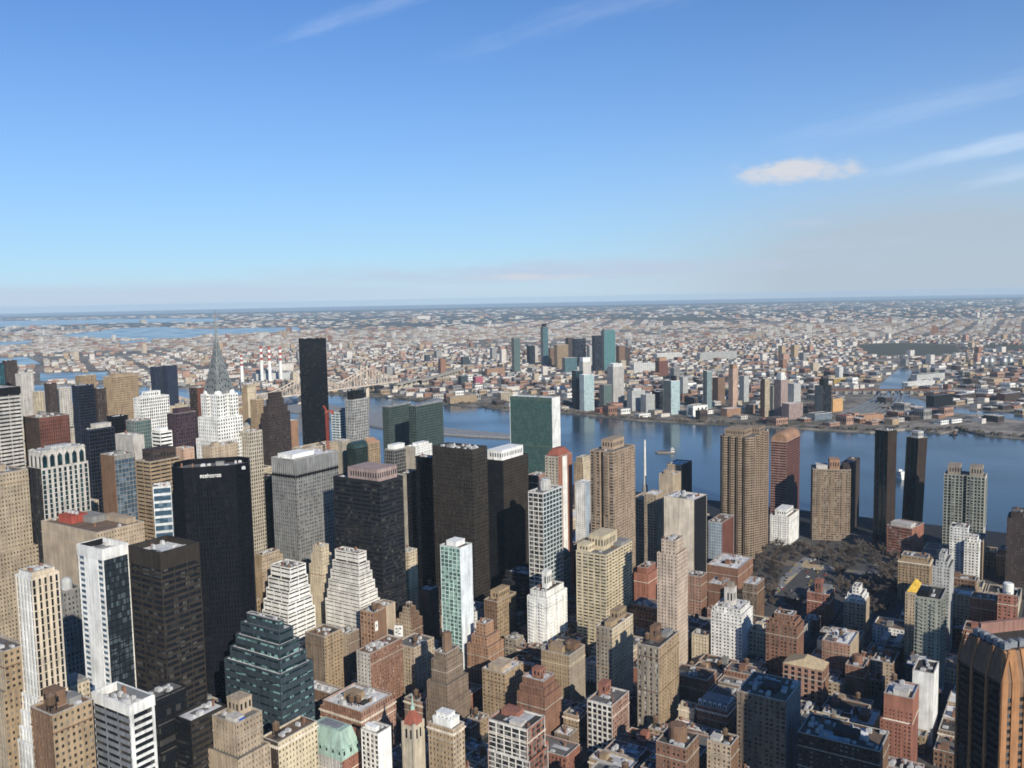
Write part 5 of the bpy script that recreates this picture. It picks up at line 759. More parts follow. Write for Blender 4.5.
('white roofed pink brick low building left of the red roofed hall',264.8,2931.4,29.1,28.9,10.9,'brickpale','roofwhite'),
('grey roofed brick low building right of the magenta building',-3.1,3337.2,32.9,21.7,12.5,'brick','roofgrey'),
('grey roofed pink brick low building right of the magenta building',18.3,3199.0,27.7,20.1,13.6,'brickpale','roofgrey'),
('right grey roofed pink brick low building right of the red roofed hall',347.4,2776.0,21.9,20.4,12.8,'brickpale','roofgrey'),
('right white roofed grey low building left of the dark unfinished tower',799.1,2318.5,21.3,24.5,9.2,'grey','roofwhite'),
('white roofed white low building in front of the power plant hall',-962.1,3475.1,39.1,33.2,11.1,'white','roofwhite'),
('left grey roofed grey low building left of the dark unfinished tower',997.9,3022.3,35.7,35.2,9.2,'grey','roofgrey'),
('right white roofed grey low building right of the black cubic building',1609.3,3048.3,34.2,30.3,9.7,'grey','roofwhite'),
('white roofed pink brick low building behind the dark unfinished tower',1059.2,3005.0,20.0,25.9,16.1,'brickpale','roofwhite'),
('right brown roofed dark low building right of the black cubic building',1529.4,2806.5,37.2,29.6,7.5,'darkbrown','roofbrown'),
('tan roofed dark low building right of the power plant hall',-697.0,3466.5,26.7,24.3,15.9,'darkbrown','rooftan'),
('tan roofed pale low building left of the red roofed hall',145.0,2568.8,24.4,32.5,9.6,'pale','rooftan'),
('middle white roofed pink brick low building right of the black cubic building',1993.4,3501.7,27.0,24.7,16.0,'brickpale','roofwhite'),
('rusty roofed brick low building behind the dark unfinished tower',899.5,2521.5,25.5,19.0,8.8,'brick','roofred'),
('rusty roofed white low building left of the pale blue riverside slab',448.6,2879.7,21.6,33.0,13.5,'white','roofred'),
('grey roofed brick low building left of the slim teal tower',36.1,3557.4,26.0,28.7,17.1,'brick','roofgrey'),
('brown roofed grey low building left of the tan waterfront factory',-493.9,3574.5,34.6,23.5,13.0,'grey','roofbrown'),
('brown roofed tan low building behind the red roofed hall',266.2,2732.8,31.5,30.6,8.3,'tan','roofbrown'),
('white roofed dark low building left of the slender sand pink tower',790.7,3510.1,36.5,21.5,11.7,'darkbrown','roofwhite'),
('left white roofed grey low building right of the black cubic building',1608.6,3147.6,29.3,26.8,11.8,'grey','roofwhite'),
('right tan roofed tan low building left of the mauve tower with white tip',916.0,3078.4,25.7,29.7,12.8,'tan','rooftan'),
('right grey roofed tan low building left of the tan waterfront factory',-269.5,3544.3,36.0,18.0,12.0,'tan','roofgrey'),
('rusty roofed tan low building behind the white building with black stripes',571.8,2745.9,21.8,25.1,11.8,'tan','roofred'),
('white roofed white low building right of the slender sand pink tower',953.1,3596.4,37.1,19.9,11.9,'white','roofwhite'),
('grey roofed brick low building left of the red roofed hall',164.3,2728.5,39.7,19.1,6.4,'brick','roofgrey'),
('tan roofed tan low building right of the power plant hall',-880.8,3518.3,22.9,29.8,18.5,'tan','rooftan'),
('rusty roofed brick low building right of the slender sand pink tower',794.2,3013.6,22.3,27.3,13.8,'brick','roofred'),
('white roofed tan low building left of the broad beige tower',120.9,3104.1,26.1,36.3,12.6,'tan','roofwhite'),
('grey roofed pink brick low building behind the white building with black stripes',710.8,3268.3,26.2,20.9,13.8,'brickpale','roofgrey'),
('tan roofed tan low building right of the magenta building',-21.6,3078.1,30.8,34.0,10.4,'tan','rooftan'),
('grey roofed grey low building left of the tan waterfront factory',-306.6,3026.3,27.7,35.4,11.2,'grey','roofgrey'),
('white roofed pink brick low building right of the white crowned riverside tower',505.7,3458.2,37.5,21.9,10.8,'brickpale','roofwhite'),
('grey roofed white low building right of the mauve tower with white tip',1057.1,3302.9,20.2,31.9,18.2,'white','roofgrey'),
]
LAND = {'queens': [(-4009.2, 4384.6), (-1915.8, 3759.0), (-1246.7, 3541.6), (-803.2, 3231.5), (-645.1, 3134.9), (-453.6, 3036.5), (-228.7, 2794.4), (-98.8, 2695.0), (-36.9, 2611.5), (135.2, 2515.8), (239.0, 2414.1), (334.8, 2320.2), (430.2, 2268.9), (609.2, 2172.8), (693.2, 2127.7), (829.3, 2045.6), (926.0, 2080.6), (975.5, 2011.5), (1047.9, 2064.6), (1057.1, 1971.4), (1115.6, 1921.2), (1243.0, 1800.6), (1435.9, 1601.3)], 'island': [(-1148.8, 3259.7), (-717.2, 2990.0), (-453.6, 2628.1), (-318.2, 2495.4), (-172.5, 2242.3), (-106.6, 2190.7), (-2.3, 2112.3), (-2.4, 2066.1), (-102.9, 2109.3), (-178.0, 2150.5), (-226.6, 2148.6), (-381.4, 2324.4), (-632.9, 2631.8), (-1022.8, 2896.7)], 'creek': [(1618.2, 3705.2), (1453.1, 3405.0), (1279.6, 3082.6), (1165.5, 2810.1), (1153.5, 2671.1), (1149.8, 2519.7), (1147.1, 2363.0), (1189.8, 2315.3), (1259.5, 2171.6), (1379.3, 2069.3), (1463.9, 2197.5), (1319.5, 2276.1), (1246.7, 2369.1), (1232.7, 2459.6), (1196.3, 2512.2), (1223.7, 2686.1), (1254.8, 2854.4), (1394.1, 3132.9), (1605.5, 3556.0), (1695.6, 3794.7)], 'bays': [[(-5282.8, 10512.8), (-5634.2, 12759.0), (-5212.1, 13405.0), (-4358.5, 12038.3), (-3877.8, 11766.7), (-2794.4, 11817.6), (-2405.0, 10162.9), (-3140.8, 9145.3), (-3126.1, 8462.4), (-3884.5, 8782.4), (-4728.0, 9489.4)], [(-3909.3, 6086.1), (-3348.0, 5822.2), (-3242.7, 5942.1), (-2711.5, 5121.1), (-2768.1, 4983.2), (-3539.2, 5506.1)], [(-2346.4, 4416.3), (-1998.8, 4395.7), (-1807.7, 3921.9), (-2092.2, 3933.2)], [(-5967.5, 8995.6), (-4926.1, 8586.4), (-4814.2, 8953.8), (-4287.3, 7969.1), (-4465.5, 7779.5), (-5311.5, 8002.2)], [(-3595.3, 8063.4), (-3469.1, 8607.2), (-3165.0, 7804.7), (-3345.1, 7615.1)], [(-16375.2, 23182.6), (-12946.2, 22634.6), (-8511.7, 21670.7), (-6499.1, 19959.0), (-5362.6, 16180.8), (-7424.9, 16958.2), (-8834.4, 15432.3), (-11088.6, 15685.4)]], 'greens': [[(2116.5, 5443.0), (2433.5, 5566.3), (2623.8, 5256.5), (2313.3, 4580.3), (2004.3, 4356.4), (1812.5, 4489.5)], [(2772.3, 5201.9), (2984.1, 5015.9), (2703.1, 4541.6), (2525.0, 4686.4)], [(779.6, 14118.9), (2768.6, 13048.8), (3073.6, 10997.5), (2156.4, 10730.8)]], 'park': [(230.4, 910.6), (316.7, 1115.9), (467.6, 1114.7), (507.7, 1050.8), (454.1, 949.4), (363.2, 862.2), (348.1, 935.6), (288.2, 877.6)], 'court': [(393.1, 1010.5), (410.7, 1028.8), (425.3, 1023.9), (420.7, 1001.3), (404.4, 983.9), (390.3, 988.4)], 'paths': [[(393.1, 1058.3), (397.8, 1058.0), (305.1, 882.5), (298.1, 882.9)], [(279.2, 933.1), (303.3, 958.3), (302.3, 948.2), (276.6, 920.5)], [(340.0, 1037.3), (354.9, 1060.8), (370.4, 1035.4), (355.4, 1012.9)], [(304.1, 986.4), (332.5, 1014.3), (332.3, 999.3), (301.0, 965.3)]]}
AT = {'ch_body': (-294.25, 890, 210.55), 'ch_shoulder': (-295.14, 890, 234.9), 'ch_shaft': (-295.53, 890, 236.93), 'ch_crown0': (-295.64, 890, 234.91), 'ch_crown1': (-296.24, 890, 282.2), 'ch_tip': (-296.15, 890, 317.09), 'billboard': (-98.0, 716, 43.32), 'tp_corner': (226.17, 400, 141.3), 'tp_top': (231.67, 404, 155.02), 'church_base': (-67.41, 545, 43.66), 'church_eave': (-67.01, 545, 57.0), 'church_roof': (-67.08, 545, 65.64), 'church_tip': (-66.78, 545, 75.58), 'mast_top': (183.65, 1235, 123.6), 'mast_base': (184.69, 1235, 49.41), 'stack0_t': (-1096.75, 3620, 116.22), 'stack0_b': (-1100.09, 3620, 46.83), 'stack1_t': (-1013.69, 3620, 151.29), 'stack1_b': (-1018.95, 3620, 37.08), 'stack2_t': (-981.36, 3620, 146.6), 'stack2_b': (-986.34, 3620, 36.45), 'stack3_t': (-936.64, 3620, 145.74), 'stack3_b': (-941.49, 3620, 35.59), 'crane_top': (-213.8, 1015, 210.64), 'crane_base': (-213.53, 1015, 158.39), 'br_A': (-829.86, 2560, 71.27), 'br_T1': (-671.5, 2830, 39.77), 'br_T2': (-506.81, 3050, 13.4), 'br_B': (-414.5, 3160, 0.03), 'br_v1': (-348.2, 3350, -6.05), 'br_v2': (-219.4, 3900, -19.77), 'boat': (317.03, 1837.62, -3), 'ferry': (679.09, 1542.96, -3), 'boat2': (1000.85, 1997.9, -3), 'pul_a': (928.17, 2852.72, 0), 'pul_b': (1314.99, 2783.32, 0), 'rail_a': (856.96, 2323.95, 0), 'rail_b': (1160.57, 2935.03, 0), 'egg0': (1986.53, 3721.97, 0), 'egg1': (2008.74, 3716.42, 0), 'egg2': (2056.63, 3704.45, 0), 'egg3': (2078.63, 3698.95, 0)}
PARK_TREES = [(437.1, 1104.4), (236.0, 909.4), (332.6, 1058.7), (471.6, 983.9), (436.8, 984.4), (430.0, 1077.7), (357.6, 895.9), (448.3, 1104.1), (408.0, 957.0), (443.4, 985.0), (373.2, 892.7), (368.6, 883.9), (305.4, 1065.6), (469.2, 993.0), (409.9, 1034.1), (374.4, 1012.5), (361.7, 882.7), (436.0, 1073.5), (441.0, 960.5), (440.1, 1058.6), (425.2, 960.4), (355.2, 1110.7), (253.3, 916.6), (376.2, 1081.3), (437.0, 1111.2), (359.8, 1106.0), (303.8, 1010.9), (422.6, 1076.5), (288.0, 880.5), (461.2, 1009.3), (383.6, 957.4), (363.7, 952.5), (455.6, 975.3), (321.7, 1039.8), (461.8, 971.3), (383.3, 923.5), (355.7, 925.7), (345.5, 1061.3), (457.4, 1049.2), (299.4, 1003.8), (449.9, 1091.8), (440.4, 994.2), (450.0, 990.2), (335.1, 1093.5), (399.8, 1067.4), (394.1, 900.3), (311.3, 1047.0), (413.1, 944.3), (445.1, 1019.3), (297.8, 1043.9), (451.1, 1040.1), (487.7, 1052.2), (382.1, 901.4), (395.1, 975.9), (340.7, 1110.2), (402.9, 1038.6), (427.6, 931.2), (241.3, 929.9), (306.8, 1041.1), (282.4, 901.5), (270.7, 917.7), (272.3, 987.8), (394.6, 1018.2), (308.8, 1032.7), (276.7, 973.8), (435.8, 1010.2), (343.5, 933.9), (378.1, 1052.5), (352.2, 935.2), (274.6, 1008.1), (470.4, 1009.7), (259.6, 913.5), (361.4, 891.5), (407.5, 938.5), (405.6, 963.9), (270.0, 966.1), (257.3, 906.8), (367.9, 902.3), (449.9, 957.5), (418.2, 976.5), (374.2, 880.8), (333.6, 1075.1), (427.9, 1007.0), (473.7, 999.0), (454.1, 1073.0), (378.4, 919.6), (258.1, 928.3), (449.3, 973.1), (290.6, 965.4), (404.1, 1044.3), (302.0, 1024.1), (338.9, 930.0), (449.8, 1003.9), (369.1, 875.7), (468.3, 1047.5), (314.4, 1052.6), (279.7, 937.2), (459.2, 1096.3), (252.2, 909.3), (363.1, 939.2), (411.3, 1088.9), (394.8, 918.4), (366.6, 909.0), (374.8, 1021.9), (391.2, 936.9), (409.3, 1069.4), (380.7, 948.9), (266.0, 896.3), (437.1, 1085.9), (377.7, 967.9), (350.5, 1075.1), (254.5, 936.0), (412.1, 968.8), (428.7, 1016.5), (388.0, 1051.2), (435.8, 1017.5), (295.5, 1050.4), (398.9, 925.0), (319.3, 1073.2), (404.3, 919.8), (368.9, 1068.6), (361.7, 965.4), (388.6, 889.2), (423.6, 1033.7), (362.9, 927.2), (237.6, 924.4), (370.8, 992.6), (293.5, 979.4), (295.8, 898.8), (445.0, 1081.8), (427.9, 953.4), (418.7, 983.3), (288.9, 988.0), (401.0, 970.9), (411.6, 1056.6), (383.1, 1067.1), (326.7, 1078.4), (372.8, 1076.1), (457.7, 1107.7), (336.1, 1101.9), (389.8, 1076.0), (435.7, 1039.9), (427.5, 987.9), (478.8, 1029.8), (327.6, 1049.6), (366.5, 1100.1), (255.3, 950.6), (466.1, 982.5), (286.8, 1016.9), (390.4, 924.0), (428.2, 965.2), (369.1, 1057.7), (341.0, 1077.7), (398.7, 954.0), (333.0, 921.7), (422.2, 922.4), (276.5, 1015.0), (418.2, 1091.3), (261.3, 951.5), (276.6, 951.7), (358.2, 913.4), (327.6, 1107.4), (274.8, 997.3), (373.4, 946.7), (382.1, 893.7), (388.8, 1093.0), (464.0, 1058.5), (265.6, 975.2), (420.8, 999.6), (312.2, 1026.3), (488.3, 1019.4), (388.2, 1101.7), (377.5, 1003.4), (460.1, 981.0), (285.4, 885.7), (432.3, 1034.6), (353.7, 948.5), (291.2, 1042.2), (268.9, 924.3), (361.4, 872.8), (366.1, 1078.7), (363.7, 972.0), (340.7, 1055.7), (280.1, 979.9), (404.0, 1074.8), (372.8, 938.7), (339.0, 1088.5), (388.9, 911.4), (395.3, 1041.2), (418.5, 953.6), (432.2, 991.0), (380.7, 1042.1), (264.5, 946.6), (425.8, 1064.4), (347.6, 1089.3), (420.6, 946.5), (420.2, 1111.6), (385.2, 944.8), (456.7, 968.2), (374.1, 1095.3), (315.4, 1092.9), (298.5, 889.1), (415.3, 962.1), (336.1, 1115.4), (467.2, 1093.6), (376.3, 997.4), (278.3, 962.4), (244.3, 905.2), (417.6, 1079.9), (311.8, 1020.6), (425.5, 1081.5), (284.5, 1036.5), (457.2, 992.4), (343.2, 1071.4), (370.9, 1000.1), (370.3, 869.2), (288.9, 892.8), (380.2, 885.7), (363.6, 1094.7), (306.1, 1001.5), (401.9, 1050.8), (388.0, 953.7), (274.2, 926.7), (394.1, 1110.5), (388.2, 896.0), (283.1, 893.4), (432.3, 1055.8), (439.8, 967.5), (386.7, 1011.9), (299.3, 1014.9)]
PLAZA_CARS = [(310.7, 999.1), (359.3, 1054.9), (305.8, 981.8), (308.4, 911.9), (355.4, 976.9), (322.3, 1016.1), (337.8, 1025.1), (333.4, 979.1), (287.8, 948.5), (365.2, 1030.7), (300.2, 904.5), (301.5, 938.0), (294.6, 954.2), (299.3, 920.7), (346.8, 979.4), (347.2, 993.3), (367.2, 1024.2), (327.0, 966.3), (293.4, 939.1), (341.2, 941.4), (319.0, 939.7), (279.0, 904.7), (369.4, 1045.6), (322.3, 952.3), (357.8, 1044.0), (294.6, 961.4), (357.0, 999.5), (351.7, 1024.1), (301.5, 948.5), (340.3, 1012.4), (355.1, 989.6), (352.0, 1011.9), (310.4, 991.0), (361.1, 1007.7), (334.4, 1038.4), (342.2, 962.6), (327.2, 940.9), (334.6, 994.2), (277.3, 913.1), (327.6, 959.7), (346.9, 1051.8), (292.6, 901.1), (366.1, 994.6), (271.7, 907.7), (365.3, 1059.6), (340.9, 969.8)]
PLAZA = [(265.0, 902.6), (314.2, 1015.5), (360.4, 1077.4), (377.3, 1034.9), (355.3, 955.2), (311.1, 900.0)]

# ------------------------------------------------------------------ materials
WALL = dict(pale=(.48,.45,.40), darkbrown=(.055,.04,.034), darkmetal=(.014,.0145,.016),tealwall=(.075,.105,.105), black=(.007,.008,.011), navy=(.03,.038,.06), tan=(.33,.243,.15), tan2=(.41,.325,.23),
 tan3=(.27,.20,.135), white=(.74,.73,.68), whitew=(.66,.63,.56), rust=(.15,.062,.045), rustpale=(.27,.15,.12), plum=(.07,.045,.055), grey=(.23,.225,.21), pink=(.50,.34,.25), brown=(.185,.112,.07),
 cream=(.52,.44,.31), cream2=(.55,.465,.31), cream3=(.68,.60,.48), whitemetal=(.55,.58,.58), limestone=(.40,.355,.28), palegrey=(.40,.40,.38), orange=(.33,.195,.12),
 silver=(.40,.40,.385), charcoal=(.028,.029,.032), mauve=(.30,.225,.20), bronze=(.022,.02,.018), bronze2=(.04,.034,.028), whiteblue=(.66,.70,.70), mint=(.48,.60,.54),
 gridgreen=(.075,.12,.10),slategreen=(.095,.115,.105), tanstone=(.36,.295,.21), whitegold=(.62,.52,.38), coolgrey=(.20,.215,.23), slate=(.045,.06,.07), greybrown=(.205,.155,.112), greytan=(.29,.245,.19),
 brick=(.225,.122,.08), brickpale=(.33,.20,.145), brickred=(.28,.125,.085), sienna=(.33,.245,.17), pinkstone=(.52,.42,.33), whitedark=(.012,.012,.014), greyblue=(.33,.38,.42),
 copper=(.045,.033,.027), greygreen=(.27,.28,.235), redroof=(.27,.09,.06), gold=(.72,.46,.07), tanorange=(.45,.27,.12), ochre=(.46,.32,.08), magenta=(.30,.09,.12), vividgreen=(.10,.22,.08),
 greencopper=(.34,.46,.38), steel=(.33,.34,.32), orangebrick=(.33,.165,.075), stone=(.48,.42,.32), red=(.36,.08,.055),
 rgrey=(.145,.138,.128), rwhite=(.62,.61,.58), rdark=(.055,.05,.043), rbrown=(.16,.11,.075), rtan=(.42,.33,.2), rorange=(.42,.21,.09),
 roofwhite=(.50,.46,.40), roofgrey=(.24,.24,.235), roofbrown=(.15,.11,.085), rooftan=(.36,.30,.22), roofred=(.27,.12,.08), wood=(.12,.075,.045), bluetarp=(.03,.10,.42), asphalt=(.026,.026,.027),
 pavement=(.075,.072,.068), paint=(.72,.71,.66), bark=(.10,.082,.068), twig=(.13,.105,.082), grass=(.09,.085,.05),woods=(.075,.075,.06), lot=(.19,.16,.12), bridgetan=(.56,.47,.37), unit=(.45,.45,.44), coping=(.42,.39,.34))
GLASS = dict(gblack=((.006,.007,.009),(.03,.03,.03),.05),gdark=((.012,.014,.018),(.10,.095,.085),.12), ggreen=((.04,.09,.085),(.065,.125,.115),.4), ggreen2=((.025,.045,.04),(.05,.08,.07),.2), gteal=((.02,.08,.10),(.05,.16,.18),.3),
 gteal2=((.008,.022,.028),(.02,.07,.08),.15), gteal3=((.03,.16,.17),(.06,.22,.23),.3), gblue=((.04,.075,.11),(.12,.17,.22),.3), gblue2=((.02,.028,.036),(.07,.095,.11),.25),
 gmint=((.06,.115,.10),(.24,.38,.32),.4), gmint2=((.01,.022,.026),(.20,.34,.32),.34), gmint3=((.17,.28,.28),(.30,.40,.39),.5), gpale=((.03,.03,.03),(.50,.48,.44),.26), gwin=((.025,.026,.028),(.22,.205,.18),.34))
_mc = {}
def M(name):
    if name in _mc: return _mc[name]
    m = bpy.data.materials.new(name); m.use_nodes = True; nt = m.node_tree; n, l = nt.nodes, nt.links
    p = n['Principled BSDF']; tcn = n.new('ShaderNodeTexCoord')
    if name in GLASS:
        a, b, frac = GLASS[name]
        sn = n.new('ShaderNodeVectorMath'); sn.operation = 'DIVIDE'; l.new(tcn.outputs['Object'], sn.inputs[0]); sn.inputs[1].default_value = (3.1, 3.1, 3.7)
        fl = n.new('ShaderNodeVectorMath'); fl.operation = 'FLOOR'; l.new(sn.outputs[0], fl.inputs[0])
        oi = n.new('ShaderNodeObjectInfo'); ad = n.new('ShaderNodeVectorMath'); ad.operation = 'ADD'; l.new(fl.outputs[0], ad.inputs[0]); l.new(oi.outputs['Random'], ad.inputs[1])
        w = n.new('ShaderNodeTexWhiteNoise'); l.new(ad.outputs[0], w.inputs['Vector'])
        r = n.new('ShaderNodeMapRange'); r.inputs[1].default_value = 1 - frac - .15; r.inputs[2].default_value = 1 - frac + .2
        l.new(w.outputs['Value'], r.inputs[0])
        mx = n.new('ShaderNodeMix'); mx.data_type = 'RGBA'; l.new(r.outputs[0], mx.inputs['Factor']); mx.inputs[6].default_value = (*a, 1); mx.inputs[7].default_value = (*b, 1)
        l.new(mx.outputs[2], p.inputs['Base Color']); p.inputs['Roughness'].default_value = .13; p.inputs['IOR'].default_value = 1.5
    else:
        c = WALL[name]
        nz = n.new('ShaderNodeTexNoise'); nz.inputs['Scale'].default_value = .09; nz.inputs['Detail'].default_value = 5; nz.inputs['Roughness'].default_value = .65
        l.new(tcn.outputs['Object'], nz.inputs['Vector'])
        mp = n.new('ShaderNodeMapping'); mp.inputs['Scale'].default_value = (.55, .55, .045); l.new(tcn.outputs['Object'], mp.inputs[0])
        n2 = n.new('ShaderNodeTexNoise'); n2.inputs['Scale'].default_value = 1.0; n2.inputs['Detail'].default_value = 4; l.new(mp.outputs[0], n2.inputs['Vector'])
        ad = n.new('ShaderNodeMath'); ad.operation = 'ADD'; l.new(nz.outputs['Fac'], ad.inputs[0]); l.new(n2.outputs['Fac'], ad.inputs[1])
        oi = n.new('ShaderNodeObjectInfo'); ad2 = n.new('ShaderNodeMath'); ad2.operation = 'MULTIPLY_ADD'; l.new(oi.outputs['Random'], ad2.inputs[0]); ad2.inputs[1].default_value = .16; l.new(ad.outputs[0], ad2.inputs[2])
        r = n.new('ShaderNodeMapRange'); r.inputs[1].default_value = .72; r.inputs[2].default_value = 1.36; r.inputs[3].default_value = .56; r.inputs[4].default_value = 1.18
        l.new(ad2.outputs[0], r.inputs[0])
        mx = n.new('ShaderNodeVectorMath'); mx.operation = 'SCALE'; mx.inputs[0].default_value = c; l.new(r.outputs[0], mx.inputs['Scale'])
        l.new(mx.outputs[0], p.inputs['Base Color'])
        p.inputs['Roughness'].default_value = .85
        p.inputs['Specular IOR Level'].default_value = .25
        if name in ('steel', 'silver'): p.inputs['Metallic'].default_value = .55; p.inputs['Roughness'].default_value = .42
        if name in ('darkmetal', 'black', 'bronze', 'copper', 'navy', 'charcoal', 'slate', 'bronze2', 'gridgreen', 'slategreen'): p.inputs['Roughness'].default_value = .6; p.inputs['Specular IOR Level'].default_value = .08
        if name == 'gold': p.inputs['Roughness'].default_value = .5
    _mc[name] = m
    return m

# ------------------------------------------------------------------ mesh helpers
BOXF = ((0,3,2,1),(4,5,6,7),(0,1,5,4),(1,2,6,5),(2,3,7,6),(3,0,4,7))
class MB:
    def __init__(s): s.v = []; s.f = []; s.m = []
    def hexa(s, p, mi=0):
        k = len(s.v); s.v += p
        for q in BOXF: s.f.append(tuple(k + i for i in q)); s.m.append(mi)
    def box(s, x0, x1, y0, y1, z0, z1, mi=0):
        s.hexa([(x0,y0,z0),(x1,y0,z0),(x1,y1,z0),(x0,y1,z0),(x0,y0,z1),(x1,y0,z1),(x1,y1,z1),(x0,y1,z1)], mi)
    def prism(s, poly, z0, z1, mi=0, top=None):
        n = len(poly); k = len(s.v); top = top or poly
        s.v += [(x, y, z0) for x, y in poly] + [(x, y, z1) for x, y in top]
        s.f.append(tuple(k + i for i in range(n))[::-1]); s.f.append(tuple(k + n + i for i in range(n))); s.m += [mi, mi]
        for i in range(n):
            j = (i + 1) % n; s.f.append((k + i, k + j, k + n + j, k + n + i)); s.m.append(mi)
    def lathe(s, prof, n=16, cx=0, cy=0, mi=0):
        k = len(s.v)
        for r, z in prof:
            for i in range(n): a = 2 * math.pi * i / n; s.v.append((cx + r * math.cos(a), cy + r * math.sin(a), z))
        for j in range(len(prof) - 1):
            for i in range(n):
                i2 = (i + 1) % n; s.f.append((k + j*n + i, k + j*n + i2, k + (j+1)*n + i2, k + (j+1)*n + i)); s.m.append(mi)
        s.f.append(tuple(k + i for i in range(n))[::-1]); s.m.append(mi)
        s.f.append(tuple(k + (len(prof)-1)*n + i for i in range(n))); s.m.append(mi)
    def bar(s, p, q, w, mi=0):
        p, q = Vector(p), Vector(q); d = (q - p).normalized(); a = d.orthogonal().normalized() * w / 2; b = d.cross(a).normalized() * w / 2
        s.hexa([tuple(x) for x in (p-a-b, p+a-b, p+a+b, p-a+b, q-a-b, q+a-b, q+a+b, q-a+b)], mi)
    def quad(s, *p, mi=0):
        k = len(s.v); s.v += list(p); s.f.append(tuple(range(k, k + len(p)))); s.m.append(mi)
    def mesh(s, name, mats):
        me = bpy.data.meshes.new(name); me.from_pydata(s.v, [], s.f)
        for m in mats: me.materials.append(M(m) if isinstance(m, str) else m)
        if len(mats) > 1: me.polygons.foreach_set('material_index', s.m)
        me.update(); return me
    def build(s, name, mats, parent=None, **kw):
        if not s.f: return None
        return put(name, s.mesh(name, mats if isinstance(mats, list) else [mats]), parent, **kw)

def put(name, me, parent=None, loc=(0,0,0), rz=0.0, scale=(1,1,1)):
    o = bpy.data.objects.new(name, me); col.objects.link(o); o.parent = parent
    o.location = loc; o.rotation_euler = (0, 0, rz); o.scale = scale
    return o
def tag(o, label, cat, group=None, kind=None):
    o['label'] = label; o['category'] = cat
    if group: o['group'] = group
    if kind: o['kind'] = kind
    return o
def thing(name, label, cat, loc, rz=0, group=None):
    return tag(put(name, None, None, loc, rz), label, cat, group)
def struct(o): o['kind'] = 'structure'; return o

# ------------------------------------------------------------------ rooftop pieces shared by many roofs
rng = random.Random(77)
def _unit():
    b = MB(); b.box(-.5,.5,-.5,.5,0,.82); b.box(-.42,.42,-.42,.42,.82,.9); b.lathe([(.3,.9),(.3,1.0),(.24,1.0)],10,0,0); return b.mesh('rooftop_unit', ['unit'])
def _hut():
    b = MB(); b.box(-.5,.5,-.5,.5,0,.93); b.box(-.54,.54,-.54,.54,.93,1.0); b.box(-.2,.0,-.53,-.49,0,.6); return b
UNIT = _unit(); HUT = {}
def hut(mat):
    if mat not in HUT: HUT[mat] = _hut().mesh('bulkhead', [mat])
    return HUT[mat]
def _tank():
    b = MB(); b.lathe([(1.75,2.6),(1.85,3.0),(1.75,6.2)],14); t = b.mesh('water_tank', ['wood'])
    b = MB(); b.lathe([(2.0,6.2),(.12,7.6)],14); r = b.mesh('tank_roof', ['rbrown'])
    b = MB()
    for x in (-1.2,1.2):
        for y in (-1.2,1.2): b.box(x-.12,x+.12,y-.12,y+.12,0,2.6)
    b.box(-1.6,1.6,-1.6,1.6,2.45,2.6); b.bar((-1.2,-1.2,.2),(1.2,-1.2,2.3),.1); b.bar((-1.2,1.2,.2),(-1.2,-1.2,2.3),.1)
    return t, r, b.mesh('tank_stand', ['darkmetal'])
TANK = _tank()
def water_tank(parent, x, y, z, s=1.0):
    t = put('water_tank', TANK[0], parent, (x,y,z), 0, (s,s,s)); put('tank_roof', TANK[1], t); put('tank_stand', TANK[2], t)
PIPE = None

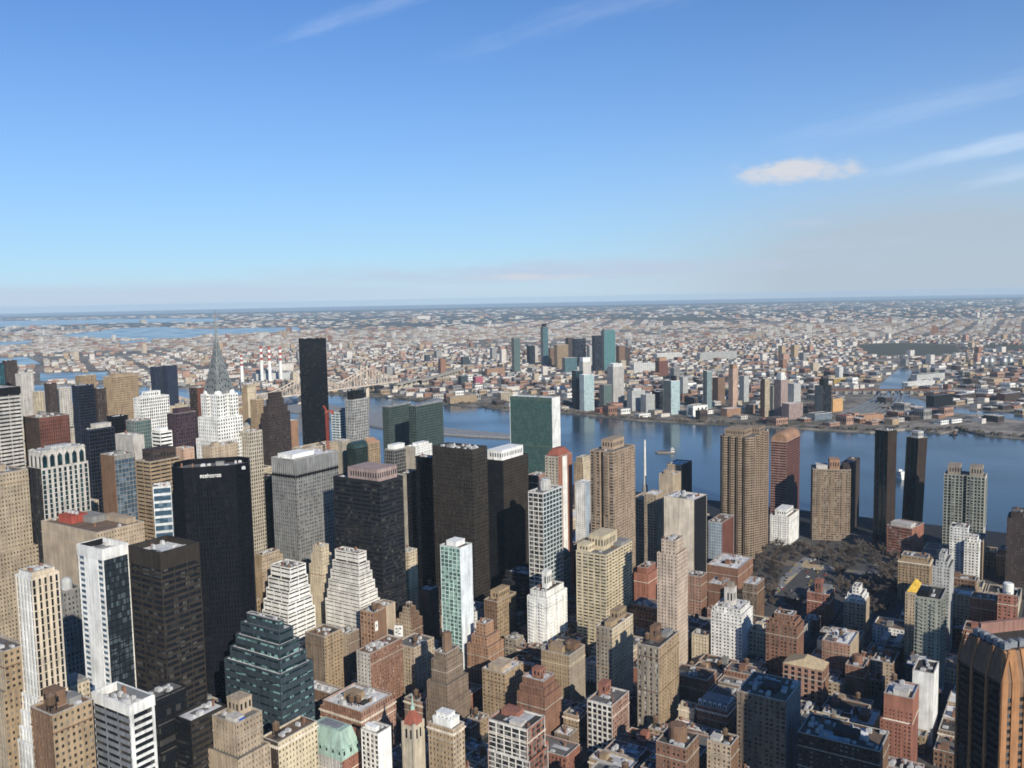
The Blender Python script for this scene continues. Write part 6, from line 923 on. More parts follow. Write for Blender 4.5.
# ------------------------------------------------------------------ facades with real relief
#        floor, bay, pier, spandrel, spandrel set back
STY = dict(P=(3.5,2.7,1.45,1.8,.05), N=(2.95,3.1,1.8,1.5,.05), R=(3.8,14.,.5,1.95,-.04), V=(3.8,2.6,1.25,1.3,.22), G=(3.9,3.1,.2,.55,.04), K=(3.9,4.6,1.2,1.0,.06), B=None, M=None, L=None, C=None)
def side_frame(p, q):
    d = Vector((q[0]-p[0], q[1]-p[1])); L = d.length; d /= L; return L, d, Vector((d.y, -d.x))
def qb(mb, p, d, n, s0, s1, d0, d1, z0, z1, mi=0):
    P = [(p[0]+d.x*s+n.x*e, p[1]+d.y*s+n.y*e) for s, e in ((s0,d1),(s1,d1),(s1,d0),(s0,d0))]
    mb.hexa([(x,y,z0) for x,y in P] + [(x,y,z1) for x,y in P], mi)
def facade(wall, glass, poly, z0, z1, styles, q, cells=None, mi0=0):
    """poly ccw; styles: (kind, wall slot, glass slot) per side; piers and spandrels stand proud of the glazing"""
    n = len(poly)
    # glazing core, half a metre inside the wall line
    inner = []
    for i in range(n):
        p0, p1, p2 = poly[i-1], poly[i], poly[(i+1) % n]
        _, d1, n1 = side_frame(p0, p1); _, d2, n2 = side_frame(p1, p2)
        c = n1.x*n2.y - n1.y*n2.x
        if abs(c) < 1e-4: inner.append((p1[0]-n1.x*.5, p1[1]-n1.y*.5)); continue
        e1 = n1.x*p1[0]+n1.y*p1[1]-.5; e2 = n2.x*p1[0]+n2.y*p1[1]-.5
        inner.append(((e1*n2.y-e2*n1.y)/c, (n1.x*e2-n2.x*e1)/c))
    k = len(glass.v); glass.v += [(x,y,z0) for x,y in inner] + [(x,y,z1-1.1) for x,y in inner]
    for i in range(n):
        j = (i+1) % n; glass.f.append((k+i, k+j, k+n+j, k+n+i)); glass.m.append(styles[i][2])
    top = q.get('top', 1.6)
    for i in range(n):
        p, r = poly[i], poly[(i+1) % n]; L, d, nn = side_frame(p, r); kind, wi, gi = styles[i]
        H = z1 - z0
        if L < .6: continue
        if kind in 'BMLC' or H < 3.5:
            if kind == 'B' or H < 3.5 or kind == 'C' : pieces = [(0.004, L-.004)]
            elif kind == 'M': pieces = [(.004, .8), (L*.24, L*.78), (L-.8, L-.004)]
            else: pieces = [(.004, L*.16), (L*.9, L-.004)]
            for s0, s1 in pieces: qb(wall, p, d, nn, s0, s1, -.6, 0, z0, z1, wi)
            if kind in 'ML':
                qb(wall, p, d, nn, .05, L-.05, -.55, -.03, z1-(3 if kind=='M' else top), z1-.02, wi)
                z = z1 - (3 if kind=='M' else top) - 2.6
                while z > z0:
                    qb(wall, p, d, nn, .05, L-.05, -.55, -.05, z-1.5, z, wi); z -= 3.7
            if kind == 'C': qb(wall, p, d, nn, L*.3, L*.62, 0, .25, z0, z1-1, q.get('cslot', wi))
            continue
        fh, bay, pw, sp, back = STY[kind]
        vr = 1 + .16*math.sin(h0*1.7+i*2.1) if (h0 := q.get('seed', 0)) else 1
        fh = q.get('fh', fh*(1+(vr-1)*.4)); bay = q.get('bay', bay*vr); pw = q.get('pier', pw); sp = q.get('sp', sp)
        if kind == 'R' : bay, pw = STY['R'][1:3]
        tb = min(top, H*.5)
        nb = max(1, round(L / bay)); bw = L / nb
        if kind == 'R': nb = max(1, round(L/11)); bw = L/nb
        for b in range(nb + 1):
            w = pw if 0 < b < nb else pw*.75
            if kind == 'N' and nb > 3 and 0 < b < nb: w = pw*(1.3 if b % 2 else .72)
            s0, s1 = max(.004, b*bw - w/2), min(L-.004, b*bw + w/2)
            qb(wall, p, d, nn, s0, s1, -.6, -.09 if kind == 'R' and 0 < b < nb else 0, z0, z1, wi)
        qb(wall, p, d, nn, .05, L-.05, -.55, -.025, z1-tb, z1-.02, wi)
        z = z1 - tb - (fh - sp); nfl = 0; mids = q.get('midband', ())
        while z - sp > z0:
            s_ = sp
            for fr_, hh in mids:
                if z0 + H*fr_ - fh < z < z0 + H*fr_: s_ = min(hh, fh + 1)
            qb(wall, p, d, nn, .05, L-.05, -.55, -back-.004, z-s_, z, wi)
            if cells is not None: cells.append((i, p, d, nn, z, fh-sp, nb, bw, pw))
            z -= fh; nfl += 1
def coping(poly, z0, z1, w, out, mb, mi=0):
    n = len(poly)
    for i in range(n):
        p, r = poly[i], poly[(i+1) % n]; L, d, nn = side_frame(p, r)
        qb(mb, p, d, nn, -out if i % 2 == 0 else w-.02, L+out if i % 2 == 0 else L-w+.02, -w, out, z0 + (0 if i % 2 == 0 else .003), z1 - (0 if i % 2 == 0 else .003), mi)
def rect(a, b, cx=0, cy=0): return [(cx-a/2, cy-b/2), (cx+a/2, cy-b/2), (cx+a/2, cy+b/2), (cx-a/2, cy+b/2)]   # sides: south, east, north, west

COURSE = dict(brick='limestone', brickred='cream3', brickpale='cream3', tan='brown', tan2='limestone', brown='limestone', greybrown='limestone', cream='tan', orange='limestone', tanstone='tan', white='palegrey', greytan='cream')
def _duct():
    b = MB(); b.box(-.5,.5,-.5,.5,.25,.9); b.box(-.5,-.42,-.4,.4,0,.25); b.box(.42,.5,-.4,.4,0,.25); b.box(.3,.5,-.7,.7,.3,1.3); return b.mesh('roof_duct', ['unit'])
DUCT = _duct()
def _chim():
    b = MB(); b.box(-.5,.5,-.5,.5,0,.94); b.box(-.58,.58,-.58,.58,.94,1.0); b.lathe([(.2,1.0),(.2,1.12)],8); return b.mesh('roof_chimney', ['brick'])
CHIM = _chim()
PATCH = {}
def patch(mat):
    if mat not in PATCH: b = MB(); b.box(-.5,.5,-.5,.5,0,.03); PATCH[mat] = b.mesh('roof_patch', [mat])
    return PATCH[mat]
def building(kind, label, cat, X, Y, rot, a, b, h, S, W, q, group=None, quick=False):
    t = thing(kind, label, cat, (X, Y, 0), rad(90 - rot), group)
    s = S.split(':'); w = (W or S).split(':')
    for f in (s, w):      # masonry fronts have blinds and sashes behind the glass
        if f[2] == 'gdark' and f[0] in 'PNK' and f[1] not in ('bronze','bronze2','darkmetal','charcoal','black','navy','plum'): f[2] = 'gwin'
    walls = [s[1]] + ([w[1]] if w[1] != s[1] else []); wi = len(walls) - 1
    glz = [s[2]] + ([w[2]] if w[2] != s[2] else []); gi = len(glz) - 1
    if 'C' in (s[0], w[0]): walls.append('white'); q = dict(q, cslot=len(walls)-1)
    if 'sec' in q: pass
    q = dict(q, seed=X+h)
    sty4 = [(s[0],0,0),(w[0],wi,gi),(s[0],0,0),(w[0],wi,gi)]
    roofm = q.get('roof') or rng.choice(['rgrey','rgrey','rdark','rwhite','rbrown'] if not q.get('far') else ['rgrey','rwhite'])
    poly = rect(a, b); sty = sty4
    if q.get('chamfer'):
        c = q['chamfer']*1.0; x, y = a/2, b/2
        poly = [(-x+c,-y),(x-c,-y),(x,-y+c),(x,y-c),(x-c,y),(-x+c,y),(-x,y-c),(-x,-y+c)]; sty = [sty4[0]]*8
    if q.get('notch'):   # a recess in the middle of the west side
        g = min(3.5, b*.13); dp = 4.0; x, y = a/2, b/2; f0 = .45
        poly = [(-x,-y),(x,-y),(x,y),(-x,y),(-x,-y+b*f0+g),(-x+dp,-y+b*f0+g),(-x+dp,-y+b*f0-g*.2),(-x,-y+b*f0-g*.2)]
        sty = [sty4[0],sty4[1],sty4[2],sty4[3],('B',wi,gi),sty4[3],('B',wi,gi),sty4[3]]
    if q.get('flute'):   # rounded bays round the plan
        x, y = a/2-3, b/2-3; poly = []
        def bays(p, r, k):
            L, d, nn = side_frame(p, r)
            for j in range(k):
                for ang in (0, 45, 90, 135, 180):
                    u = (j + .5 - .42*math.cos(rad(ang))) * L / k; e = 3.4*math.sin(rad(ang))
                    poly.append((p[0]+d.x*u+nn.x*e, p[1]+d.y*u+nn.y*e))
        bays((-x,-y),(x,-y),4); bays((x,-y),(x,y),3); bays((x,y),(-x,y),4); bays((-x,y),(-x,-y),4); sty = [sty4[0]]*len(poly)
    cells = [] if q.get('win') else None
    ncell = 0
    wall, glass = MB(), MB()
    zb = h
    facade(wall, glass, poly, 0, zb, sty, q, cells)
    wo_ = wall.build('wall', walls, t); glass.build('glazing', glz, t)
    if s[0] in 'PN' and len(poly) == 4 and not q.get('far') and s[1] in COURSE:
        zc = [h-(q.get('top',1.6)+3.6*2+.1)] + ([h*.5] if rng.random() < .4 and h > 40 else [])
        for zz in zc:
            if zz > 8: m = MB(); coping(poly, zz, zz+.55, .3, .32, m); m.build('string_course', COURSE[s[1]], t)
    # lower, wider stages
    for dz, ow, oe, os_, on in q.get('skirts', ()):
        z = h - dz
        if z < 6: continue
        m2, g2 = MB(), MB(); P2 = [(-a/2-ow,-b/2-os_),(a/2+oe,-b/2-os_),(a/2+oe,b/2+on),(-a/2-ow,b/2+on)]
        facade(m2, g2, P2, 0, z, sty4, dict(q, top=1.5), None)
        lw = m2.build('lower_stage', walls, t); g2.build('glazing', glz, lw)
        rb = MB(); rb.prism([(x*.985, y*.985) for x, y in P2], z-1.3, z-.9); rb.build('terrace', roofm, lw)
    # stages stepping back above
    z = h; ra, rb_, cx, cy = a, b, 0, 0
    lvl = []
    for tier in q.get('tiers', ()):
        dz, iw, ie, is_, in_ = tier[:5]
        x0, x1, y0, y1 = -a/2+iw, a/2-ie, -b/2+is_, b/2-in_
        if x1-x0 < 3 or y1-y0 < 3: mxx=(x0+x1)/2; myy=(y0+y1)/2; x0,x1,y0,y1 = min(x0,mxx-2),max(x1,mxx+2),min(y0,myy-2),max(y1,myy+2)
        if dz < .8: dz = .8
        m2, g2 = MB(), MB(); P2 = [(x0,y0),(x1,y0),(x1,y1),(x0,y1)]
        if len(tier) > 5: tw = [tier[5]]; st2 = [(k_,0,g_) for k_,_,g_ in sty4]
        else: tw, st2 = walls, sty4
        facade(m2, g2, P2, z-1.2, z+dz, st2, dict(q, top=1.2), None)
        up = m2.build('upper_stage', tw, t); g2.build('glazing', glz, up)
        lvl.append(((ra, rb_, cx, cy), z))
        rmb = MB(); rmb.prism([(px*.999, py*.999) for px, py in rect(ra-.9, rb_-.9, cx, cy)], z-1.3, z-.9); rmb.build('terrace', roofm, t)
        z += dz; ra, rb_, cx, cy = x1-x0, y1-y0, (x0+x1)/2, (y0+y1)/2
    ztop = z
    rp = rect(ra-.9, rb_-.9, cx, cy) if (q.get('tiers') or not (q.get('chamfer') or q.get('notch') or q.get('flute'))) else [(x*(1-.9/a), y*(1-.9/b)) for x, y in poly]
    pit = 4.0 if q.get('pit') else .9
    zr = ztop - pit
    m = MB(); m.prism(rp, zr-.5, zr); ro = m.build('roof', roofm, t)
    if not q.get('notch') and not q.get('flute') and not q.get('vault') and not q.get('gable'):
        m = MB(); cp_ = rect(ra, rb_, cx, cy) if not q.get('chamfer') else poly
        if q.get('chamfer'):
            for i in range(8):
                L, d, nn = side_frame(poly[i], poly[(i+1)%8]); qb(m, poly[i], d, nn, .1, L-.1, -.5, .1, ztop, ztop+.25)
        else: coping(cp_, ztop, ztop+.28, .62, .12, m)
        m.build('parapet', q.get('topmat') or ('coping' if s[1] not in ('black','darkmetal','bronze','bronze2','navy','charcoal','darkbrown') else 'charcoal'), t)
    if q.get('topmat') and q.get('top', 0) > 3:
        m = MB()
        for i in range(4):
            L, d, nn = side_frame(poly[i], poly[(i+1)%4]); qb(m, poly[i], d, nn, (-.3 if i%2==0 else -.28), L+(.3 if i%2==0 else .28), -.2, .3 if i%2==0 else .28, h-q['top'], h-.05-(i%2)*.01)
        m.build('top_band', q['topmat'], t)
    ph_boxes = []
    for fx0, fx1, fy0, fy1, hh, mat in q.get('ph', ()):
        x0, x1 = cx-ra/2+ra*fx0, cx-ra/2+ra*fx1; y0, y1 = cy-rb_/2+rb_*fy0, cy-rb_/2+rb_*fy1
        m = MB(); m.box(x0,x1,y0,y1,zr,ztop+hh); m.box(x0-.2,x1+.2,y0-.2,y1+.2,ztop+hh,ztop+hh+.35)
        if not q.get('far') and x1-x0 > 4:
            for k in range(int((x1-x0)//3)): m.box(x0+1+k*3, x0+2.3+k*3, y0-.06, y0+.1, ztop+hh*.25, ztop+hh*.7, 1)
            for k in range(int((y1-y0)//3)): m.box(x0-.06, x0+.1, y0+1+k*3, y0+2.3+k*3, ztop+hh*.25, ztop+hh*.7, 1)
        pb = m.build('penthouse', [mat, 'gdark'] if hh > 5 else [mat, mat], t); ph_boxes.append((x0,x1,y0,y1,ztop+hh+.35))
    def free(x, y, r): return all(x+r < p[0] or x-r > p[1] or y+r < p[2] or y-r > p[3] for p in ph_boxes)
    special = any(q.get(k) for k in ('vault','gable','mansard','pyr','vaultmat','drum','dome'))
    # rooftop machinery
    if not q.get('far') and not (special and not q.get('drum')):
        big = q.get('roofunits') or q.get('pit')
        nu = (30 if big == 'huge' else 14 if big else 5) if not quick else rng.randint(1, 3)
        for _ in range(nu):
            sx, sy, sz = rng.uniform(1.4, 4.5 if big else 3), rng.uniform(1.4, 4), rng.uniform(1.2, 3.4 if big else 2.4)
            if ra < 10 or rb_ < 10: sx *= .6; sy *= .6
            x, y = cx+rng.uniform(-.5,.5)*(ra-5), cy+rng.uniform(-.5,.5)*(rb_-5)
            if free(x, y, max(sx,sy)/2): put('rooftop_unit', UNIT, t, (x,y,zr), 0, (sx,sy,sz)); ph_boxes.append((x-sx/2,x+sx/2,y-sy/2,y+sy/2,zr))
        if not q.get('ph') and not q.get('tiers') and ra > 9 and not special:
            x, y = cx+rng.uniform(-.25,.25)*ra, cy+rng.uniform(-.2,.3)*rb_
            sx, sy, sz = min(6,ra*.35), min(5,rb_*.35), rng.uniform(3,4.5)
            if free(x, y, max(sx,sy)/2): put('bulkhead', hut(s[1] if s[1] in ('brick','tan','tan2','brown','cream','greybrown','brickred') else 'grey'), t, (x,y,zr), 0, (sx,sy,sz)); ph_boxes.append((x-sx/2,x+sx/2,y-sy/2,y+sy/2,zr+sz))
    if Y < 1000 and not q.get('far') and not special and ra > 8 and rb_ > 8:
        for _ in range(rng.randint(1, 3)):
            sx, sy = rng.uniform(.15,.45)*ra, rng.uniform(.15,.45)*rb_; x, y = cx+rng.uniform(-.25,.25)*ra, cy+rng.uniform(-.25,.25)*rb_
            put('roof_patch', patch(rng.choice(('rgrey','rwhite','rdark','rbrown','unit'))), t, (x,y,zr+.004*_+.004), 0, (sx,sy,1))
        for _ in range(rng.randint(1, 3 if Y < 720 else 2)):
            x, y = cx+rng.uniform(-.42,.42)*ra, cy+rng.uniform(-.42,.42)*rb_
            if free(x, y, .7): put('roof_chimney', CHIM, t, (x,y,zr), 0, (rng.uniform(.9,1.5),rng.uniform(.9,1.8),rng.uniform(1.8,3.6))); ph_boxes.append((x-.8,x+.8,y-.8,y+.8,zr))
        for _ in range(rng.randint(0, 2)):
            x, y, L = cx+rng.uniform(-.3,.3)*ra, cy+rng.uniform(-.3,.3)*rb_, rng.uniform(3, 7)
            if free(x, y, L*.45): put('roof_duct', DUCT, t, (x,y,zr), rng.choice((0,1.5708)), (L,rng.uniform(.8,1.4),1.5)); ph_boxes.append((x-L/2,x+L/2,y-L/2,y+L/2,zr))
    for k in range(q.get('tank', 0)):
        for _ in range(20):
            x, y = cx+rng.uniform(-.36,.36)*ra, cy+rng.uniform(-.36,.36)*rb_
            if free(x, y, 1.9): break
        water_tank(t, x, y, zr, rng.uniform(.9, 1.2)); ph_boxes.append((x-2,x+2,y-2,y+2,zr))
    if q.get('lean'):     # the upper floors lean to the right
        t.rotation_mode = 'QUATERNION'; t.rotation_quaternion = Matrix.Rotation(rad(2.0), 3, 'Y').to_quaternion() @ Matrix.Rotation(rad(90-rot), 3, 'Z').to_quaternion(); t.location = (X-2.5, Y, -.6)
    extras(t, q, a, b, h, ztop, zr, ra, rb_, cx, cy, s, w, poly)
    # balconies
    if q.get('balc') and not q.get('flute'):
        n = 0; bm_ = MB(); bm_.box(-2.0,2.0,-1.15,0,0,.18); bm_.box(-2.0,2.0,-1.15,-1.05,.18,1.05); bm_.box(-2.0,-1.9,-1.05,0,.18,1.05); bm_.box(1.9,2.0,-1.05,0,.18,1.05)
        bme = bm_.mesh('balcony', [w[1]])
        lines = []
        if a > 10: lines += [(0, f) for f in ((.2,.5,.8) if a > 26 else (.3,.72))]
        if b > 10 and q['balc'] == 1: lines += [(3, f) for f in (.22,.72)]
        zz = h - 6
        while zz > 8 and n < 100:
            for i, f in lines:
                p, r = poly[i] if not q.get('notch') or i == 0 else poly[3], poly[(i+1) % len(poly)] if not q.get('notch') or i == 0 else (-a/2, -b/2)
                L, d, nn = side_frame(p, r)
                put('balcony', bme, t, (p[0]+d.x*L*f+nn.x*.02, p[1]+d.y*L*f+nn.y*.02, zz), math.atan2(d.y, d.x)); n += 1
            zz -= 3.0
    # the panes that show largest, one object each
    if cells:
        use = [c_ for c_ in cells if (c_[0] in (0, 3) if len(poly) == 4 else c_[2].x*0 == 0 and (c_[3].y < -.3 or c_[3].x < -.3))]
        use.sort(key=lambda c_: -c_[4]); n = 0; cap = min(100, q['win']); cache = {}
        rows = {}
        for c_ in use:
            if n >= cap: break
            i, p, d, nn, z, gh, nb, bw, pw = c_
            ww = bw - pw
            if s[0] == 'R' or ww < .5 or gh < .6: continue
            key = (i, round(ww,2), round(gh,2))
            if key not in cache:
                gm = glz[gi] if i in (1,3) else glz[0]
                mb = MB(); mb.box(-ww/2,ww/2,-.06,0,-gh,0); cache[key] = mb.mesh('window', [gm])
            for k in range(nb):
                if n >= cap: break
                sx = (k+.5)*bw
                put('window', cache[key], t, (p[0]+d.x*sx-nn.x*.43, p[1]+d.y*sx-nn.y*.43, z+gh), math.atan2(d.y, d.x)); n += 1
    return t

def extras(t, q, a, b, h, ztop, zr, ra, rb_, cx, cy, s, w, poly):
    if q.get('drum'):
        hh, mat = q['drum']; r = max(3.4, min(ra, rb_)*.3); m = MB(); m.lathe([(r,zr),(r,ztop+hh),(r*.86,ztop+hh),(r*.8,ztop+hh+.5)],18,cx,cy)
        d = m.build('roof_drum', mat, t)
        if hh > 9:
            m = MB()
            for k in range(9):
                an = 2*math.pi*k/9; m.box(cx+math.cos(an)*r-.35, cx+math.cos(an)*r+.35, cy+math.sin(an)*r-.35, cy+math.sin(an)*r+.35, zr, ztop+hh*.85)
            m.build('pilaster', w[1], d)
    if q.get('dome'):
        m = MB(); r = min(ra, rb_)*.28; m.lathe([(r,zr)]+[(r*math.cos(x), ztop+4+r*math.sin(x)) for x in (0,.35,.7,1.05,1.35,1.5)],16,cx,cy); m.build('roof_dome', 'palegrey', t)
    def vault(hh, mat, name):
        m = MB(); n = 12
        for k in range(n):
            a0, a1 = math.pi*k/n, math.pi*(k+1)/n
            y0, y1 = cy-rb_/2*math.cos(a0), cy-rb_/2*math.cos(a1); z0, z1 = ztop+hh*math.sin(a0), ztop+hh*math.sin(a1)
            m.hexa([(cx-ra/2,y0,ztop-.5),(cx+ra/2,y0,ztop-.5),(cx+ra/2,y1,ztop-.5),(cx-ra/2,y1,ztop-.5),(cx-ra/2,y0,z0),(cx+ra/2,y0,z0),(cx+ra/2,y1,z1),(cx-ra/2,y1,z1)])
            if k % 2 == 0: m.hexa([(cx-ra/2-.1,y0,z0),(cx+ra/2+.1,y0,z0),(cx+ra/2+.1,y0+.4,z0),(cx-ra/2-.1,y0+.4,z0),(cx-ra/2-.1,y0,z0+.3),(cx+ra/2+.1,y0,z0+.3),(cx+ra/2+.1,y0+.4,z0+.3),(cx-ra/2-.1,y0+.4,z0+.3)])
        m.build(name, mat, t)
    if q.get('vault'): vault(q['vault'], 'ggreen2' if s[0] == 'G' else 'grey', 'rounded_roof')
    if q.get('vaultmat'): vault(q['vaultmat'][1], q['vaultmat'][0], 'curved_roof')
    if q.get('gable'):
        mat, hh = q['gable']; m = MB(); x, y = ra/2+.3, rb_/2+.3
        m.v += [(cx-x,cy-y,ztop),(cx+x,cy-y,ztop),(cx+x,cy+y,ztop),(cx-x,cy+y,ztop),(cx-x*.5,cy,ztop+hh),(cx+x*.5,cy,ztop+hh)]
        m.f += [(0,1,5,4),(1,2,5),(2,3,4,5),(3,0,4),(3,2,1,0)]; m.m += [0]*5; m.build('pitched_roof', mat, t)
    if q.get('pyr'):
        mat, hh = q['pyr']; m = MB(); m.prism(rect(ra*.86, rb_*.86, cx, cy), zr, ztop+.6); m.build('roof_base', s[1], t)
        m = MB(); m.prism(rect(ra*.9, rb_*.9, cx, cy), ztop+.6, ztop+hh, 0, rect(.6,.6,cx,cy) if mat == 'gold' else rect(ra*.45, rb_*.45, cx, cy)); m.build('pyramid_roof', mat, t)
    if q.get('slant'):
        m = MB(); hh = q['slant']; x, y = ra/2-.4, rb_/2-.4
        m.hexa([(-x,-y,ztop-.9),(x,-y,ztop-.9),(x,y,ztop-.9),(-x,y,ztop-.9),(-x,-y,ztop+.4),(x,-y,ztop+hh),(x,y,ztop+hh),(-x,y,ztop+.4)]); m.build('slanted_roof', 'coolgrey', t)
    if q.get('band'):
        m = MB(); fr_, hh = q['band']; coping(poly[:4], h*fr_-hh/2, h*fr_+hh/2, .3, .25, m); m.build('pale_band', 'palegrey', t)
    if q.get('topflute'):
        m = MB()
        for i in (0, 3):
            L, d, nn = side_frame(poly[i], poly[(i+1)%4]); k = int(L/2.6)
            for j in range(k): qb(m, poly[i], d, nn, (j+.25)*L/k, (j+.6)*L/k, -.02, .5, h-14, h-.4)
            qb(m, poly[i], d, nn, .2, L-.2, -.1, .06, h-18, h-15.4, 1)
        m.build('fluted_crown', ['silver', 'darkmetal'], t)
    if q.get('cornice'):
        m = MB(); coping(poly[:4], h-3.3, h-2.5, .6, .75, m); m.build('cornice', 'cream3', t)
        m = MB()
        for i in (0, 3):
            L, d, nn = side_frame(poly[i], poly[(i+1)%4]); k = int(L/1.6)
            for j in range(k): qb(m, poly[i], d, nn, (j+.2)*L/k, (j+.6)*L/k, -.1, .5, h-4.1, h-3.3)
        m.build('bracket_row', 'cream3', t)
    if q.get('arches'):      # arcade crown under a pale roof
        hh = q['arches']; m = MB(); x, y = a/2-1.2, b/2-1.2; P = rect(a-2.4, b-2.4)
        g = MB(); g.prism(rect(a-4.4, b-4.4), h-1.2, h+hh); g.build('crown_glazing', 'gteal2', t)
        for i in range(4):
            L, d, nn = side_frame(P[i], P[(i+1)%4]); k = max(2, round(L/6)); bw = L/k
            for j in range(k+1): qb(m, P[i], d, nn, max(.01, j*bw-.9), min(L-.01, j*bw+.9), -1, 0, h-1.2, h+hh-2)
            qb(m, P[i], d, nn, .02, L-.02, -.95, -.02, h+hh-2.2, h+hh)
            for j in range(k):
                for sg in (-1, 1):
                    for e in range(3):
                        c0 = (j+.5)*bw + sg*(bw/2-.9-e*.55); qb(m, P[i], d, nn, min(c0, c0-sg*.55), max(c0, c0-sg*.55), -.9, -.05-.01*e, h+hh-2.2-(2.2-e*.75), h+hh-2.15)
                qb(m, P[i], d, nn, (j+.5)*bw-1.5, (j+.5)*bw+1.5, -.5, .5, h+hh, h+hh+1.2)
            qb(m, P[i], d, nn, -.3 if i%2==0 else .5, L+.3 if i%2==0 else L-.5, -.8, .35, h+hh-.3, h+hh+.1+.01*i)
        m.build('arched_crown', 'pale', t); m = MB(); m.prism(rect(a-5, b-5), h+hh, h+hh+.8); m.box(-a*.2,a*.25,-b*.2,b*.2,h+hh+.8,h+hh+3); m.build('crown_roof', 'palegrey', t)
    if q.get('mansard'):
        hh = q['mansard']; m = MB(); P = rect(a+.6, b+.6); T = rect(a-6.5, b-9)
        m.prism(P, ztop-.3, ztop+hh*.72, 0, rect(a-4.2, b-6)); m.prism(rect(a-4.2,b-6), ztop+hh*.72, ztop+hh, 0, T); mo = m.build('mansard_roof', 'greencopper', t)
        m = MB(); m.box(-a*.2,a*.2,-b*.25,b*.25,ztop+hh,ztop+hh+.6); m.build('roof_hatch', 'coolgrey', mo)
        for i, L0 in ((0, a), (3, b)):
            L, d, nn = side_frame(P[i], P[(i+1)%4]); k = max(2, int(L/5))
            for j in range(k):
                m = MB(); qb(m, P[i], d, nn, (j+.5)*L/k-1.1, (j+.5)*L/k+1.1, -3.2, -.7, ztop+1.2, ztop+5.4); qb(m, P[i], d, nn, (j+.5)*L/k-1.35, (j+.5)*L/k+1.35, -3.2, -.5, ztop+5.4, ztop+6); qb(m, P[i], d, nn, (j+.5)*L/k-.7, (j+.5)*L/k+.7, -1, -.65, ztop+1.8, ztop+4.8, 1)
                m.build('dormer', ['greencopper', 'gdark'], mo)
        m = MB(); m.box(a/2-.4, a/2+.35, -b/2, b/2, ztop, ztop+hh*.8); m.build('party_wall', 'brickred', t)
    if q.get('dormers'):
        P = rect(a, b); m = MB(); m.prism(rect(a-.4,b-.4), ztop, ztop+5, 0, rect(a-5,b-5)); mo = m.build('mansard_roof', 'coolgrey', t)
        for i in (0, 3):
            L, d, nn = side_frame(P[i], P[(i+1)%4]); k = max(2, int(L/3.6))
            for j in range(k):
                m = MB(); c0 = (j+.5)*L/k; qb(m, P[i], d, nn, c0-1, c0+1, -3, -.5, ztop+.5, ztop+3.6); qb(m, P[i], d, nn, c0-1.2, c0+1.2, -3, -.35, ztop+3.6, ztop+4.1); qb(m, P[i], d, nn, c0-.6, c0+.6, -.8, -.45, ztop+.9, ztop+3.1, 1); m.build('dormer', ['white', 'gdark'], mo)
    if q.get('redshed'):
        m = MB(); y0 = b*.12; m.box(-a*.3,a*.05,y0,y0+17,zr,zr+5.5); m.box(-a*.3-.2,a*.05+.2,y0-.2,y0+17.2,zr+5.5,zr+6)
        for k in range(3): m.lathe([(1.5,zr+6),(1.5,zr+8),(1.2,zr+8.2)],12,-a*.12,y0+3.5+k*5,1)
        m.build('red_shed', ['red', 'unit'], t)
    if q.get('bluetarp'):
        m = MB(); m.box(-a/2-4.5,-a/2-1.2,-b*.1,b*.12,h-36,h-34.6) if False else m.box(-a*.3,-a*.1,-b*.42,-b*.25,zr,zr+1.6); m.build('blue_tarpaulin', 'bluetarp', t)
    if q.get('poster'):
        m = MB(); m.box(-a*.42,-a*.42+3.4,-b/2-.35,-b/2-.05,h-16,h-8); m.box(-a*.42+.9,-a*.42+2.4,-b/2-.40,-b/2-.35,h-12.6,h-10.5,1); m.build('poster', ['paint', 'grey'], t)
    if q.get('sign'):
        # illegible white raised letters on the front parapet: nine blocks of letter height
        P = poly[0]; L, d, nn = side_frame(poly[0], poly[1]); r_ = random.Random(4)
        for k in range(9):
            m = MB(); s0 = L*.52 - 9*.85 + k*1.7; qb(m, P, d, nn, s0, s0+.35, .02, .3, h-8.2, h-8.2+r_.choice((2.2,2.2,3.1)))
            qb(m, P, d, nn, s0+.36, s0+1.25, .02, .3, h-6.6, h-6.05); qb(m, P, d, nn, s0+.95, s0+1.25, .02, .29, h-8.2, h-6.6)
            if k % 3: qb(m, P, d, nn, s0+.36, s0+.94, .02, .3, h-8.2, h-7.75)
            m.build('sign_letter', 'paint', t)
    if q.get('stripes'):
        m = MB()
        for k in range(3):
            x = -a*.3 + k*a*.26; y = -b/2-.12
            m.hexa([(x,y-.1,4),(x+5,y-.1,4),(x+5,y,4),(x,y,4),(x+7,y-.1,h*.8),(x+12,y-.1,h*.8),(x+12,y,h*.8),(x+7,y,h*.8)])
            X = -a/2-.12; yy = b*.3 - k*b*.26
            m.hexa([(X-.1,yy,4),(X-.1,yy-4,4),(X,yy-4,4),(X,yy,4),(X-.1,yy-4,h*.8),(X-.1,yy-7,h*.8),(X,yy-7,h*.8),(X,yy-4,h*.8)])
        m.build('black_stripe', 'black', t)

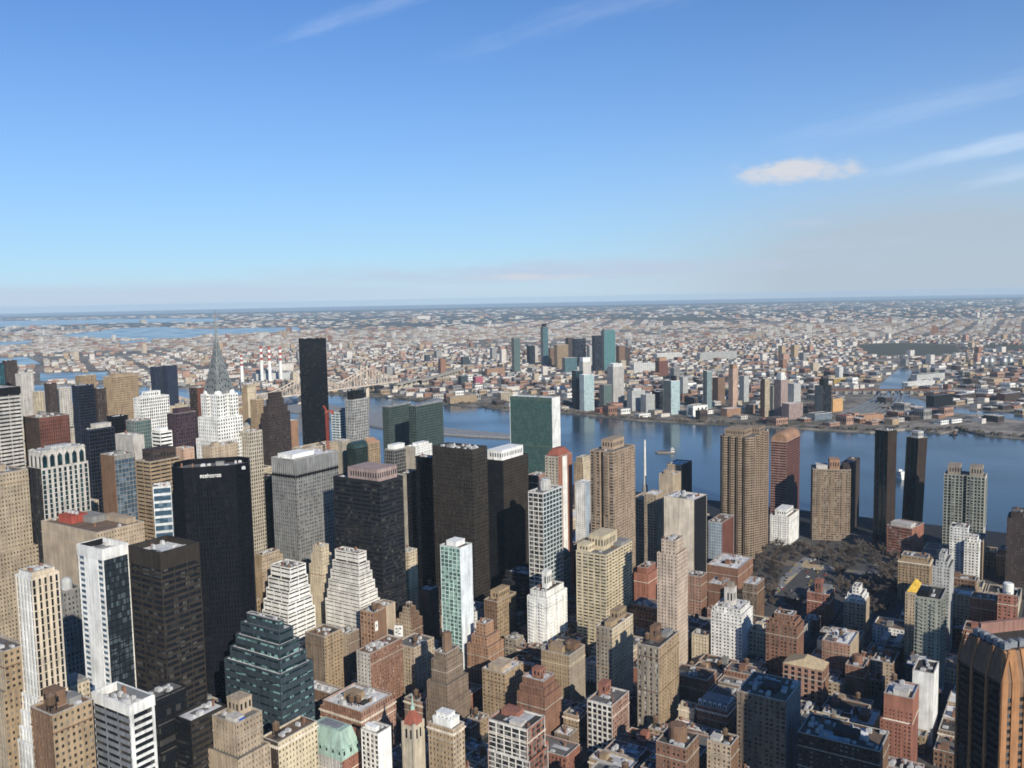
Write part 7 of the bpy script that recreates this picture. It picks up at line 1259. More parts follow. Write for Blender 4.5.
# ------------------------------------------------------------------ land, water, roads
def sheet(name, poly, z, mat, z2=None):
    m = MB()
    if z2 is None: m.quad(*[(x, y, z) for x, y in poly])
    else: m.prism(poly, z2, z)
    return struct(m.build(name, mat))
def ground_mat():
    m = bpy.data.materials.new('far_ground'); m.use_nodes = True; n, l = m.node_tree.nodes, m.node_tree.links; p = n['Principled BSDF']; p.inputs['Roughness'].default_value = .95; p.inputs['Specular IOR Level'].default_value = .1
    tcn = n.new('ShaderNodeTexCoord')
    def noise(scale, det=6):
        z = n.new('ShaderNodeTexNoise'); z.inputs['Scale'].default_value = scale; z.inputs['Detail'].default_value = det; z.inputs['Roughness'].default_value = .7; l.new(tcn.outputs['Object'], z.inputs['Vector']); return z.outputs['Fac']
    r = n.new('ShaderNodeValToRGB'); l.new(noise(.0011, 10), r.inputs[0]); e = r.color_ramp.elements
    e[0].position = .36; e[0].color = (.095,.09,.065,1); e[1].position = .66; e[1].color = (.30,.27,.23,1); k = e.new(.48); k.color = (.18,.16,.13,1)
    r2 = n.new('ShaderNodeValToRGB'); l.new(noise(.02, 4), r2.inputs[0]); f = r2.color_ramp.elements; f[0].position = .42; f[0].color = (.55,.55,.55,1); f[1].position = .62; f[1].color = (1.35,1.3,1.25,1)
    mx = n.new('ShaderNodeMix'); mx.data_type = 'RGBA'; mx.blend_type = 'MULTIPLY'; mx.inputs['Factor'].default_value = 1; l.new(r.outputs[0], mx.inputs[6]); l.new(r2.outputs[0], mx.inputs[7])
    l.new(mx.outputs[2], p.inputs['Base Color']); return m
def water_mat():
    m = bpy.data.materials.new('river_water'); m.use_nodes = True; n, l = m.node_tree.nodes, m.node_tree.links; p = n['Principled BSDF']
    p.inputs['Base Color'].default_value = (.028,.052,.07,1); p.inputs['Roughness'].default_value = .2; p.inputs['IOR'].default_value = 1.33
    tcn = n.new('ShaderNodeTexCoord'); mp = n.new('ShaderNodeMapping'); mp.inputs['Scale'].default_value = (.04,.10,.1); l.new(tcn.outputs['Object'], mp.inputs[0])
    z = n.new('ShaderNodeTexNoise'); z.inputs['Scale'].default_value = 1; z.inputs['Detail'].default_value = 6; z.inputs['Roughness'].default_value = .6; l.new(mp.outputs[0], z.inputs['Vector'])
    b = n.new('ShaderNodeBump'); b.inputs['Strength'].default_value = .22; b.inputs['Distance'].default_value = .8; l.new(z.outputs['Fac'], b.inputs['Height']); l.new(b.outputs[0], p.inputs['Normal'])
    z2 = n.new('ShaderNodeTexNoise'); z2.inputs['Scale'].default_value = .004; z2.inputs['Detail'].default_value = 5; l.new(tcn.outputs['Object'], z2.inputs['Vector'])
    r = n.new('ShaderNodeMapRange'); r.inputs[1].default_value = .35; r.inputs[2].default_value = .65; r.inputs[3].default_value = .10; r.inputs[4].default_value = .24; l.new(z2.outputs['Fac'], r.inputs[0]); l.new(r.outputs[0], p.inputs['Roughness'])
    return m
WATER, FARG = water_mat(), ground_mat()
FAR = 34000
sheet('river_water', [(-FAR,-4000),(FAR,-4000),(FAR,FAR),(-FAR,FAR)], -3, WATER)
sin33, cos33 = math.sin(rad(33)), math.cos(rad(33))
def st(s, t): return (sin33*s - cos33*t, cos33*s + sin33*t)
SHORE = 1335
sheet('ground', [st(-3800,-6000), st(SHORE,-6000), st(SHORE,6000), st(-3800,6000)], 0, 'asphalt', -5)
sheet('far_shore', LAND['queens'] + [(FAR-5, LAND['queens'][-1][1]), (FAR-5, FAR-5), (-FAR+5, FAR-5), (-FAR+5, LAND['queens'][0][1])], 0, FARG, -5)
sheet('island', LAND['island'], 1.5, 'roofgrey', -5)
sheet('creek_water', LAND['creek'], .25, WATER)
for b_ in LAND['bays']: sheet('bay_water', b_, .3, WATER)
for b_ in LAND['greens']: sheet('parkland', b_, .35, 'grass')
sheet('far_woods', [(-FAR+9,FAR-9)] + [(x_, 12200+1300*math.sin(x_*.0009)+500*math.sin(x_*.0031+1)) for x_ in range(-22000, 22001, 400)] + [(FAR-9,FAR-9)], .2, 'woods')
sheet('park_ground', LAND['park'], .02, 'lot'); sheet('plaza_road', PLAZA, .028, 'roofgrey'); sheet('park_court', LAND['court'], .028, 'rgrey')
for p_ in LAND['paths']: sheet('park_path', p_, .036, 'rtan')
AV = [75,215,360,490,630,840,1060,1245]
pm, mk = MB(), MB()
for i in range(len(AV)-1):
    for k in range(-11, 26):
        s0, s1, t0 = AV[i]+10, AV[i+1]-10, 40+80*k+6; t1 = t0+68
        c0 = st((s0+s1)/2, (t0+t1)/2)
        if c0[1] < 300 or c0[1] > 2400: continue
        if 820 < s0 and i == 5 and -1 <= 0 and -420 < t0 < -60: continue
        pm.prism([st(s0,t0), st(s1,t0), st(s1,t1), st(s0,t1)], .003, .15)
        if c0[1] < 1300:
            for j in range(int((s1-s0)/9)): mk.prism([st(s0+j*9,t0-6.1), st(s0+j*9+4,t0-6.1), st(s0+j*9+4,t0-5.8), st(s0+j*9,t0-5.8)], .005, .012)
            for e in range(6): mk.prism([st(s0-3.2,t0+e*12), st(s0-2.9,t0+e*12), st(s0-2.9,t0+e*12+4), st(s0-3.2,t0+e*12+4)], .005, .012)
struct(pm.build('pavement', 'pavement')); struct(mk.build('road_markings', 'paint'))

# ------------------------------------------------------------------ towers and houses
for row in TOWERS: building(*row)
# two unseen towers added past the right border to shade the lower right
building('office_tower', 'unseen grey slab tower added outside the right border to cast shade', 'tower', 428, 508, 33, 42, 40, 150, 'P:grey:gdark', 'P:grey:gdark', dict(top=3))
building('office_tower', 'unseen tan slab tower added outside the right border to cast shade', 'tower', 505, 596, 33, 42, 36, 150, 'P:tan:gdark', 'P:tan:gdark', dict(top=3))
ROOF = dict(tank=('rgrey',1), shed=('rgrey',0), whiteroof=('rwhite',0), darkroof=('rdark',0), units=('rgrey',0), brownroof=('rbrown',0))
for kind, label, cat, grp, X, Y, a, b, h, wall, feat in SMALL_BUILDINGS:
    rm, tk = ROOF[feat]
    st_ = rng.choice('PN' if h < 60 else 'PPV')
    q = dict(roof=rm, tank=tk, top=rng.uniform(1.3, 2.2))
    if feat == 'units': q['roofunits'] = 'big'
    if rng.random() < .3 and h > 14: q['cornice'] = 1
    if rng.random() < .25 and a > 18 and b > 18 and feat in ('units','shed'): q['tiers'] = [(3.4,2.5,2.5,2.5,2.5)]
    building(kind, label, cat, X, Y, 33, a, b, h, f'{st_}:{wall}:gdark', f'{"B" if rng.random() < .18 else st_}:{wall}:gdark', q, grp, quick=feat != 'units')
for label, X, Y, a, b, h, wall, roof in FAR_LOW:
    t = thing('low_building', label, 'building', (X, Y, 0), rad(28), 'low buildings on the far bank')
    m = MB(); m.box(-a/2,a/2,-b/2,b/2,0,h)
    k = max(2, int(a/6))
    for j in range(k): m.box(-a/2+(j+.25)*a/k, -a/2+(j+.75)*a/k, -b/2-.12, -b/2+.1, h*.35, h*.75, 1)
    k = max(2, int(b/6))
    for j in range(k): m.box(-a/2-.12, -a/2+.1, -b/2+(j+.25)*b/k, -b/2+(j+.75)*b/k, h*.35, h*.75, 1)
    m.build('wall', [wall, 'gdark'], t)
    m = MB(); m.box(-a/2-.2,a/2+.2,-b/2-.2,b/2+.2,h,h+.5); sx = rng.uniform(-.3,.3)*a; m.box(sx-2,sx+2,-2,2,h+.5,h+2.6); m.build('roof', roof, t)

# ------------------------------------------------------------------ the silver spire tower
def spire_tower():
    B, S_, C0, C1, T = AT['ch_body'], AT['ch_shoulder'], AT['ch_crown0'], AT['ch_crown1'], AT['ch_tip']
    t = thing('spire_tower', 'white brick tower with a pointed steel crown of arches and a needle spire', 'skyscraper', (B[0]-6, 895+12, 0), rad(57))
    q = dict(bay=3.0, pier=1.5, fh=3.6, sp=1.5)
    def stage(w, z0, z1, name, roof=True):
        m, g = MB(), MB(); facade(m, g, rect(w, w), z0, z1, [('P',0,0)]*4, q); o = m.build(name, 'white', t); g.build('glazing', 'gdark', o)
        m = MB(); m.prism(rect(w-.9, w-.9), z1-1.3, z1-.8); m.build('terrace', 'rgrey', o)
    zb, zs, zc, zt, zn = B[2], S_[2], C0[2], C1[2], T[2]
    stage(42, 0, zb-46, 'lower_stage'); stage(35, 0, zb-22, 'middle_stage'); stage(31, zb-24, zb, 'upper_stage'); stage(21, zb-2, zs+3, 'shaft')
    for cx_, cy_ in ((-8,-8.6),(-8,8),(8,-8.6)):      # white shoulders with rounded tops
        g, m = MB(), MB(); facade(m, g, rect(9.5,9.5,cx_,cy_), zb-2, zs-1, [('P',0,0)]*4, q); m.lathe([(4.3,zs-2.2),(4.1,zs),(3.0,zs+2.2),(1.2,zs+3.2)],14,cx_,cy_)
        o = m.build('shoulder', 'white', t); g.build('glazing', 'gdark', o)
    n = 7
    for k in range(n):     # sunburst tiers: two crossing vaults each
        f = k / n; w = 18.6*(1-f)**1.12 + 2.4; z0 = zc + (zt-zc)*f - 1; hh = (zt-zc)/n*1.75
        m = MB(); seg = 10
        for ax in (0, 1):
            for j in range(seg):
                a0, a1 = math.pi*j/seg, math.pi*(j+1)/seg
                u0, u1 = -w/2*math.cos(a0), -w/2*math.cos(a1); e0, e1 = z0+hh*math.sin(a0)**.7, z0+hh*math.sin(a1)**.7
                L = w/2 + .0013*ax
                if ax == 0: P = [(u0,-L,z0),(u1,-L,z0),(u1,L,z0),(u0,L,z0),(u0,-L,e0),(u1,-L,e1),(u1,L,e1),(u0,L,e0)]
                else: P = [(-L,u1,z0),(-L,u0,z0),(L,u0,z0),(L,u1,z0),(-L,u1,e1),(-L,u0,e0),(L,u0,e0),(L,u1,e1)]
                m.hexa(P)
        tier = m.build('crown_arch', 'steel', t)
        m = MB(); nw = 5 if k < 4 else 3      # triangular windows fanned round each arch
        for sgn in ((0,-1),(-1,0)):
            for j in range(nw):
                an = math.pi*(j+1)/(nw+1); r0, r1 = w*.34, w*.44; c0 = -math.cos(an)*r0; zz = z0 + hh*.62*math.sin(an)
                dx = w*.045; L = w/2 + .05
                if sgn[1]: m.prism([(c0-dx, -L-.02),(c0+dx, -L-.02),(c0+dx,-L+.03),(c0-dx,-L+.03)], zz, zz+hh*.22, 0, [(c0-.05, -L-.02),(c0+.05, -L-.02),(c0+.05,-L+.03),(c0-.05,-L+.03)])
                else: m.prism([(-L-.02,c0-dx),(-L+.03,c0-dx),(-L+.03,c0+dx),(-L-.02,c0+dx)], zz, zz+hh*.22, 0, [(-L-.02,c0-.05),(-L+.03,c0-.05),(-L+.03,c0+.05),(-L-.02,c0+.05)])
        m.build('arch_window', 'gdark', tier)
    m = MB(); m.lathe([(2.0,zt-3),(1.5,zt+6),(1.0,zt+16),(.6,zn-8),(.2,zn+2)],8); m.build('spire', 'steel', t)
spire_tower()

# ------------------------------------------------------------------ the brown corner tower at the right border
def corner_tower():
    c, p = AT['tp_corner'], AT['tp_top']
    t = thing('office_tower', 'brown brick corner tower with tall piers and slanted top cut by the right border', 'tower', (c[0], c[1], 0), rad(12))
    # local: x along the sunlit front (right), y along the shaded side (back left); near corner at the origin
    zs, zt = c[2], p[2]; LY, LX = 30, 46
    P = [(0,0),(LX,0),(LX,LY),(0,LY)]; T = [(3.4,3.4),(LX-3.4,3.4),(LX-3.4,LY-3.4),(3.4,LY-3.4)]
    m = MB(); m.prism([(.8,.8),(LX-.8,.8),(LX-.8,LY-.8),(.8,LY-.8)], 0, zs); m.build('glazing', 'gdark', t)
    m = MB(); m.prism(P, zs, zt, 0, T); m.build('slanted_crown', 'brown', t)
    m = MB()
    for k in range(4):
        y = k*LY/3; y0, y1 = max(.004,y-.7), min(LY-.004, y+.7); m.box(-.25,1.2,y0,y1,0,zs+.5); 
        m.hexa([(-.3,y0,zs+.5),(1.2,y0,zs+.5),(1.2,y1,zs+.5),(-.3,y1,zs+.5),(3.0,y0,zt+.6),(4.4,y0,zt+.6),(4.4,y1,zt+.6),(3.0,y1,zt+.6)])
    m.build('side_pier', 'orangebrick', t)
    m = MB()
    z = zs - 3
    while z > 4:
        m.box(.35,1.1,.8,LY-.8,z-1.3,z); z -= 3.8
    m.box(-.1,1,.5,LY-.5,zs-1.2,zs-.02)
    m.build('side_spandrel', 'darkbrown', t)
    m = MB(); xs = [(0,3.1),(5.4,9.6),(12.2,16.6),(19.2,23.6),(26.2,30.6),(33.2,37.6),(40.2,LX)]
    for i, (x0, x1) in enumerate(xs):
        m.box(x0+.01, x1-.01, -.4, 1.2, 0, zs+.5)
        m.hexa([(x0+.01,-.4,zs+.5),(x1-.01,-.4,zs+.5),(x1-.01,1.2,zs+.5),(x0+.01,1.2,zs+.5),(max(x0,3.4),2.9,zt+.6),(min(x1,LX-3.4) if x1>3.4 else 4.2,2.9,zt+.6),(min(x1,LX-3.4) if x1>3.4 else 4.2,4.4,zt+.6),(max(x0,3.4),4.4,zt+.6)])
    m.build('front_pier', 'orangebrick', t)
    m = MB(); z = zs - 6
    while z > 3:
        m.box(.5,LX-.5,.15,1.1,z-1.7,z); z -= 3.8
    m.box(.5,LX-.5,.1,1.1,zs-6+.01,zs-.02)
    m.build('front_spandrel', 'brown', t)
    sm = MB(); sm.box(-1.2,1.2,-.06,0,-2.1,0); sme = sm.mesh('window', ['gblue2'])
    z = zs - 6; n = 0
    while z > 3 and n < 100:
        for x in (4.25, 10.9, 17.9):
            put('window', sme, t, (x, .72, z+2.1), 0); n += 1
        z -= 3.8
    m = MB(); m.prism([(3.4,3.4),(LX-3.4,3.4),(LX-3.4,LY-3.4),(3.4,LY-3.4)], zt, zt+.4); m.build('roof', 'rdark', t)
    m = MB(); m.box(LX-7,LX-4,5,LY-4,zt+.4,zt+7); m.box(8,LX-7,LY-6.2,LY-4.2,zt+.4,zt+6); m.build('screen_wall', 'rustpale', t)
    for k in range(5):
        m = MB(); y = 6 + k*4.4; x = 6.4; m.box(x-1.8,x+1.8,y-1.7,y+1.7,zt+.4,zt+3.2); m.box(x-1.4,x+1.4,y-1.3,y+1.3,zt+3.2,zt+3.5); m.lathe([(1.1,zt+3.5),(1.1,zt+3.9)],12,x,y); m.build('cooling_unit', 'coolgrey', t)
    for k in range(5):
        m = MB(); x = 11 + k*5; y = 7.5; m.box(x-1.9,x+1.9,y-1.7,y+1.7,zt+.4,zt+3.4); m.lathe([(1.2,zt+3.4),(1.2,zt+3.9)],12,x,y); m.build('cooling_unit', 'coolgrey', t)
corner_tower()

# ------------------------------------------------------------------ church with a green needle spire
def church():
    b = AT['church_base']; ze, zr, zt = AT['church_eave'][2], AT['church_roof'][2], AT['church_tip'][2]
    t = thing('church', 'pale stone church with a red brown pyramid roof and thin green needle spire', 'church', (b[0], b[1], 0), rad(57))
    m = MB(); m.prism(rect(9,9), 0, ze); m.prism(rect(10,10), ze-1, ze-.3)
    for sx in (-1,1):
        for sy in (-1,1): m.box(sx*4.4-.8,sx*4.4+.8,sy*4.4-.8,sy*4.4+.8,0,ze+1.5)
    tw = m.build('tower', 'stone', t)
    m = MB()
    for k in (-1,1): m.box(k*1.8-.7,k*1.8+.7,-4.6,-4.45,ze-9,ze-3); m.box(-4.6,-4.45,k*1.8-.7,k*1.8+.7,ze-9,ze-3)
    m.build('belfry_opening', 'gdark', tw)
    m = MB(); m.prism(rect(9.6,9.6), ze, zr, 0, rect(2.4,2.4)); m.build('tower_roof', 'redroof', tw)
    m = MB(); m.lathe([(1.5,zr-.5),(1.5,zr+1.5),(.9,zr+2.2),(.08,zt)],8); m.build('spire', 'greencopper', tw)
    m = MB(); L = 34; m.box(-8-7,-8+7,-L-4,-5,0,22); nv = m.build('nave', 'stone', t)
    m = MB(); m.v += [(-16,-L-4.5,22),(0,-L-4.5,22),(0,-4.8,22),(-16,-4.8,22),(-8,-L-4.5,30),(-8,-4.8,30)]; m.f += [(0,4,5,3),(1,2,5,4),(0,1,4),(2,3,5),(3,2,1,0)]; m.m += [0]*5; m.build('nave_roof', 'redroof', nv)
church()

# ------------------------------------------------------------------ billboard, mast, crane, boats
def billboard():
    X, Y, h0 = AT['billboard']; h0 += 1.4
    t = thing('billboard', 'white square billboard with black marks on a roof below the tan terraced pointed building', 'billboard', (X, Y, h0), rad(-10))
    m = MB(); m.box(-3.6,3.6,-.25,.25,2.5,12); m.build('panel', 'paint', t)
    m = MB(); m.box(-2.6,-.6,-.33,-.25,8.6,9.4); m.box(.5,2.4,-.33,-.25,9,10); m.box(-2.4,-1.0,-.33,-.25,5.6,6.6); m.box(-.4,1.9,-.33,-.25,4.6,5.3); m.box(-.6,.4,-.33,-.25,7,7.5); m.build('black_mark', 'black', t)
    m = MB()
    for x in (-2.6,0,2.6): m.bar((x,.3,0),(x,.3,11.5),.3); m.bar((x,3,0),(x,.3,9),.25)
    m.build('support_frame', 'darkmetal', t)
billboard()
b = AT['mast_base']; tp = AT['mast_top']
t = thing('chimney_mast', 'slender white chimney mast rising in front of the river, right of the brown balcony tower', 'mast', (b[0], b[1], 0))
m = MB(); m.lathe([(2.2,0),(1.9,60),(1.2,tp[2])],14); m.build('shaft', 'whitew', t)
m = MB(); m.lathe([(4,0),(4,56),(3,60)],12); m.build('base_block', 'grey', t)
m = MB(); m.lathe([(1.7,tp[2]-6),(1.7,tp[2]-5.2)],14); m.lathe([(1.5,tp[2]-.4),(1.5,tp[2]+.4)],14); m.build('gallery', 'palegrey', t)

b = AT['crane_base']; tp = AT['crane_top']
t = thing('tower_crane', 'red lattice tower crane standing at the right foot of the tall plain black slab', 'crane', (b[0], b[1], b[2]-10))
H_ = tp[2]-b[2]+10
def lattice(m, p, q, w, n, rod=.35):
    p, q = Vector(p), Vector(q); d = (q-p).normalized(); a = d.orthogonal().normalized()*w/2; bb = d.cross(a).normalized()*w/2; cs = [a+bb, a-bb, -a-bb, -a+bb]
    for c_ in cs: m.bar(p+c_, q+c_, rod)
    for k in range(n):
        u, v = p.lerp(q, k/n), p.lerp(q, (k+1)/n)
        for i in range(4): m.bar(u+cs[i], v+cs[(i+1)%4], rod*.7); m.bar(u+cs[i], u+cs[(i+1)%4], rod*.7)
m = MB(); lattice(m, (0,0,0), (0,0,H_*.8), 2.2, 14, .34); m.build('mast', 'red', t)
m = MB(); m.box(-1.8,1.8,-1.8,1.8,H_*.8,H_*.8+2.5); m.build('cab', 'redroof', t)
m = MB(); lattice(m, (0,0,H_*.8+2), (-3,-2,H_-4), 1.4, 9, .28); m.build('jib', 'red', t)
m = MB(); m.box(2,8,-1.2,1.2,H_*.8+1,H_*.8+2.6); m.box(5.5,8,-1.4,1.4,H_*.8-1.5,H_*.8+1); m.build('counterweight', 'red', t)
def hull(L, W, H):
    return [(-L/2,-W/2),(L*.36,-W/2),(L/2,0),(L*.36,W/2),(-L/2,W/2)]
def boat(name, label, cat, loc, rz, L, W, H, hullm, deckm, houses):
    t = thing(name, label, cat, (loc[0], loc[1], -3), rz)
    m = MB(); P = hull(L, W, H); m.prism([(x*.96,y*.86) for x,y in P], -.6, H, 0, P); m.build('hull', hullm, t)
    m = MB(); m.prism([(x*.94,y*.9) for x,y in P], H, H+.15); m.build('deck', deckm, t)
    for x0, x1, w, h0, h1, mt in houses:
        m = MB(); m.box(x0,x1,-w/2,w/2,H+h0,H+h1); m.box(x0+.4,x1-.4,-w/2-.06,w/2+.06,H+h0+(h1-h0)*.45,H+h0+(h1-h0)*.75,1); m.build('deckhouse', [mt,'gdark'], t)
boat('barge', 'low grey barge with a pale wheelhouse crossing the blue river', 'barge', AT['boat'], rad(172), 42, 10, 2.6, 'grey', 'rtan', [(-19,-12,7,0.15,6.5,'white'),(-17,-13.5,4,6.5,9,'white'),(-6,14,6,.15,1.6,'brown')])
boat('ferry', 'white ferry boat seen between the two dark riverside towers', 'ferry', AT['ferry'], rad(100), 34, 15, 4, 'white', 'palegrey', [(-15,10,13,.15,5,'white'),(-12,6,11,5,9,'white'),(-3,3,6,9,11.5,'white')])
boat('tug_boat', 'tiny dark tug boat far out on the river near the right bank', 'boat', AT['boat2'], rad(20), 22, 7, 2.5, 'black', 'rbrown', [(-3,4,5,.15,4.5,'brown'),(-.5,3,4,4.5,7,'darkbrown')])

# ------------------------------------------------------------------ steel cantilever bridge
def bridge():
    A_, T1, T2, B_ = [Vector((AT['br_'+k][0], AT['br_'+k][1], 0)) for k in ('A','T1','T2','B')]
    t = thing('bridge', 'tan steel cantilever bridge with peaked trusses crossing the river behind the tall black slab', 'bridge', (0, 0, 0))
    V1, V2 = Vector((*AT['br_v1'][:2], 0)), Vector((*AT['br_v2'][:2], 0))
    d = (T2-A_).normalized(); side = Vector((-d.y, d.x, 0))*13
    D0 = 40
    A0 = A_ - d*700
    towers = [A_ - d*230, T1, T2]
    m = MB()
    def strip(p, q, w, z0, z1, mb):
        s_ = (q-p).normalized(); n_ = Vector((-s_.y, s_.x, 0))*w
        P = [p-n_, q-n_, q+n_, p+n_]; mb.hexa([(x.x,x.y,z0) for x in P]+[(x.x,x.y,z1) for x in P])
    strip(A0, B_, 14, D0-4, D0, m); m.build('deck', 'bridgetan', t)
    for tw in towers:
        m = MB()
        for sg in (-1,1):
            c_ = tw + side*sg; m.prism([(c_.x-5,c_.y-5),(c_.x+5,c_.y-5),(c_.x+5,c_.y+5),(c_.x-5,c_.y+5)], -4, D0-4); m.prism([(c_.x-3.4,c_.y-3.4),(c_.x+3.4,c_.y-3.4),(c_.x+3.4,c_.y+3.4),(c_.x-3.4,c_.y+3.4)], D0-4, 104, 0, [(c_.x-2,c_.y-2),(c_.x+2,c_.y-2),(c_.x+2,c_.y+2),(c_.x-2,c_.y+2)]); m.lathe([(1.4,104),(.2,116)],6,c_.x,c_.y)
        m.bar(tw-side+Vector((0,0,98)), tw+side+Vector((0,0,98)), 4); m.bar(tw-side+Vector((0,0,72)), tw+side+Vector((0,0,72)), 3)
        m.build('bridge_tower', 'bridgetan', t)
    pts = []
    L = (B_-A0).length; n = 96
    for sg in (-1, 1):
        m = MB(); prev = None
        for i in range(n+1):
            p = A0.lerp(B_, i/n); dist = min((p-tw).length for tw in towers)
            z = D0 + 12 + 50*max(0, 1-dist/150)**1.35
            if i == n: z = D0+2
            q = p + side*sg; cur = (Vector((q.x,q.y,D0)), Vector((q.x,q.y,z)))
            m.bar(cur[0], cur[1], 1.7)
            if prev: m.bar(prev[1], cur[1], 2.6); m.bar(prev[0], cur[1] if i % 2 else cur[0], 1.5); m.bar(prev[0] if i % 2 else prev[1], cur[1] if i % 2 else cur[0], 1.5)
            prev = cur
        m.build('truss', 'bridgetan', t)
    m = MB(); strip(B_, V1, 12, 26, 30, m); strip(V1, V2, 12, 18, 24, m)
    for p, q in ((B_, V1), (V1, V2)):
        k = int((q-p).length/38)
        for j in range(k+1):
            c_ = p.lerp(q, j/k); m.box(c_.x-8,c_.x+8,c_.y-3,c_.y+3,0,22)
    m.build('approach_viaduct', 'limestone', t)
bridge()

# ------------------------------------------------------------------ far bank details
for i, (lab) in enumerate(('lone red and white chimney left of the power plant, just right of the needle spire', 'leftmost of three red and white banded power plant chimneys', 'middle one of three red and white banded power plant chimneys', 'rightmost of three red and white banded power plant chimneys')):
    b, tp = AT[f'stack{i}_b'], AT[f'stack{i}_t']
    t = thing('chimney', lab, 'chimney', (b[0], b[1], 0), 0, 'power plant chimneys'); H_ = tp[2]
    m = MB(); m.lathe([(7,0),(6.2,H_*.62)],16); m.build('lower_shaft', 'white', t)
    m = MB(); z = H_*.62
    for k in range(5):
        z1 = z + H_*.076; m.lathe([(6.1-k*.15,z),(5.95-k*.15,z1)],16,0,0,(k+1)%2); z = z1
    m.build('banded_top', ['white','red'], t)
def pulaski():
    a, b = Vector(AT['pul_a']), Vector(AT['pul_b'])
    t = thing('road_bridge', 'low brown road bridge crossing the creek on the far bank', 'bridge', (0,0,0))
    m = MB(); d = (b-a).normalized(); n_ = Vector((-d.y,d.x,0))*7; P = [a-n_, b-n_, b+n_, a+n_]
    m.hexa([(p.x,p.y,11) for p in P]+[(p.x,p.y,14) for p in P]); m.build('deck', 'brown', t)
    k = 14
    for j in range(k+1):
        c_ = a.lerp(b, j/k); m = MB(); w = 5 if j not in (6,9) else 9; m.box(c_.x-w,c_.x+w,c_.y-5,c_.y+5,0,11); m.build('bridge_pier', 'grey', t)
    m = MB()
    for s_ in (-1,1):
        P = [a+n_*s_-n_*.06, b+n_*s_-n_*.06, b+n_*s_, a+n_*s_]; m.hexa([(p.x,p.y,14) for p in P]+[(p.x,p.y,15.2) for p in P])
    m.build('railing', 'rust', t)
pulaski()
# curved rows of parked trains beside the creek
ra_, rb__ = Vector(AT['rail_a']), Vector(AT['rail_b'])
for j in range(7):
    m = MB(); prev = None; off = Vector((1,-.25,0))*(j*17)
    for k in range(13):
        f = k/12; p = ra_.lerp(rb__, f) + off*(1-.45*f) + Vector((70*math.sin(f*2.2),0,0))
        if prev is not None:
            d = (p-prev).normalized(); n_ = Vector((-d.y,d.x,0))*2.6; q0, q1 = prev + d*2, p - d*2
            P = [q0-n_, q1-n_, q1+n_, q0+n_]; m.hexa([(v.x,v.y,.6) for v in P]+[(v.x,v.y,4.6) for v in P])
        prev = p
    tag(m.build('parked_train', 'steel'), 'long grey train parked on curved tracks left of the creek on the far bank', 'train', 'trains parked on the curved tracks')
for i in range(4):
    p = AT[f'egg{i}']; t = thing('storage_tank', 'silvery egg shaped storage tank in a row near the right edge of the far district', 'tank', (p[0],p[1],0), 0, 'egg shaped tanks')
    m = MB(); m.lathe([(9,0),(15,12),(16,24),(12,36),(5,43),(1,45)],16); m.build('vessel', 'steel', t); m = MB(); m.lathe([(3,44),(3,48)],10); m.build('top_cap', 'palegrey', t)
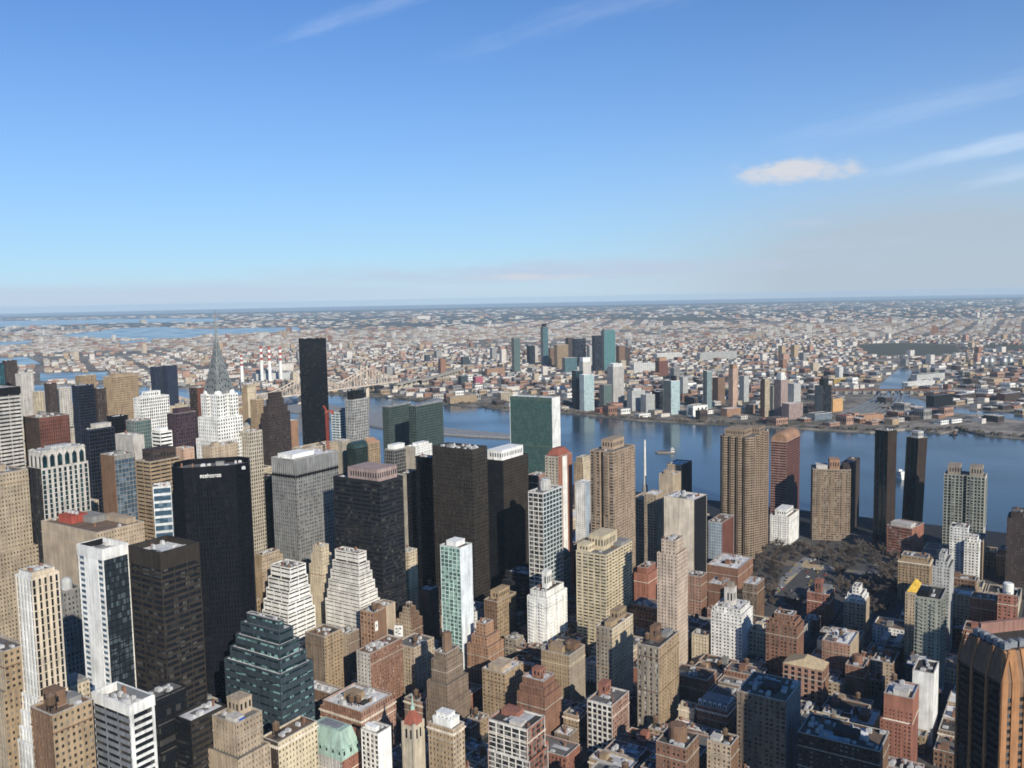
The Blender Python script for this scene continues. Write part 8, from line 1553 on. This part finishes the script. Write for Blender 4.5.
# the low district beyond: tens of thousands of roofs nobody could count
def low_city():
    r = random.Random(21)
    mats = ['roofwhite','pale','rooftan','roofgrey','brickpale','roofbrown','brick','tan','rustpale','grey','roofwhite']
    m = MB(); skip = {}
    def inp(x, y, P):
        c = False
        for i in range(len(P)):
            x0,y0 = P[i]; x1,y1 = P[i-1]
            if (y0 > y) != (y1 > y) and x < (x1-x0)*(y-y0)/(y1-y0)+x0: c = not c
        return c
    blocks = {}
    def occ(x, y, rr):
        for i in (-1,0,1):
            for j in (-1,0,1):
                for ox, oy, orr in blocks.get((int(x//120)+i, int(y//120)+j), ()):
                    if (ox-x)**2 + (oy-y)**2 < (orr+rr)**2: return True
        return False
    def reg(x, y, rr): blocks.setdefault((int(x//120), int(y//120)), []).append((x,y,rr))
    for row in TOWERS:
        if row[11].get('far'):
            L_ = max(row[6], row[7]); c_, s_ = math.cos(rad(90-row[5])), math.sin(rad(90-row[5]))
            for k in range(-int(L_/2), int(L_/2)+1, 20):
                dx, dy = (k*c_, k*s_) if row[6] > row[7] else (-k*s_, k*c_)
                reg(row[3]+dx, row[4]+dy, min(row[6],row[7])*.6+6)
    for lab, X, Y, *_ in FAR_LOW: reg(X, Y, 24)
    Q = LAND['queens'] + [(FAR, 9000), (FAR, FAR), (-FAR, FAR), (-FAR, LAND['queens'][0][1])]
    wat = [LAND['creek']] + LAND['bays'] + LAND['greens']
    def bbox(P): return min(p[0] for p in P)-30, max(p[0] for p in P)+30, min(p[1] for p in P)-30, max(p[1] for p in P)+30
    wb = [(bbox(P), P) for P in wat]
    zones = [(2150,3700,36,62),(3700,6200,40,62),(6200,9500,52,30),(9500,15000,92,10),(15000,27000,170,50)]
    for z0, z1, step, rot in zones:
        e1 = (math.sin(rad(rot)), math.cos(rad(rot))); e2 = (-e1[1], e1[0])
        N = int(z1*1.25/step)
        for i in range(-N, N):
            for j in range(-N, N):
                if i % 6 == 0 or j % 4 == 0: continue
                x = e1[0]*i*step + e2[0]*j*step + r.uniform(-.12,.12)*step; y = e1[1]*i*step + e2[1]*j*step + r.uniform(-.12,.12)*step
                if not (z0 <= y < z1) or abs(x) > y*.64 + 60: continue
                if y < 3000 and not inp(x, y-35, Q): continue
                if y < 4200 and not inp(x, y, Q): continue
                bad = False
                for (bx0,bx1,by0,by1), P in wb:
                    if bx0 < x < bx1 and by0 < y < by1 and (inp(x,y,P) or inp(x+25,y,P) or inp(x-25,y,P) or inp(x,y-25,P)): bad = True; break
                if bad or r.random() < (.13 if y < 11500 + 1500*math.sin(x*.0009) else .8): continue
                if 850 < x < 1230 and 2320 < y < 2960: continue
                f = math.sin(x*.0021+1.3)*math.sin(y*.0017+.4) + .6*math.sin(x*.0007-y*.0011)
                if f < -.75 and r.random() < .75: continue       # open land and tree cover
                if y < 3700 and occ(x, y, step*.4): continue
                a, b = r.uniform(.42,.9)*step, r.uniform(.42,.85)*step
                h = r.choice((6,7,8,9,10,12,14)) * (1 + .25*(step > 60))
                if r.random() < .02: h *= 3
                if r.random() < .05: a *= 1.9; b *= 1.5; mi_ = r.choice((0,3,2))
                else: mi_ = None
                if r.random() < .004 and y > 3500: h = r.uniform(35,75); a = b = 26
                mi = r.choices(range(len(mats)), (13,11,10,18,7,9,5,10,4,12,9))[0] if mi_ is None else mi_
                P = [(x+e1[0]*s*a/2+e2[0]*t_*b/2, y+e1[1]*s*a/2+e2[1]*t_*b/2) for s, t_ in ((-1,-1),(1,-1),(1,1),(-1,1))]
                k = len(m.v); m.v += [(px,py,0) for px,py in P] + [(px,py,h) for px,py in P]
                wi = r.choice((1,1,2,4,6,7,9,10,10))
                m.f.append((k+4,k+5,k+6,k+7)); m.m.append(mi)
                for q_ in BOXF[2:]: m.f.append(tuple(k+v for v in q_)); m.m.append(wi)
    o = m.build('low_city', mats); o['kind'] = 'stuff'; o['label'] = 'endless low city of pale roofs reaching to the horizon'; o['category'] = 'city'
low_city()
# winter shrubs and trees on the far bank: a brown mass
def far_scrub():
    r = random.Random(6); m = MB()
    Q = LAND['queens']; n = len(Q)
    for i in range(4, n-1):
        (x0,y0),(x1,y1) = Q[i], Q[i+1]; L = math.hypot(x1-x0,y1-y0); k = int(L/7)
        for j in range(k):
            f = r.random(); x, y = x0+(x1-x0)*f, y0+(y1-y0)*f; off = r.uniform(8, 32); x += r.uniform(-6,6); y += off
            s = r.uniform(2.2,4.6)
            for _ in range(5):
                d = Vector((r.uniform(-1,1),r.uniform(-1,1),r.uniform(-.4,.8))).normalized()*s; e = d.orthogonal().normalized()*s*.6
                c_ = Vector((x,y,s))
                m.quad(tuple(c_-d-e), tuple(c_+d-e), tuple(c_+d+e), tuple(c_-d+e), mi=r.choice((0,0,1)))
    o = m.build('shore_scrub', ['twig','grass']); o['kind'] = 'stuff'; o['label'] = 'brown winter scrub along the far river bank'; o['category'] = 'shrubs'
far_scrub()

# ------------------------------------------------------------------ bare trees of the small park, cars at the tunnel mouth
def tree_meshes(seed):
    r = random.Random(seed); tm, cm = MB(), MB(); H_ = r.uniform(9.5, 13)
    tm.lathe([(.34,0),(.25,H_*.3),(.14,H_*.6)],7)
    limbs = []
    for k in range(8):
        an = k*2.4+r.random(); z0 = H_*r.uniform(.25,.5); L = H_*r.uniform(.3,.45); q_ = Vector((math.cos(an)*L*.75, math.sin(an)*L*.75, z0+L*.8)); tm.bar((0,0,z0), q_, .16); limbs.append((Vector((0,0,z0)), q_))
    limbs.append((Vector((0,0,H_*.5)), Vector((0,0,H_*.9))))
    for p, q_ in limbs:
        for _ in range(80):
            f = r.uniform(.3,1.1); o = p.lerp(q_, f) ; d = Vector((r.gauss(0,1),r.gauss(0,1),r.gauss(.5,.7))).normalized(); L = r.uniform(.7,2.3); w = d.orthogonal().normalized()*r.uniform(.06,.17)
            cm.quad(tuple(o-w), tuple(o+w), tuple(o+d*L+w*.3), tuple(o+d*L-w*.3), mi=r.choice((0,0,1)))
    return tm.mesh('trunk', ['bark']), cm.mesh('crown', ['twig','bark'])
TV = [tree_meshes(s_) for s_ in range(6)]
for i, (x, y) in enumerate(PARK_TREES):
    t = thing('bare_tree', 'leafless brown tree among the bare trees of the small park behind the brick blocks', 'tree', (x, y, 0), rng.uniform(0,6.28), 'bare trees in the small park')
    tm, cm = TV[i % 6]; s_ = rng.uniform(.85,1.25); t.scale = (s_, s_, s_)
    put('trunk', tm, t); put('crown', cm, t)
def car_mesh(bodym):
    m = MB(); m.prism([(-2.2,-.9),(2.2,-.9),(2.2,.9),(-2.2,.9)], .35, .85); m.prism([(-1.5,-.82),(1.0,-.82),(1.0,.82),(-1.5,.82)], .85, 1.45, 1, [(-1.15,-.68),(.55,-.68),(.55,.68),(-1.15,.68)]); m.box(-1.1,.5,-.66,.66,1.45,1.5)
    for x in (-1.4,1.4):
        for y in (-.86,.86): m.lathe([(.33,.02),(.33,.6)],8,x,y,2)
    return m.mesh('car', [bodym,'gdark','darkmetal'])
CM = {c_: car_mesh(c_) for c_ in ('white','silver','black','coolgrey','red','ochre')}
CN = dict(white='white', silver='silver', black='black', coolgrey='grey', red='red', ochre='yellow')
for x, y in PLAZA_CARS:
    c_ = rng.choice(['white','white','silver','silver','black','black','coolgrey','white','silver','ochre','red'])
    o = put('car', CM[c_], None, (x,y,.04), rad(57)+rng.choice((0,0,.5,-.4))); o.scale = (1.15,1.15,1.15)
    tag(o, f'small {CN[c_]} car on the grey tunnel plaza beside the bare park trees', 'car', f'{CN[c_]} cars on the tunnel plaza')

# ------------------------------------------------------------------ the air between
HAZE = 2.4e-5
m = MB(); m.box(-FAR-50, FAR+50, -4050, FAR+50, -6.5, 345)
hz = m.build('haze', 'palegrey'); hz['kind'] = 'stuff'; hz['label'] = 'thin pale blue haze lying over the whole city'; hz['category'] = 'haze'
hm = bpy.data.materials.new('haze'); hm.use_nodes = True; hn = hm.node_tree.nodes; hl = hm.node_tree.links; hn.clear()
pv = hn.new('ShaderNodeVolumePrincipled'); pv.inputs['Color'].default_value = (.66,.86,1.0,1); pv.inputs['Density'].default_value = HAZE; pv.inputs['Anisotropy'].default_value = 0.0
ho = hn.new('ShaderNodeOutputMaterial'); hl.new(pv.outputs[0], ho.inputs['Volume'])
hz.data.materials.clear(); hz.data.materials.append(hm)
